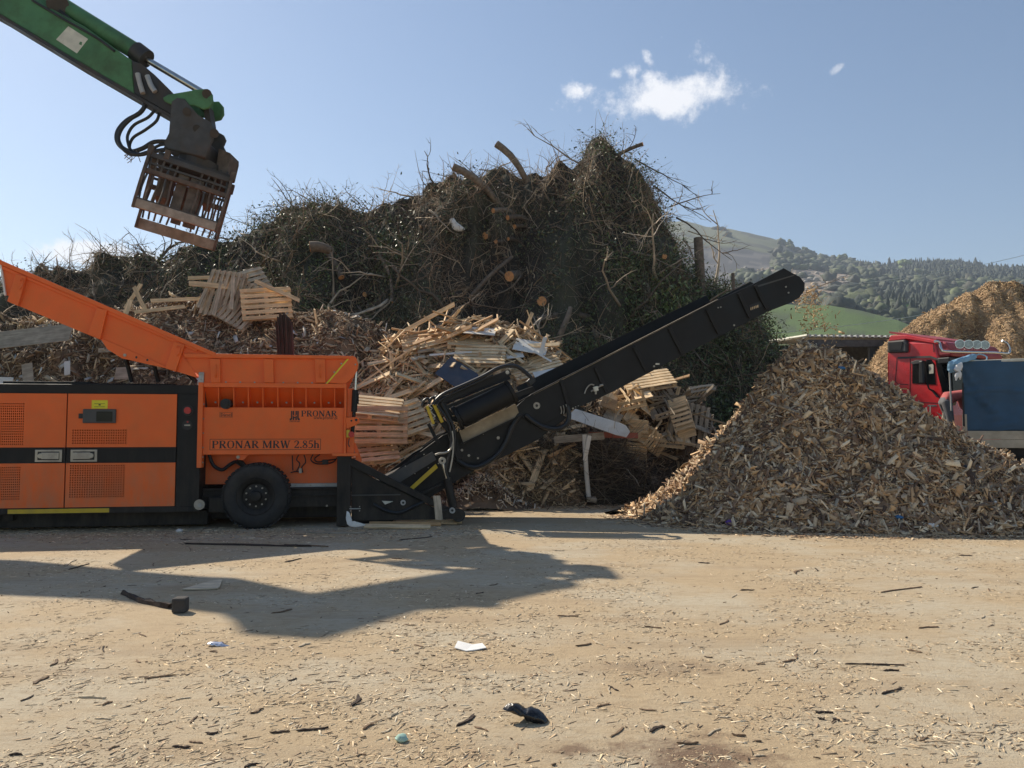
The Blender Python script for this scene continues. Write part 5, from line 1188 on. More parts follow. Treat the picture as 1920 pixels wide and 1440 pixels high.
# ---- shapes of the heaps
def cmix(a, b, t): t = max(0, min(1, t)); return tuple(a[i]*(1-t)+b[i]*t for i in range(3))
GREEN_SIL = [(-330,560),(-100,545),(0,535),(60,522),(110,515),(160,505),(200,498),(250,488),(290,490),(350,484),(390,470),(430,448),(470,436),(500,426),(540,408),(575,384),(610,388),(650,396),(700,398),(740,390),(780,376),(820,356),(860,340),(900,338),(940,328),(975,340),(1010,334),(1040,318),(1075,316),(1092,304),(1106,268),(1128,257),(1145,265),(1158,280),(1178,310),(1200,345),(1225,385),(1245,425),(1262,465),(1280,510),(1300,540),(1360,552),(1400,580),(1425,630),(1438,700),(1448,780),(1456,870),(1460,930)]
brush = Heap('green_waste_mound', GREEN_SIL, 29.0, 23.8, 38.0, 260, 60, 1.9, .80, lambda x,t,n,n2: cmix((.035,.028,.02),(.06,.058,.035), .5+n*1.2), 1.7, freq=.9)
MID_SIL = [(-330,590),(-100,585),(0,592),(60,603),(130,598),(200,588),(260,576),(330,566),(400,568),(500,582),(560,587),(620,583),(680,597),(720,615),(748,645),(775,700),(805,770),(830,850),(850,905)]
midh = Heap('shredded_wood_mound', MID_SIL, 20.6, 17.3, 23.5, 150, 40, 1.35, .30, lambda x,t,n,n2: cmix((.12,.075,.045),(.24,.16,.095), .5+n+n2*.5), 5.1, freq=1.4)
TIM_SIL = [(620,905),(650,760),(680,690),(720,655),(770,628),(820,612),(870,604),(930,600),(975,615),(1010,634),(1040,650),(1056,690),(1066,750),(1074,820),(1080,890)]
timh = Heap('timber_scrap_mound', TIM_SIL, 20.0, 17.4, 22.3, 110, 40, 1.4, .28, lambda x,t,n,n2: cmix((.14,.09,.05),(.33,.22,.13), .45+n+n2*.5), 8.3, freq=1.5)
CRA_SIL = [(1060,905),(1085,800),(1110,750),(1160,715),(1215,700),(1250,705),(1300,745),(1325,760),(1338,810),(1345,870),(1352,915)]
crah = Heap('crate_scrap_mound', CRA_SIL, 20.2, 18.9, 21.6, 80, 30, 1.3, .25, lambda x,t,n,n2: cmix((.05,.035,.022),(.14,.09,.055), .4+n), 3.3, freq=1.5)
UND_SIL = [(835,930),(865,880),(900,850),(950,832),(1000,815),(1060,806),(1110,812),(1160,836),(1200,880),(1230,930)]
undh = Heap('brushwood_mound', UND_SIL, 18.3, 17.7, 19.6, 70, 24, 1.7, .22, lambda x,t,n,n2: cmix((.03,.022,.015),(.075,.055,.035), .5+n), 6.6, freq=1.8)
MUL_SIL = [(1540,800),(1590,740),(1625,700),(1650,672),(1672,645),(1700,614),(1735,592),(1785,566),(1820,548),(1855,532),(1885,527),(1920,532),(1990,560),(2150,650),(2350,790)]
mulh = Heap('bark_mulch_mound', MUL_SIL, 31, 25.5, 38, 130, 50, 1.2, .5, lambda x,t,n,n2: cmix((.15,.09,.045),(.40,.265,.145), .62+n*1.1+n2*.6), 2.2, freq=.8)
DMU_SIL = [(1380,800),(1400,710),(1425,668),(1465,652),(1510,655),(1550,685),(1600,704),(1640,694),(1665,730),(1690,800)]
dmuh = Heap('dark_mulch_mound', DMU_SIL, 27, 24.5, 30, 60, 24, 1.3, .35, lambda x,t,n,n2: cmix((.05,.032,.02),(.13,.085,.05), .5+n), 9.2, freq=1.2)
# freshly shredded cone under the conveyor head
CX, CY, CH = P(1520,640,15.6).x-.05, 15.6, P(1520,622,15.6).z
def cone_z(x, y):
    dx, dy = x-CX, y-CY; a = math.atan2(dy, dx)
    ca, sa = math.cos(a), math.sin(a)
    r = (3.6 if ca < 0 else 4.95)*ca*ca + (2.95 if sa < 0 else 2.2)*sa*sa
    r += .3*fbm(ca*1.3, sa*1.3, 4.4); rho = math.hypot(dx, dy)/r
    if rho > 1.12: return -.05
    h = max(0, 1-rho); z = CH*(h**1.24) ; 
    if rho < .12: z -= CH*.10*(1-rho/.12)**1.5*.7
    z += .34*fbm(x*.8, y*.8, 7.7)*min(1, h*4) + .15*fbm(x*2.3, y*2.3, 3.1)*min(1, h*4)
    return max(z, -.05)
class Cone(Heap):
    def __init__(s):
        xs = np.linspace(CX-4.3, CX+7, 190); ys = np.linspace(CY-3.6, CY+4.4, 140)
        V = np.array([[(x, y, cone_z(x, y)) for x in xs] for y in ys]); n, m = len(xs), len(ys)
        C = np.array([[cmix((.05,.032,.02),(.15,.10,.06), .5+fbm(x*1.5,y*1.5,2)) for x in xs] for y in ys])  # base colour darkened to give shade in the gaps between chips
        idx = np.arange(n*m).reshape(m, n); F = np.stack([idx[:-1,:-1], idx[:-1,1:], idx[1:,1:], idx[1:,:-1]], -1).reshape(-1,4)
        s.V = V.reshape(-1,3); F = F[(s.V[F][:,:,2] > -.045).any(1)]; s.F = F
        s.o = mesh_np('wood_chip_mound', s.V, F, M['soil'], C.reshape(-1,3), None, True); tagp(s.o, kind='structure')
        s.bvh = BVHTree.FromPolygons([tuple(v) for v in s.V], [tuple(f) for f in F])
cone = Cone()

# ---- wood chips on the cone
chipc = [(.53,.34,.18),(.64,.44,.25),(.31,.19,.11),(.42,.27,.15),(.80,.61,.39),(.12,.072,.045),(.54,.37,.21),(.60,.36,.17),(.84,.66,.43),(.20,.12,.07),(.26,.165,.10)]
p, n = cone.sample(22000); left = p[:,0] < CX-1.2
A = slivers(p, n, (.05,.34), (.02,.07), (.004,.014), .5, chipc, .02)
p2, n2 = cone.sample(6500); B = slivers(p2, n2, (.12,.50), (.045,.13), (.004,.012), .5, chipc+[(.62,.48,.32),(.50,.38,.26)], .035)
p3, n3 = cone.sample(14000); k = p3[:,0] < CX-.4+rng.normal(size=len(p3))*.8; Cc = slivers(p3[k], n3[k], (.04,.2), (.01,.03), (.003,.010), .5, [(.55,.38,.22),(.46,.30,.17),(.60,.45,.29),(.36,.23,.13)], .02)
p4, n4 = cone.sample(500); D = slivers(p4, n4, (.05,.14), (.04,.09), (.002,.006), .5, [(.66,.60,.50),(.50,.45,.38),(.05,.045,.04),(.66,.60,.48)], .03)
stuff('wood_chips', [A,B,Cc,D])
# skirt of chips round the foot
def gz_chips(n, fn, Lr, Wr, cols, lift=.004, Tr=(.002,.008)):
    pos = np.array([fn() for _ in range(n)]); pos = np.c_[pos, np.zeros(len(pos))+lift]; nr = np.tile([0,0,1.], (len(pos),1)); return slivers(pos, nr, Lr, Wr, Tr, .10, cols, 0, None, True)
def foot():
    a = random.uniform(math.pi, 2*math.pi); ca, sa = math.cos(a), math.sin(a); r = ((3.6 if ca < 0 else 4.95)*ca*ca+2.95*sa*sa)*(1+abs(random.gauss(0,.08))-.04); return (CX+r*ca, CY+r*sa)
fo = gz_chips(5200, foot, (.03,.16), (.015,.05), chipc, .008)
# ---- fine litter over the yard
def yard():
    y = 2.2*(19/2.2)**(random.random()**.82); return (random.uniform(-.72,.72)*y, y)
lit = [(.60,.46,.28),(.68,.53,.33),(.52,.38,.23),(.76,.62,.42),(.40,.28,.165),(.56,.42,.26)]
patch = lambda: None
def yard_patchy():
    while True:
        x, y = yard(); d = fbm(x*.8, y*.9, 11.)+.6*fbm(x*3.1, y*3.3, 21.)
        if d > random.uniform(-.4,.45): return (x, y)
L1 = gz_chips(48000, yard_patchy, (.008,.045), (.003,.010), lit, .001, (.0008,.002)); L2 = gz_chips(15000, yard_patchy, (.03,.09), (.006,.018), lit+[(.30,.21,.13),(.38,.27,.165),(.24,.165,.10),(.78,.66,.47)], .002, (.001,.004))
dk = [(.09,.055,.03),(.14,.09,.05)]; L3 = gz_chips(700, yard, (.012,.04), (.006,.014), dk, .006)
def toe(): return (random.uniform(-1.5,3.0), random.gauss(17.6,.6))
L4 = gz_chips(1500, toe, (.04,.2), (.01,.04), chipc, .01)
L5 = gz_chips(2600, lambda: (random.uniform(-10,-.5), random.gauss(12.9,.55)), (.02,.12), (.005,.02), lit+chipc, .003)
stuff('wood_litter', [fo, L1, L2, L3, L4, L5])
# ---- shredded wood on the middle heap
brownc = [(.25,.155,.09),(.33,.215,.125),(.16,.10,.06),(.42,.29,.17),(.52,.38,.23),(.62,.48,.32),(.11,.07,.04)]
p, n = midh.sample(17000, zmin=1.0); A = slivers(p, n, (.06,.34), (.015,.06), (.004,.016), .45, brownc, .02)
p, n = midh.sample(2600, zmin=1.0); B = slivers(p, n, (.15,.55), (.04,.12), (.006,.02), .5, brownc+[(.52,.40,.26),(.48,.42,.34)], .05)
p, n = midh.sample(260, zmin=1.0); C_ = slivers(p, n, (.1,.3), (.08,.2), (.004,.01), .5, [(.62,.61,.58),(.5,.5,.5)], .06)
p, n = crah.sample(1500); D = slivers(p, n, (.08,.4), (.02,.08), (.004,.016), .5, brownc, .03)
stuff('shredded_wood', [A,B,C_,D])
# broken boards filling the timber heap
tc_ = [(.74,.53,.31),(.66,.46,.26),(.80,.60,.37),(.56,.39,.23),(.46,.33,.21)]
p, n = timh.sample(3600, zmin=.3); n = unit(n+[-.25,.1,.55]); A = slivers(p, n, (.2,1.0), (.05,.12), (.012,.024), .35, tc_, .03)
p, n = timh.sample(2500, zmin=.2); B = slivers(p, n, (.06,.3), (.015,.05), (.006,.018), .5, tc_+brownc, .02)
p, n = timh.sample(9000, front=False, zmin=-.1, zmax=1.3); k_ = p[:,1] < 19; C2 = slivers(p[k_], n[k_], (.05,.35), (.015,.05), (.005,.015), .5, tc_+brownc, .03)
stuff('broken_boards', [A,B,C2])
# small pale chip heap beside the roller and scraps under the brush
def small(): a, r = random.uniform(0,6.28), abs(random.gauss(0,.42)); return (-.62+r*math.cos(a)*1.25, 17.1+r*math.sin(a)*.7)
pos = np.array([(x, y, max(.02, .62*math.exp(-((x+.62)/.62)**2-((y-17.1)/.5)**2))) for x, y in (small() for _ in range(1700))])
smc = slivers(pos, unit(np.c_[pos[:,0]+.62, pos[:,1]-17.1, np.full(len(pos),.6)]), (.05,.26), (.02,.06), (.004,.012), .6, [(.78,.60,.40),(.66,.48,.30),(.25,.16,.10),(.80,.72,.6),(.10,.065,.045)], .02)
mbs = MB(); 
for j in range(9):
    for i in range(14):
        x, y = -1.9+i*.2, 16.4+j*.18; mbs.v.append((x, y, max(-.02, .60*math.exp(-((x+.62)/.62)**2-((y-17.1)/.5)**2)-.03)))
mbs.f = [(j*14+i, j*14+i+1, (j+1)*14+i+1, (j+1)*14+i) for j in range(8) for i in range(13)]
tagp(mbs.build('small_chip_mound', mat('brown_fines', (.20,.13,.075), .9)), kind='structure'); stuff('pale_chips', [smc])
# ---- mulch strands
mulc = [(.52,.35,.18),(.44,.29,.145),(.60,.43,.24),(.34,.215,.11),(.24,.15,.08),(.55,.38,.20)]
p, n = mulh.sample(21000, zmin=1.2); stuff('mulch_strands', [slivers(p, n, (.06,.30), (.012,.045), (.006,.02), .40, mulc, .01)])
# ---- brush: twigs, leaves
twc = [(.21,.155,.10),(.30,.235,.16),(.14,.10,.065),(.44,.36,.26),(.085,.062,.042),(.27,.17,.10)]
p, n = brush.sample(30000, zmin=.1); d = rng.normal(size=p.shape); d = d - (d*n).sum(1)[:,None]*n*.75 + n*.10
pn = np.array([fbm(q[0]*.55, q[2]*.7, 3.3) for q in p]); keep = rng.random(len(p)) < np.clip(.75+pn*1.6, .12, 1); p, n, d, pn = p[keep], n[keep], d[keep], pn[keep]
br_ = pn > .12; A = twigs(p[br_], d[br_], (.25,1.6), (.006,.026), [(.34,.24,.15),(.27,.185,.115),(.46,.35,.23),(.20,.13,.08)], .6)
A2 = twigs(p[~br_] - n[~br_]*.10, d[~br_], (.25,1.5), (.004,.016), twc, .8)
p, n = brush.sample(9000, zmin=.1); d = rng.normal(size=p.shape)*[.5,.5,.3]+n*.5+np.array([0,0,-.9]); E1 = twigs(p, d, (.3,1.1), (.004,.009), twc, .5, grav=-.5)
top = brush.V.reshape(-1, 260, 3)[45:66].reshape(-1,3); top = top[np.abs(top[:,0]) < top[:,1]*.7]
k = rng.integers(0, len(top), 1500); d = rng.normal(size=(1500,3))*.9+np.array([0,-.1,.35]); B = twigs(top[k]-[0,0,.15], d, (.2,.95), (.003,.009), twc, .8, 5, -.3)
# loose sprays along the right flank
rf = brush.V[(brush.V[:,0] > 4.4)&(brush.V[:,1] < 32)&(brush.V[:,2] > 3)]; k = rng.integers(0, len(rf), 900); d = rng.normal(size=(900,3))*.7+np.array([.8,0,.1]); B2 = twigs(rf[k], d, (.3,1.4), (.004,.010), twc, .6, 5, -.7)
uc = [(.20,.155,.10),(.28,.22,.15),(.12,.09,.06),(.09,.065,.045)]
p, n = undh.sample(3200); d = rng.normal(size=p.shape)*[1,.4,.45]+n*.2; U = twigs(p, d, (.3,1.5), (.005,.016), uc, .5)
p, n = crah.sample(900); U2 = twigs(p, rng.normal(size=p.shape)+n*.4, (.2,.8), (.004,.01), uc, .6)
stuff('tangled_twigs', [A, A2, E1, B, B2, U, U2])
lfc = [(.085,.11,.04),(.115,.14,.05),(.065,.08,.035),(.16,.175,.075),(.19,.165,.085),(.13,.10,.055),(.09,.11,.055)]
def clumps(nc, per, heap, spread, size, cols, sel=None, zmin=.2):
    p, n = heap.sample(nc, zmin=zmin)
    if sel is not None: k = sel(p); p, n = p[k], n[k]
    base = np.repeat(p+n*.08, per, 0); pos = base + rng.normal(size=base.shape)*spread; return leaves(pos, size, cols)
La = clumps(1300, 55, brush, .28, (.05,.14), lfc, lambda p: np.array([fbm(q[0]*.4, q[2]*.5, 8.8) for q in p]) > .02); 
Lb = clumps(3200, 60, brush, .28, (.06,.14), [(.085,.125,.035),(.115,.155,.05),(.06,.085,.03),(.15,.18,.07),(.12,.12,.06)], lambda p: ((p[:,0] > 3.2)&(p[:,2] < 7.5))|((p[:,0] < -5.5)&(p[:,0] > -11)&(rng.random(len(p)) < .35))|((p[:,0] > 2.2)&(rng.random(len(p)) < .2)))
k = rng.integers(0, len(top), 500); base = np.repeat(top[k], 30, 0); sel = (base[:,0] > 1.5)|((base[:,0] < -4.8)&(base[:,0] > -11))|(rng.random(len(base)) < .3); base = base[sel]; Lc = leaves(base+rng.normal(size=base.shape)*[.18,.18,.09]-[0,0,.06], (.04,.10), lfc)
def leafy(px, py, w, h, Y, n_, size, cols):
    c = P(px, py, Y); s_ = Y/FPX; pos = np.array([c[:]])+rng.normal(size=(n_,3))*[w*s_*.42, .25, h*s_*.42]; return leaves(pos, size, cols, .9)
bright = [(.10,.145,.04),(.15,.19,.06),(.20,.22,.09),(.07,.10,.03)]
h1 = brush.hit(735,480) ; h2 = brush.hit(1262,585); h3 = brush.hit(1130,650)
Ld = [leafy(735,480,60,110,h1[0].y-.35,900,(.09,.18),[(.06,.085,.03),(.085,.11,.04),(.11,.13,.055)]), leafy(1262,572,55,75,h2[0].y-.5,420,(.10,.2),bright), leafy(1095,665,110,60,h3[0].y-.5,1500,(.06,.15),[(.09,.12,.04),(.13,.15,.06),(.06,.08,.03)]), leafy(1330,640,120,90,25.5,1600,(.05,.12),lfc), leafy(1240,625,40,60,h2[0].y-.3,350,(.08,.16),[(.08,.11,.04)]), leafy(1400,650,50,110,27,1300,(.05,.12),lfc)]
stuff('leaves', [La, Lb, Lc]+Ld, 'leafattr')

# ============================================================ COUNTABLE THINGS ON THE HEAPS
def tup(v): return tuple(float(a) for a in v)
def orient(n, roll=0.0, face=None):
    """matrix: z = n, x = picture right turned by roll"""
    n = Vector(n).normalized(); x = Vector((math.cos(roll), 0, math.sin(roll))); x = (x - n*x.dot(n)).normalized(); y = n.cross(x); return Matrix((x, y, n)).transposed()
def setm(o, pos, Rm): o.matrix_world = Matrix.Translation(Vector(pos)) @ Rm.to_4x4(); return o
def copy_tree(o):
    c = o.copy(); col.objects.link(c)
    for ch in o.children:
        d = ch.copy(); col.objects.link(d); d.parent = c
        for g in ch.children: e = g.copy(); col.objects.link(e); e.parent = d
    return c
def hmat(a, b, t): return None
# planks
def plank_mesh(L, W, T, m_, seed):
    r = random.Random(seed); mb = MB(); n = 4; vs = []
    for i in range(n+1):
        x = -L/2+L*i/n; e = 0 if 0 < i < n else r.uniform(-.02,.02)
        b = r.uniform(-.004,.004); 
        for (y, z) in ((-W/2,-T/2),(W/2,-T/2),(W/2,T/2),(-W/2,T/2)): vs.append((x+(e*(1 if y>0 else -1)), y+b, z+.006*math.sin(i*1.3+seed)))
    fs = [(4*i+k,4*i+(k+1)%4,4*i+4+(k+1)%4,4*i+4+k) for i in range(n) for k in range(4)]+[(3,2,1,0),(4*n,4*n+1,4*n+2,4*n+3)]
    mb.add(vs, fs); me = bpy.data.meshes.new('plank'); me.from_pydata(mb.v, [], mb.f); me.materials.append(m_); return me
pool = {}
for key, m_ in (('pale', M['timber']), ('orange', M['timber_o']), ('grey', M['timber_g'])):
    pool[key] = [(L, plank_mesh(L, W, T, m_, i)) for i, (L, W, T) in enumerate(((.55,.09,.022),(.75,.1,.022),(.95,.09,.03),(1.2,.1,.022),(1.25,.14,.025),(1.6,.1,.04),(.4,.12,.022),(.8,.07,.05)))]
def mkobj(name, me): o = bpy.data.objects.new(name, me); col.objects.link(o); return o
def place_plank(pos, nrm, tone, roll=None, size=None, where='', tilt=.35, group=None, lift=.05):
    L, me = random.choice(pool[tone]) if size is None else pool[tone][size]
    o = mkobj('plank', me); nn = (Vector(nrm)+Vector((-.25,.1,.55))+Vector([random.gauss(0,tilt) for _ in range(3)])).normalized()
    setm(o, Vector(pos)+Vector(nrm)*lift, orient(nn, random.uniform(-math.pi, math.pi) if roll is None else roll))
    ln = 'short' if L < .6 else ('long' if L > 1.1 else 'mid-length')
    lab = f'{ln} {tone} board {where}'; return tagp(o, lab, 'plank', lab.replace(' board ',' boards '))
def where_t(v):
    px = 960+v[0]/v[1]*FPX; py = 805-(v[2]-H)/v[1]*FPX
    if px < 760: return 'in the timber heap beside the hopper' if py < 760 else 'low in the timber heap behind the ram'
    if px < 900: return 'in the timber left of the slate blue sheet' if py < 720 else 'in the timber behind the black drum'
    return 'in the timber below the leaning white boards' if py > 660 else 'atop the timber heap by the white boards'
p, n = timh.sample(185, zmin=.7)
for i in range(185): place_plank(p[i], n[i], random.choices(('pale','orange','grey'), (.8,.12,.08))[0], where=where_t(p[i]), lift=random.uniform(.03,.16))
p, n = midh.sample(46, zmin=1.6)
for i in range(46):
    px = 960+p[i][0]/p[i][1]*FPX
    place_plank(p[i], n[i], random.choice(('grey','grey','pale')), size=random.choice((0,1,2,6)), where='in the shredded wood under the hopper wing' if px < 330 else 'in the shredded wood above the hopper', tilt=.5)
p, n = crah.sample(22, zmin=.4)
for i in range(22): place_plank(p[i], n[i], random.choice(('pale','orange','grey')), size=random.choice((0,1,2,6)), where='among the broken crates under the conveyor', tilt=.4)
# orange slat bundle at the top of the timber heap, and a few exactly placed boards
for k in range(9):
    h = timh.hit(775+k*14, 640-abs(k-4)*1.5)
    if h: o = place_plank(h[0], h[1], 'orange', roll=R(24+random.uniform(-3,3)), size=5, where='in the slanting bundle atop the timber heap', tilt=.08, lift=.12+.02*k)
for (px,py,rl,sz,tone,why) in ((1010,648,-8,5,'orange','across the top of the timber heap near the white boards'),(990,652,-10,5,'pale','across the top of the timber heap near the white boards'),(790,722,12,5,'pale','across the middle of the timber heap'),(800,735,8,4,'pale','across the middle of the timber heap'),(735,700,2,5,'pale','level beside the shredder end flap'),(700,722,0,4,'pale','level beside the shredder end flap'),(738,745,35,4,'pale','slanting up in the timber heap'),(770,752,30,3,'pale','slanting up in the timber heap'),(830,695,-35,4,'pale','pointing down to the slate blue sheet'),(730,680,88,1,'pale','upright against the timber heap beside the hopper'),(810,770,-25,3,'pale','below the pallet stack'),(785,810,-22,3,'pale','loose in front of the dark hollow'),(775,850,48,5,'pale','propped steeply in the dark hollow')):
    h = timh.hit(px, py)
    if h: place_plank(h[0], h[1], tone, roll=R(rl), size=sz, where=why, tilt=.1, lift=.22)
h = brush.hit(1030,610); 
for (px,py,rl,Y,sz,lab) in ((985,618,68,20.0,2,'pale board standing on end at the right of the timber heap'),(1150,640,20,21,2,None),(800,598,30,20.1,5,'thin pale batten sticking out over the shredded wood heap')):
    if lab: o = mkobj('plank', pool['pale'][sz][1]); setm(o, P(px,py,Y), orient((0,-1,.15), R(rl))); tagp(o, lab, 'plank')
# pallets
def pallet_root(rows=6, L=1.2, W=.8, m_='timber'):
    r = empty('pallet'); bw = .095
    me = plank_mesh(L, bw, .022, M[m_], 3); st = plank_mesh(W, .09, .078, M[m_], 5)
    for k in range(rows):
        o = mkobj('deck_board', me); o.parent = r; o.location = (0, -W/2+bw/2+k*(W-bw)/(rows-1), .06)
    for k in range(3):
        o = mkobj('stringer', st); o.parent = r; o.location = ((k-1)*(L/2-.05), 0, .008); o.rotation_euler = (0,0,math.pi/2)
    for k in range(3):
        o = mkobj('bottom_board', me); o.parent = r; o.location = (0, (k-1)*(W/2-bw/2), -.045)
    return r
pal = pallet_root(); palw = pallet_root(7,1.2,1.0,'timber_g'); first = {id(pal): True, id(palw): True}
def pallet(proto, px, py, Y, n, roll, label, s=1.0):
    if first[id(proto)]: o = proto; first[id(proto)] = False
    else: o = copy_tree(proto)
    setm(o, P(px, py, Y), orient(n, R(roll))); o.scale = (s,s,s); return tagp(o, label, 'pallet', 'wooden pallets thrown on the heaps')
pallet(pal, 712, 797, 17.2, (.05,-1,.12), 0, 'upright wooden pallet facing the yard just right of the hopper ram')
pallet(pal, 700, 765, 17.4, (.1,-.5,.85), -4, 'wooden pallet lying flat above the upright one beside the hopper')
pallet(pal, 752, 790, 17.7, (.3,-.8,.5), 32, 'slanting wooden pallet leaning right of the upright pallet')
pallet(pal, 692, 842, 17.3, (.2,-.7,.7), 22, 'tilted pallet low behind the shredder rear post')
pallet(pal, 800, 640, 19.5, (-.15,-.55,.8), 22, 'orange brown pallet tilted at the top left of the timber heap')
pallet(pal, 885, 640, 19.5, (.1,-.5,.85), 8, 'pallet lying under the white board on top of the timber heap')
pallet(pal, 1005, 690, 19.0, (-.1,-.6,.8), 30, 'broken pallet at the right end of the timber heap above the motor')
pallet(pal, 900, 668, 18.9, (.0,-.6,.8), -5, 'pallet lying in the middle of the timber heap above the slate blue sheet')
pallet(palw, 420, 552, 20.0, (-.2,-.95,.2), 80, 'grey weathered pallet on edge at the left of the upper pallets')
pallet(palw, 462, 540, 20.4, (.3,-.8,.5), 35, 'grey pallet roof-shaped on top of the upper pallet group')
pallet(palw, 455, 572, 19.9, (-.1,-.9,.4), 62, 'leaning grey pallet in the middle of the upper pallet group')
pallet(pal, 500, 570, 19.8, (.25,-.95,.15), 8, 'pale pallet standing square at the right of the upper pallet group')
pallet(pal, 1215, 715, 19.7, (-.1,-.5,.85), 14, 'pale pallet frame just under the conveyor above the crates')
pallet(palw, 1290, 800, 19.4, (.3,-.9,.2), 75, 'grey pallet on end behind the slatted crate')
for (px,py,rl,sz) in ((385,545,78,2),(402,535,-3,4),(408,560,82,2),(436,548,95,2),(430,575,50,3),(470,560,-20,2),(392,520,-5,3),(520,545,-22,3),(240,575,80,6),(250,555,70,1),(262,560,-62,1),(330,562,8,3),(300,580,12,3),(470,590,14,3)):
    h = midh.hit(px, max(py, 592)); o = mkobj('plank', pool['pale' if sz != 2 else 'grey'][sz][1]); Y = 20.0 + random.uniform(-.3,.3)
    setm(o, P(px, py, Y), orient((random.uniform(-.3,.3),-1,.35), R(rl))); lab = 'broken pale board among the pallets on the brown heap' if px > 350 else 'broken board standing on the brown heap above the hopper wing'
    tagp(o, lab, 'plank', lab)
# crates
def crate_root(m_='timber', L=.52, W=.34, Hh=.24):
    r = empty('crate'); mm = M[m_]
    def sl(nm, me, loc, rot=(0,0,0)): o = mkobj(nm, me); o.parent = r; o.location = loc; o.rotation_euler = rot
    s1 = plank_mesh(L, .046, .007, mm, 1); b1 = plank_mesh(W, .052, .007, mm, 2); e1 = plank_mesh(W-.02, Hh, .012, mm, 4); c1 = plank_mesh(Hh, .03, .03, mm, 6)
    for sgn in (-1,1):
        for k in range(3): sl('side_slat', s1, (0, sgn*W/2, -Hh/2+.03+k*.085), (math.pi/2,0,0))
        sl('end_board', e1, (sgn*(L/2-.012), 0, 0), (0,0,math.pi/2)); r.children[-1].rotation_euler = (math.pi/2,0,math.pi/2)
        for s2 in (-1,1): sl('corner_post', c1, (sgn*(L/2-.03), s2*(W/2-.02), 0), (0,math.pi/2,0))
    for k in range(6): sl('base_slat', b1, (-L/2+.06+k*(L-.12)/5, 0, -Hh/2), (0,0,math.pi/2))
    return r
cr = crate_root(); cr2 = crate_root('timber_g', .6, .4, .14); cfirst = {id(cr): True, id(cr2): True}
def crate(proto, px, py, Y, n, roll, label, s=1.0):
    if cfirst[id(proto)]: o = proto; cfirst[id(proto)] = False
    else: o = copy_tree(proto)
    setm(o, P(px, py, Y), orient(n, R(roll))); o.scale = (s,s,s); return tagp(o, label, 'crate', 'broken wooden crates in a heap under the conveyor')
CR = [(cr,1172,748,19.2,(-.2,-.3,.9),8,'large pale fruit crate directly under the conveyor with its slatted side showing',1.7),
 (cr,1163,765,19.0,(.5,-.7,.5),-40,'pale crate tipped below the large one with a square hole in its end',1.4),
 (cr,1202,748,19.3,(.7,-.4,.5),60,'small crate on its side right of the large pale crate',1.2),
 (cr2,1252,765,19.3,(-.3,-.5,.8),15,'grey brown crate tilted in the middle of the crate heap',1.3),
 (cr2,1308,738,19.6,(.3,-.4,-.85),-32,'pale shallow crate upside down at the top right of the crate heap',1.25),
 (cr,1279,783,19.1,(.35,.92,-.1),-72,'slatted crate standing on end with its grid of base slats facing the yard',1.35),
 (cr,1196,825,19.0,(.2,.9,.3),85,'crate with upright slats low in the heap beside the red brown board',1.35),
 (cr,1222,826,19.0,(-.5,.8,.3),-35,'crate with crossing slats joined to the upright slatted one',1.3),
 (cr,1254,822,19.0,(.1,-.3,.95),-5,'open crate with lettering on its side low at the right of the heap',1.35),
 (cr2,1318,790,19.5,(.2,-.6,.7),70,'dark crate at the right edge of the crate heap',1.1),
 (cr2,1236,735,19.6,(.2,-.6,.7),30,'grey crate half hidden below the pale pallet frame',1.1),
 (cr2,1140,805,19.1,(.3,-.5,.8),-20,'brown crate between the conveyor and the long white board',1.1),
 (cr2,1205,900,18.9,(.1,-.5,.85),5,'broken crate lying at the foot of the heap by the chips',1.0),
 (cr2,1185,870,18.9,(.6,-.5,.5),-50,'crate end leaning at the foot of the crate heap',1.1)]
crobj = [crate(*c) for c in CR]
# lettering burnt on one crate end
h_ = crobj[8]; 
lo, lw = sans('VAN', 0, .06, -.182, -.0, 'crate_lettering', M['ink'], h_) if False else sans('VAN', -.06, -.02, .07, -.182, 'crate_lettering', M['ink'], h_)
# flat boards and sheets
def board(px, py, Y, w, h, n, roll, m_, label, name='board', cat='board', poly=None, th=.014):
    mb = MB()
    if poly is None: poly = [(-w/2,-h/2),(w/2,-h/2),(w/2,h/2),(-w/2,h/2)]
    mb.prism(poly, -th/2, th/2); mb.v = [(v[0], v[2], -v[1]) for v in mb.v]; mb.f = [f[::-1] for f in mb.f] if False else mb.f
    o = mb.build(name, m_); setm(o, P(px, py, Y), orient(n, R(roll))); return tagp(o, label, cat)
board(862,705,18.3,.95,.62,(.15,-.85,.5),-40,M['bluesheet'],'dark slate blue sheet lying on the timber heap behind the conveyor','sheet','sheet')
board(893,620,19.4,.95,.5,(.05,-.42,.9),-14,M['wpanel'],'flat white faced board on the very top of the timber heap')
board(995,650,19.2,.8,.55,(.1,-.6,.8),-18,M['wpanel'],'tilted white board at the right end of the timber heap')
board(1018,648,19.0,.42,.09,(.0,-1,.1),75,M['wpanel'],'narrow white upright strip at the right end of the timber heap')
board(962,667,19.0,.5,.22,(.0,-.6,.8),18,M['wpanel'],'small pale grey board between the timber and the tilted white board')
board(845,663,18.9,1.0,.05,(.0,-.9,.4),5,M['wpanel'],'long thin white strip lying level across the timber heap', 'strip', 'strip')
board(1025,700,18.6,.6,.3,(-.1,-.6,.8),22,M['wpanel'],'white board fragment showing just above the conveyor edge')
board(1017,668,18.9,.5,.05,(.1,-.9,.4),-35,M['wpanel'],'short white strip slanting down beside the green leaves', 'strip', 'strip')
board(1124,791,17.65,1.35,.34,(.02,-.80,.62),-25,M['wpanel'],'long white board with a notched end lying under the conveyor', poly=[(-.72,-.14),(.42,-.22),(.66,-.20),(.70,-.03),(.58,.10),(.46,.13),(-.60,.16)])
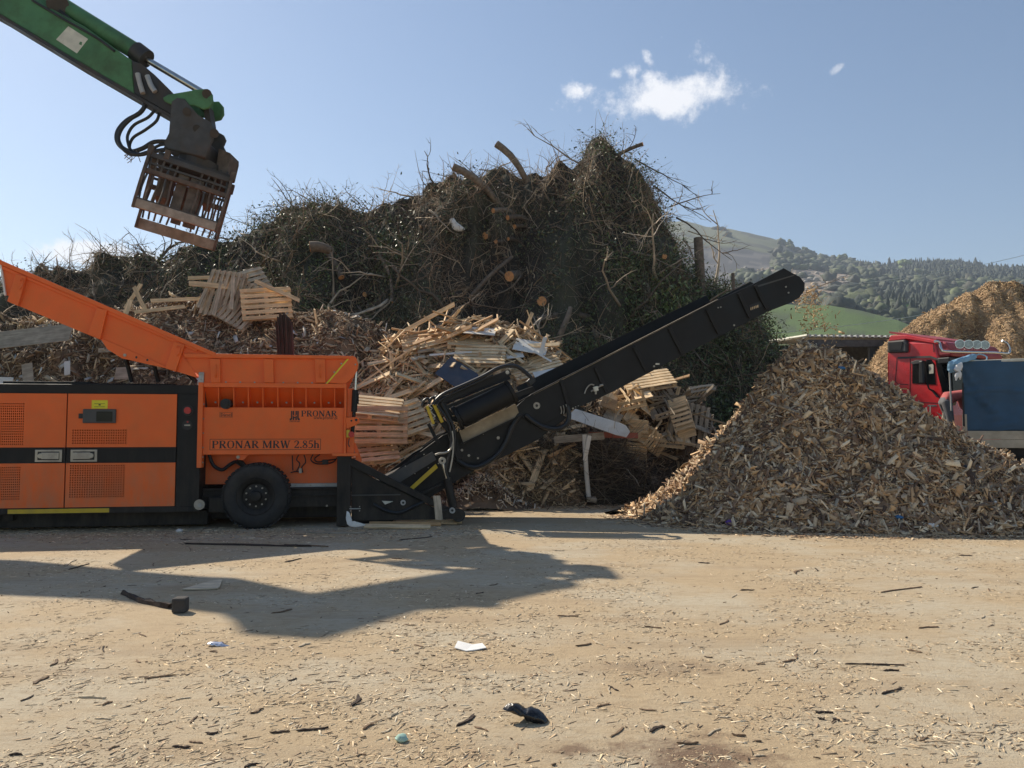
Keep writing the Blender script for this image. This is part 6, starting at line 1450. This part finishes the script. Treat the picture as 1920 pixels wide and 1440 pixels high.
board(1150,816,17.85,1.1,.13,(.05,-.9,.35),0,M['redboard'],'red brown board behind the long white board')
board(1086,821,17.6,1.1,.16,(.0,-.95,.25),5,M['timber_g'],'grey brown plank lying level below the long white board','plank','plank')
board(1142,756,18.8,.36,.3,(.1,-.8,.5),-25,M['timber_o'],'orange brown plywood offcut under the conveyor')
board(1150,780,18.8,.4,.3,(.1,-.8,.5),-35,M['timber_g'],'pale plywood offcut beside the tipped crate')
board(1101,840,17.35,.09,.55,(.3,-.9,.1),-12,M['wpanel'],'white torn strip hanging beside the white post', 'strip', 'strip')
tagp(MB().tube([P(1096,815,17.45), P(1099,880,17.45), P(1104,935,17.45)], .05, 8).build('post', M['wpanel']), 'thin white post standing in front of the dark brushwood under the conveyor', 'post')
board(1109,936,17.4,.2,.13,(.1,-.3,.9),10,M['timber_g'],'small wooden block at the foot of the thin white post','block','block',th=.08)
for (px,py,w,h,rl,lab) in ((50,632,1.3,.5,4,'large brown bent cardboard sheet below the raised hopper wing'),):
    board(px,py,17.9,w*1.6,h,(-.1,-.8,.5),rl,M['timber_g'],lab,'sheet','sheet')
for (px,py,w,h,rl,lab) in ((52,700,.22,.5,20,'pale grey board upright in the heap above the engine housing'),(126,690,.12,.35,15,'small white offcut right of the grey board above the engine housing'),(232,700,.35,.3,5,'pale square board just behind the wing strut'),(95,560,.6,.45,-10,'slatted grey panel at the left behind the hopper wing'),(10,715,.3,.2,0,'white sack corner showing above the engine housing at the far left'),(175,605,.5,.1,-20,'broken lath under the wing')):
    board(px,py,17.7 if py>600 else 19,w,h,(.1,-.9,.4),rl,M['wpanel' if 'white' in lab else 'timber_g'],lab)
# logs with sawn ends
def log(px, py, Y, L, r, d, label, r1=None, bend=.1, pos=None, end='cut'):
    d = Vector(d).normalized(); a = pos or P(px, py, Y); s_ = d.cross(Vector((0,0,1))).normalized()
    pts = [a + d*L*t + s_*bend*L*math.sin(t*3) + Vector((0,0,bend*.5*L*math.sin(t*4))) for t in (0,.15,.35,.6,.8,1)]
    r1 = r*.75 if r1 is None else r1; rr = [r*1.04, r*random.uniform(.93,1.0), r*.96, (r+r1)/2, (r+r1)/2*random.uniform(.9,1.0), r1]
    mb = MB(); mb.tube([p-a for p in pts], rr, 10); o = mb.build('log', M['bark'], None, smooth=True); o.location = a; tagp(o, label, 'log')
    c = MB(); d = (pts[1]-pts[0]).normalized(); c.tube([-d*.012, d*.004], r*1.0, 12); e = c.build('cut_end', M[end], o); return o
LG = [(850,313,26.3,2.2,.125,(.75,.35,-.55),'thick log with a pale sawn end jutting up left from the heap crest'),
 (931,270,27.5,1.9,.125,(.62,.3,-.72),'steep thick log with a pale sawn end standing above the heap crest'),
 (582,463,24.6,.6,.17,(.9,.4,-.05),'short fat red brown log end in the left part of the green waste heap'),
 (1205,270,28.3,1.4,.07,(-.85,.1,-.35),'curved pale branch stub pointing right beside the leafy summit'),
 (1016,565,21.7,2,.16,(.1,1,.0),'large round sawn trunk end deep in the heap above the timber'),
 (955,518,21.9,2,.17,(.2,1,.1),'large pale trunk end above the biggest round trunk end'),
 (910,442,21.9,1.6,.12,(.4,.9,.1),'oval orange sawn end in the upper middle of the heap'),
 (952,408,22.3,1.5,.10,(.5,.8,.1),'orange sawn end upper right of the oval one'),
 (965,425,22.3,1.5,.09,(.4,.9,.1),'small orange sawn end below the paired one in the upper heap'),
 (925,395,22.6,1.5,.10,(.5,.8,.1),'orange sawn end just under the heap crest'),
 (930,453,21.9,1.4,.08,(.4,.9,.0),'small orange sawn end right of the oval one'),
 (953,448,21.9,1.4,.07,(.4,.9,.0),'tiny orange sawn end in the row in the upper heap'),
 (788,425,21.8,1.4,.09,(.5,.8,.2),'orange sawn end of a branch in the left crest of the heap'),
 (1246,481,22.6,1.4,.10,(-.4,.9,.0),'orange sawn end near the right flank of the heap'),
 (625,552,20.9,1.4,.09,(.2,1,.1),'left of two matching round sawn ends above the shredded wood'),
 (684,552,20.9,1.4,.09,(.1,1,.1),'right of two matching round sawn ends above the shredded wood'),
 (735,567,20.8,1.9,.07,(-.3,.3,.95),'upright stick with a red sawn tip above the shredded wood'),
 (423,497,21.3,1.5,.08,(.8,.5,.25),'pale branch end below the grapple'),
 (1010,600,21.2,2.0,.14,(1,.3,.1),'horizontal brown log behind the standing board'),
 (1045,640,20.8,1.2,.11,(.35,.2,.95),'pale curved log standing among leaves at the end of the timber'),
 (880,560,21.2,2.2,.085,(.6,.3,.7),'dark log lying diagonally in the lower middle of the heap'),
 (640,520,21.2,1.8,.12,(-.55,.2,.75),'brown log slanting behind the upper pallets')]
for i, g in enumerate(LG):
    h = brush.hit(g[0], g[1]); Y = g[2]
    if h and i > 3: Y = h[0].y-.25
    log(g[0], g[1], Y, g[3], g[4]*(.85 if i > 6 else 1), g[5], g[6])
tagp(MB().tube([P(1309,446,26.8), P(1312,500,26.8), P(1314,560,26.8)], [.15,.16,.17], 10).build('post', M['bark'], None, smooth=True), 'dark upright tree stump post at the right flank of the heap against the hill', 'post')
tagp(MB().tube([P(1374,512,25.5), P(1376,560,25.5)], .055, 6).build('stake', M['bark'], None), 'thin dark stake behind the upper end of the conveyor', 'stake')
# branches
def branch_mesh(seed, pale=False):
    r = random.Random(seed); mb = MB()
    def go(p, d, L, rad, depth):
        pts = [p.copy()]; q = p.copy(); dd = d.copy(); n = 6
        for k in range(n): dd = (dd + Vector([r.gauss(0,.22) for _ in range(3)])).normalized(); q = q + dd*L/n; pts.append(q.copy())
        mb.tube(pts, [rad*(1-.75*i/n) for i in range(n+1)], 5 if rad > .012 else 3)
        if depth:
            for k in range(r.randint(2,5)):
                i = r.randint(1, n-1); go(pts[i], (dd + Vector([r.gauss(0,.7) for _ in range(3)])).normalized(), L*r.uniform(.3,.6), rad*.45, depth-1)
    go(Vector(), Vector((1,0,0)), 1.0, .022, 2)
    me = bpy.data.meshes.new('branch'); me.from_pydata([tuple(v) for v in mb.v], [], mb.f); me.materials.append(M['barkp' if pale else 'bark']); me.shade_smooth(); return me
bms = [branch_mesh(i) for i in range(7)]+[branch_mesh(20+i, True) for i in range(4)]
p, n = brush.sample(215, zmin=1.5); cnt = 0
def where_b(v):
    px = 960+v[0]/v[1]*FPX; py = 805-(v[2]-H)/v[1]*FPX
    a = 'left end' if px < 420 else ('left shoulder' if px < 740 else ('middle' if px < 1060 else 'right side')); b = 'upper' if py < 440 else ('lower' if py > 560 else 'central'); return f'{b} {a} of the brush heap'
for i in range(215):
    k = random.randrange(11); o = mkobj('branch', bms[k]); s = random.uniform(.9, 2.5)*(.6 if p[i][2] > 7.5 else 1); nn = Vector(tup(n[i])); d = Vector([random.gauss(0,1) for _ in range(3)]); d = (d-nn*d.dot(nn)*.8).normalized()
    x = d; z = (nn - x*nn.dot(x)).normalized(); y = z.cross(x); o.matrix_world = Matrix.Translation(Vector(tup(p[i]))+nn*random.uniform(.05,.3)) @ Matrix((x,y,z)).transposed().to_4x4() @ Matrix.Diagonal((s,s*(1.5 if i%3==0 else 1),s*(1.5 if i%3==0 else 1),1))
    lab = f"{'pale' if k > 6 else 'dark'} bare branch in the {where_b(p[i])}"; tagp(o, lab, 'branch', lab.replace('branch in','branches in'))
# branches reaching into the sky, each at its own place on the crest
SK = [(560,388,-.75,.5,1.5,'long thin bare branch arching up to the left of the left shoulder'),(548,372,-.45,.85,1.1,'straight dark stick leaning left on the left shoulder'),(530,395,-.6,.6,.8,'short dark stick on the left shoulder below the straight one'),(470,415,-.9,.35,1.2,'thin branch reaching left towards the grapple'),(455,445,-.95,.25,1.4,'forked branch just right of the grapple'),(612,372,.05,1,.9,'upright forked twig on the left shoulder'),(650,375,.45,.9,.7,'pair of dark curved sticks on the left shoulder crest'),(728,368,.1,1,.8,'upright red brown stick at the middle of the crest'),(832,345,-.75,.6,.8,'dark forked stick left of the two thick logs'),(960,315,.7,.75,1.0,'thin branch rising right of the steep log'),(1090,300,-.95,.3,2.0,'long thin branch reaching left from the leafy summit'),(1140,265,-.35,.9,.7,'stub on top of the leafy summit'),(1160,290,.3,.95,1.1,'fine twiggy branch right of the leafy summit'),(1175,275,.6,.8,1.0,'fine spray of twigs at the right of the summit'),(1190,290,.9,-.3,1.9,'straight branch pointing down right from the summit'),(1225,340,.8,-.45,2.0,'long drooping branch high on the right flank'),(1255,380,.9,.1,1.7,'thin branch stretching right over the hill'),(1268,400,.8,-.55,2.1,'drooping branch halfway down the right flank'),(1280,440,.7,-.75,1.9,'hooked dark branch low on the right flank'),(1290,425,.95,-.15,1.3,'thin grey twig reaching right at hill height'),(160,505,-.3,.95,1.2,'thin upright sapling at the left end of the heap'),(128,512,.05,1,1.4,'tallest thin stem at the left end of the heap'),(100,520,-.75,.6,1.3,'curved thin stem leaning left over the hopper wing'),(210,498,.75,.7,1.1,'crooked dark branch at the left end near the small cloud'),(178,500,.1,.9,.7,'short crooked dark stick at the left end'),(255,488,-.8,.6,1.1,'thin branch crossing the small left cloud'),(290,470,-.9,.4,1.2,'thin branch below the grapple pointing left'),(690,385,-.8,.3,1.2,'slanting pale stick on the crest'),(780,365,.85,.35,1.8,'long grey branch rising to the right along the crest'),(760,400,.95,.15,2.4,'long red brown branch lying along the upper heap')]
for i, (px,py,dx,dz,L,lab) in enumerate(SK):
    o = mkobj('branch', bms[i % 11]); Y = 28.4; x = Vector((dx, random.uniform(-.2,.2), dz)).normalized(); z = x.orthogonal().normalized(); y = z.cross(x)
    s = L*1.25; o.matrix_world = Matrix.Translation(P(px, py+8, Y)) @ Matrix((x,y,z)).transposed().to_4x4() @ Matrix.Diagonal((s,s*.62,s*.62,1)); tagp(o, lab, 'branch')
sheet('plastic_bag', [(843,412),(850,408),(856,416),(866,424),(872,430),(862,434),(850,430)], brush.hit(855,420)[0].y-.25, .1, M['whitecloth'], 9, 'white plastic bag caught in the middle of the green waste heap', 'bag')
# splinters lying on the cone, large enough to tell apart
def splinter_mesh(seed, L, W, T, m_):
    r = random.Random(seed); mb = MB(); n = 3; vs = []
    for i in range(n+1):
        w = W*(1 if 0 < i < n else r.uniform(.25,.8)); x = -L/2+L*i/n
        for (y,z) in ((-w/2,-T/2),(w/2,-T/2),(w/2,T/2),(-w/2,T/2)): vs.append((x+r.uniform(-.02,.02)*(0<i<n or 1), y+.3*W*math.sin(i+seed)*.3, z+T*r.uniform(-.4,.4)))
    fs = [(4*i+k,4*i+(k+1)%4,4*i+4+(k+1)%4,4*i+4+k) for i in range(n) for k in range(4)]+[(3,2,1,0),(4*n,4*n+1,4*n+2,4*n+3)]
    me = bpy.data.meshes.new('splinter'); me.from_pydata(vs, [], fs); me.materials.append(m_); return me
m_s = [mat('splinter_wood', (.42,.29,.17), .75, objvar=.45, grain=(1,14,14)), mat('dark_splinter_wood', (.20,.13,.08), .85, objvar=.4)]
spm = [splinter_mesh(i, *d, m_s[i % 3 == 2]) for i, d in enumerate(((.28,.06,.014),(.22,.10,.01),(.34,.05,.018),(.18,.12,.01),(.40,.045,.02),(.25,.08,.012),(.15,.13,.012),(.3,.035,.02)))]
p, n = cone.sample(230, zmin=.05)
for i in range(230):
    k = random.randrange(8); o = mkobj('wood_splinter', spm[k]); nn = (Vector(tup(n[i]))+Vector([random.gauss(0,.35) for _ in range(3)])).normalized(); setm(o, Vector(tup(p[i]))+Vector(tup(n[i]))*.05, orient(nn, random.uniform(-3.1,3.1)))
    side_ = 'lit left slope' if p[i][0] < CX-.9 else ('crest' if p[i][2] > 2.3 else ('right slope' if p[i][0] > CX+1.6 else 'shaded front')); lab = f"{'dark' if k%3==2 else 'light'} brown {'chunky' if k in (1,3,5,6) else 'long thin'} splinter on the chip heap's {side_}"
    tagp(o, lab, 'wood splinter', lab.replace('splinter on','splinters on'))
for (px,py,m_,lab,nm,w) in ((1578,690,'bluerag','blue plastic scrap near the top of the chip heap','plastic_scrap',7),(1685,970,'bluerag','dark blue plastic strip at the foot of the chip heap','plastic_scrap',9),(1372,981,'purple','purple rag at the left foot of the chip heap','rag',13),(1808,878,'bag','black plastic piece on the right slope of the chip heap','plastic_scrap',14),(1835,876,'whitecloth','white plastic piece beside the black one on the chip heap','plastic_scrap',5),(1545,880,'bag','small black plastic piece in the middle of the chip heap','plastic_scrap',8),(1300,860,'whitecloth','white foil scrap on the sunlit left slope of the chip heap','plastic_scrap',7),(1335,832,'whitecloth','pale plastic scrap higher on the sunlit left slope','plastic_scrap',6),(1750,985,'whitecloth','grey white rag at the right foot of the chip heap','rag',10)):
    h = cone.hit(px, py); q = h[0] if h else G(px, py)
    sheet(nm, [(px-w,py-3),(px-w*.3,py-w*.5),(px+w*.7,py-w*.3),(px+w,py+2),(px+w*.2,py+w*.4),(px-w*.6,py+w*.3)], q.y-.05, .05, M[m_], px % 7, lab, 'rag' if nm == 'rag' else 'plastic', .03)
# chips pouring off the conveyor head
hd = MF.world(MF(1505,545,1.0)); pos = []
for k in range(420):
    t = random.random(); ln = random.choice((0,0,1)); x = hd.x + .05 + (.55 if ln else .12)*t + random.gauss(0,.05+.05*t); z = hd.z - .02 - 1.05*t**1.5*(1.0 if ln else .8) + random.gauss(0,.07); pos.append((x, hd.y+random.uniform(-.5,.5), z))
pos = np.array(pos); stuff('falling_chips', [slivers(pos, unit(rng.normal(size=pos.shape)), (.03,.16), (.012,.05), (.003,.008), 1.0, [(.52,.36,.2),(.42,.27,.14),(.6,.42,.22)], 0)])

# ============================================================ THINGS LYING ON THE YARD
def flat(px, py, lpx, wpx, ang, m_, label, name='wood_fragment', cat='wood fragment', th=.02, poly=None, tilt=0):
    a_ = R(ang); q0, q1 = G(px-lpx/2*math.cos(a_), py+lpx/2*math.sin(a_)), G(px+lpx/2*math.cos(a_), py-lpx/2*math.sin(a_)); c = (q0+q1)/2
    if (q1-q0).length > lpx*c.y/FPX*1.9: d_ = (q1-q0)*(lpx*c.y/FPX*1.9/(q1-q0).length); q0, q1 = c-d_/2, c+d_/2
    s_ = c.y/FPX; L = (q1-q0).length; W = max(wpx*s_, .015); ang = math.degrees(math.atan2(q1.y-q0.y, q1.x-q0.x))
    o = MB(); n = 8; r = random.Random(int(px*7+py))
    vs = []
    for i in range(n+1):
        x = -L/2+L*i/n; e = r.uniform(.2,.7) if i in (0,n) else r.uniform(.6,1.2); b = W*.5*math.sin(i*.7+px)*.6; e2 = r.uniform(.5,1)
        for (y,z) in ((-W/2*e+b,0),(W/2*e*e2+b,0),(W/2*e*.8*e2+b,th*r.uniform(.5,1)),(-W/2*e*.8+b,th*r.uniform(.5,1))): vs.append((x+(r.uniform(-.5,.5)*W if i in (0,n) else r.uniform(-.2,.2)*L/n), y, z))
    fs = [(4*i+k,4*i+(k+1)%4,4*i+4+(k+1)%4,4*i+4+k) for i in range(n) for k in range(4)]+[(3,2,1,0),(4*n,4*n+1,4*n+2,4*n+3)]
    ob = o.add(vs, fs).build(name, m_); ob.location = (c.x, c.y, .003); ob.rotation_euler = (0, tilt, R(ang)); return tagp(ob, label, cat)
K = M
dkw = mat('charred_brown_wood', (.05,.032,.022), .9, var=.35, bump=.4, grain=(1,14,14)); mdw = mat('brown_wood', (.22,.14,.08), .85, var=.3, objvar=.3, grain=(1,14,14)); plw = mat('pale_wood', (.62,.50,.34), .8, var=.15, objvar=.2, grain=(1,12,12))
flat(272,1129,100,13,-17,dkw,'dark split stick lying beside the small dark block','stick','stick',.05)
blk = MB(); blk.box(-.062,.062,-.06,.06,0,.135); b_ = blk.build('block', K['concrete'], bevel=.02); b_.location = G(338,1148); tagp(b_, 'small dark cube shaped block standing on the yard at the left', 'block')
b_ = MB(); b_.prism([(-.28,0),(.28,.02),(.26,.06),(.08,.21),(-.10,.17)], 0, .012); b_.v = [(v[0]*.62, v[2]*2.6, v[1]) for v in b_.v]; b_ = b_.build('plywood_offcut', plw); b_.location = G(372,1108)+Vector((0,0,.006)); tagp(b_, 'pale triangular plywood offcut near the small dark block', 'wood fragment')
b_ = MB(); b_.prism([(-.2,.0),(-.05,-.03),(.06,-.02),(.2,.0),(.14,.07),(.02,.06),(-.18,.1)], 0, .006); b_.v = [(v[0]*.6, v[2]*2.0, v[1]+.05*abs(v[0])) for v in b_.v]; b_ = b_.build('paper_scrap', K['whitecloth']); b_.location = G(882,1218); tagp(b_, 'torn white paper scrap on the yard at the centre', 'paper')
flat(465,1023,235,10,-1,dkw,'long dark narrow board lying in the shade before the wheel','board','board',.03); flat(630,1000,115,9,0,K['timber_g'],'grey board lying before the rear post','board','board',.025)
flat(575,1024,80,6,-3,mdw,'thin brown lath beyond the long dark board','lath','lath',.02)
for k,(px,py,l,w,a,lab) in enumerate(((745,988,120,10,10,'front pale board of the three before the roller'),(760,983,130,9,12,'middle pale board of the three before the roller'),(800,979,110,8,6,'rear pale board of the three before the roller'),(825,977,80,7,0,'short pale board beside the foot of the roller'))): board(px, py-1, G(px,py+4).y, l*G(px,py).y/FPX, .10, (.05,-.45,.9), a*.7, K['timber'] if k != 1 else K['timber_o'], lab, 'board', 'board', None, .022)
o = mkobj('plank', pool['grey'][6][1]); setm(o, P(821,952,13.4), orient((.1,-1,.05), R(97))); tagp(o, 'short pale board standing upright against the rear skirt', 'plank')
sheet('black_plastic_bag', [(944,1327),(955,1318),(972,1320),(985,1329),(994,1326),(1010,1331),(1022,1342),(1030,1356),(1012,1357),(996,1352),(985,1350),(978,1336),(960,1336)], G(990,1352).y, .06, K['bag'], 4, 'crumpled black plastic bag lying on the yard in the foreground', 'plastic bag', .035)
sheet('foil', [(386,1206),(400,1203),(418,1206),(431,1212),(415,1213),(398,1211)], G(400,1211).y, .03, K['foil'], 6, 'silver foil scrap lying on the yard at the left', 'foil', .02)
sheet('green_wrapper', [(739,1384),(748,1377),(760,1379),(766,1386),(758,1391),(745,1391)], G(745,1390).y, .03, K['greenplast'], 8, 'small green plastic wrapper on the yard in the foreground', 'wrapper', .02)
sheet('white_strap', [(650,958),(655,962),(653,975),(660,983),(684,983),(678,987),(656,987),(649,975)], 13.1, .015, K['whitecloth'], 2, 'white torn strap hanging from the rear post and trailing on the ground', 'strap', .01)
sheet('stone', [(330,994),(336,991),(342,994),(340,998),(332,998)], G(336,998).y, .05, K['white'], 2, 'small pale stone in the shade of the engine housing', 'stone', .01)
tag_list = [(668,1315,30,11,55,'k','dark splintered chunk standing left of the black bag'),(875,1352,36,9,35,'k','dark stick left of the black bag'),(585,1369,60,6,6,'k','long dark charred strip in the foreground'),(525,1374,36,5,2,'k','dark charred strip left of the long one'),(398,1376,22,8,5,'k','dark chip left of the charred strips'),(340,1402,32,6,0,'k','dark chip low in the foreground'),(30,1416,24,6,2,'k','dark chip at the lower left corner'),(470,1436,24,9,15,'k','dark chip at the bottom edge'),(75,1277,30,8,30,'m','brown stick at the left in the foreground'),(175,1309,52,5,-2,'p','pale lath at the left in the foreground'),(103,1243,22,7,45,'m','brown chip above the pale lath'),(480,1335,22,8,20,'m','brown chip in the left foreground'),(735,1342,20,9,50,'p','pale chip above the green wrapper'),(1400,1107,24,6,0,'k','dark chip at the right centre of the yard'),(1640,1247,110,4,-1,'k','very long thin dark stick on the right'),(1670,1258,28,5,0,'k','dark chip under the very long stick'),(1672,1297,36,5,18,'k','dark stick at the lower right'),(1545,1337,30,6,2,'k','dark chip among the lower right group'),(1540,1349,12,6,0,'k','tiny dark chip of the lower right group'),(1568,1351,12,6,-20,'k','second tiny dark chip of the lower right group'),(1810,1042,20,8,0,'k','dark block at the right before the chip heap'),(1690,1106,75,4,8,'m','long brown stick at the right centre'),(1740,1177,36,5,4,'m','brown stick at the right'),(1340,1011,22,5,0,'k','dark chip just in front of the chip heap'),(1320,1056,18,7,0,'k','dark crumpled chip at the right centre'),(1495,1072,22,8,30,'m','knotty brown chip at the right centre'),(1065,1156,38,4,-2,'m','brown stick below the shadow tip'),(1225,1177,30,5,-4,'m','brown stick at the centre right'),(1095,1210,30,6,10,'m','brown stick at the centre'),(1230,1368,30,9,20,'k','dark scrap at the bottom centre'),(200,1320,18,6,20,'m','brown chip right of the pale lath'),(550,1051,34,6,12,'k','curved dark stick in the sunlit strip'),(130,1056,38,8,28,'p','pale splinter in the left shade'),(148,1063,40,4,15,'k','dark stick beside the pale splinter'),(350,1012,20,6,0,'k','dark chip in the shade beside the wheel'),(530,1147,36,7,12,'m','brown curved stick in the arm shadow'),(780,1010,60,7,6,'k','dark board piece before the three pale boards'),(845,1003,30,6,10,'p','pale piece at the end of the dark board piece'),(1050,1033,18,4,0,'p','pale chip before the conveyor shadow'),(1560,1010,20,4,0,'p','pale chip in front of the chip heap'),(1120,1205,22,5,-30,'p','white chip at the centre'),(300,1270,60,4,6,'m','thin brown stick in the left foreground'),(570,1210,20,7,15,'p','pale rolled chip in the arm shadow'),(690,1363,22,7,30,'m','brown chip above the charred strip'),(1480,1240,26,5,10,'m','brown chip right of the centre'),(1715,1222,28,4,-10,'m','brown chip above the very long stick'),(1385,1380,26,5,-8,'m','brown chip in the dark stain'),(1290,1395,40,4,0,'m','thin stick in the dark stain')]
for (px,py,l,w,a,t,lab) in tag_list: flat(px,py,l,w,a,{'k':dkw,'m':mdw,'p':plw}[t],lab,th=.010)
for k in range(64):
    px, py = random.uniform(20,1900), random.uniform(1015,1430); t = random.choice('kmmmpppp'); l = random.uniform(11,24)*(1 if py < 1250 else 1.3)
    row = 'far' if py < 1120 else ('middle' if py < 1270 else 'near'); cl = 'left' if px < 640 else ('centre' if px < 1280 else 'right'); nm = {'k':'dark brown','m':'brown','p':'pale'}[t]
    lab = f'{nm} wood fragment on the {row} {cl} of the yard'; tagp(flat(px,py,l,random.uniform(2,5),random.uniform(-90,90) if k%3==0 else random.uniform(-30,30),{'k':dkw,'m':mdw,'p':plw}[t],lab,th=.006), group=lab.replace('fragment','fragments'))

# ============================================================ LEAVE OUT WHAT NOTHING SHOWS, AND NAME EACH REPEAT BY ITS PLACE
def finish_labels():
    bpy.context.view_layer.update(); dg = bpy.context.evaluated_depsgraph_get(); eye = Vector((0, 0, H))
    by = {}
    for o in list(col.objects):
        if o.parent is None and o.get('group') and o.get('category') in ('plank', 'branch', 'wood splinter', 'wood fragment'): by.setdefault(o['label'], []).append(o)
    words = ['', 'second', 'third', 'fourth', 'fifth', 'sixth', 'seventh', 'eighth', 'ninth', 'tenth', 'eleventh', 'twelfth', 'thirteenth', 'fourteenth', 'fifteenth', 'sixteenth', 'seventeenth', 'eighteenth', 'nineteenth', 'twentieth']
    for lab, obs in by.items():
        seen = []
        for o in obs:
            vs = o.data.vertices; ok = 0; pts = []
            for k in range(12):
                w = o.matrix_world @ vs[(k*len(vs))//12].co; w = w + (eye-w).normalized()*.004
                if abs(w.x) > w.y*.645: continue
                hit, loc, nr, ix, ob, mt = scene.ray_cast(dg, eye, (w-eye).normalized())
                if hit and (ob.name == o.name or (loc-eye).length > (w-eye).length-.02): ok += 1; pts.append(w)
            if ok >= 1: c = sum(pts, Vector())/len(pts); seen.append((c.x/c.y, o))
            else: bpy.data.objects.remove(o)
        seen.sort(key=lambda t: t[0]); n = len(seen)
        for i, (u, o) in enumerate(seen):
            if n == 1: continue
            if i == 0: t = 'leftmost'
            elif i == n-1: t = 'rightmost'
            elif i < 20 and i <= n/2: t = words[i] + ' from the left'
            elif n-1-i < 20: t = words[n-1-i] + ' from the right'
            else: t = None
            if t: o['label'] = lab + ', ' + t
finish_labels()
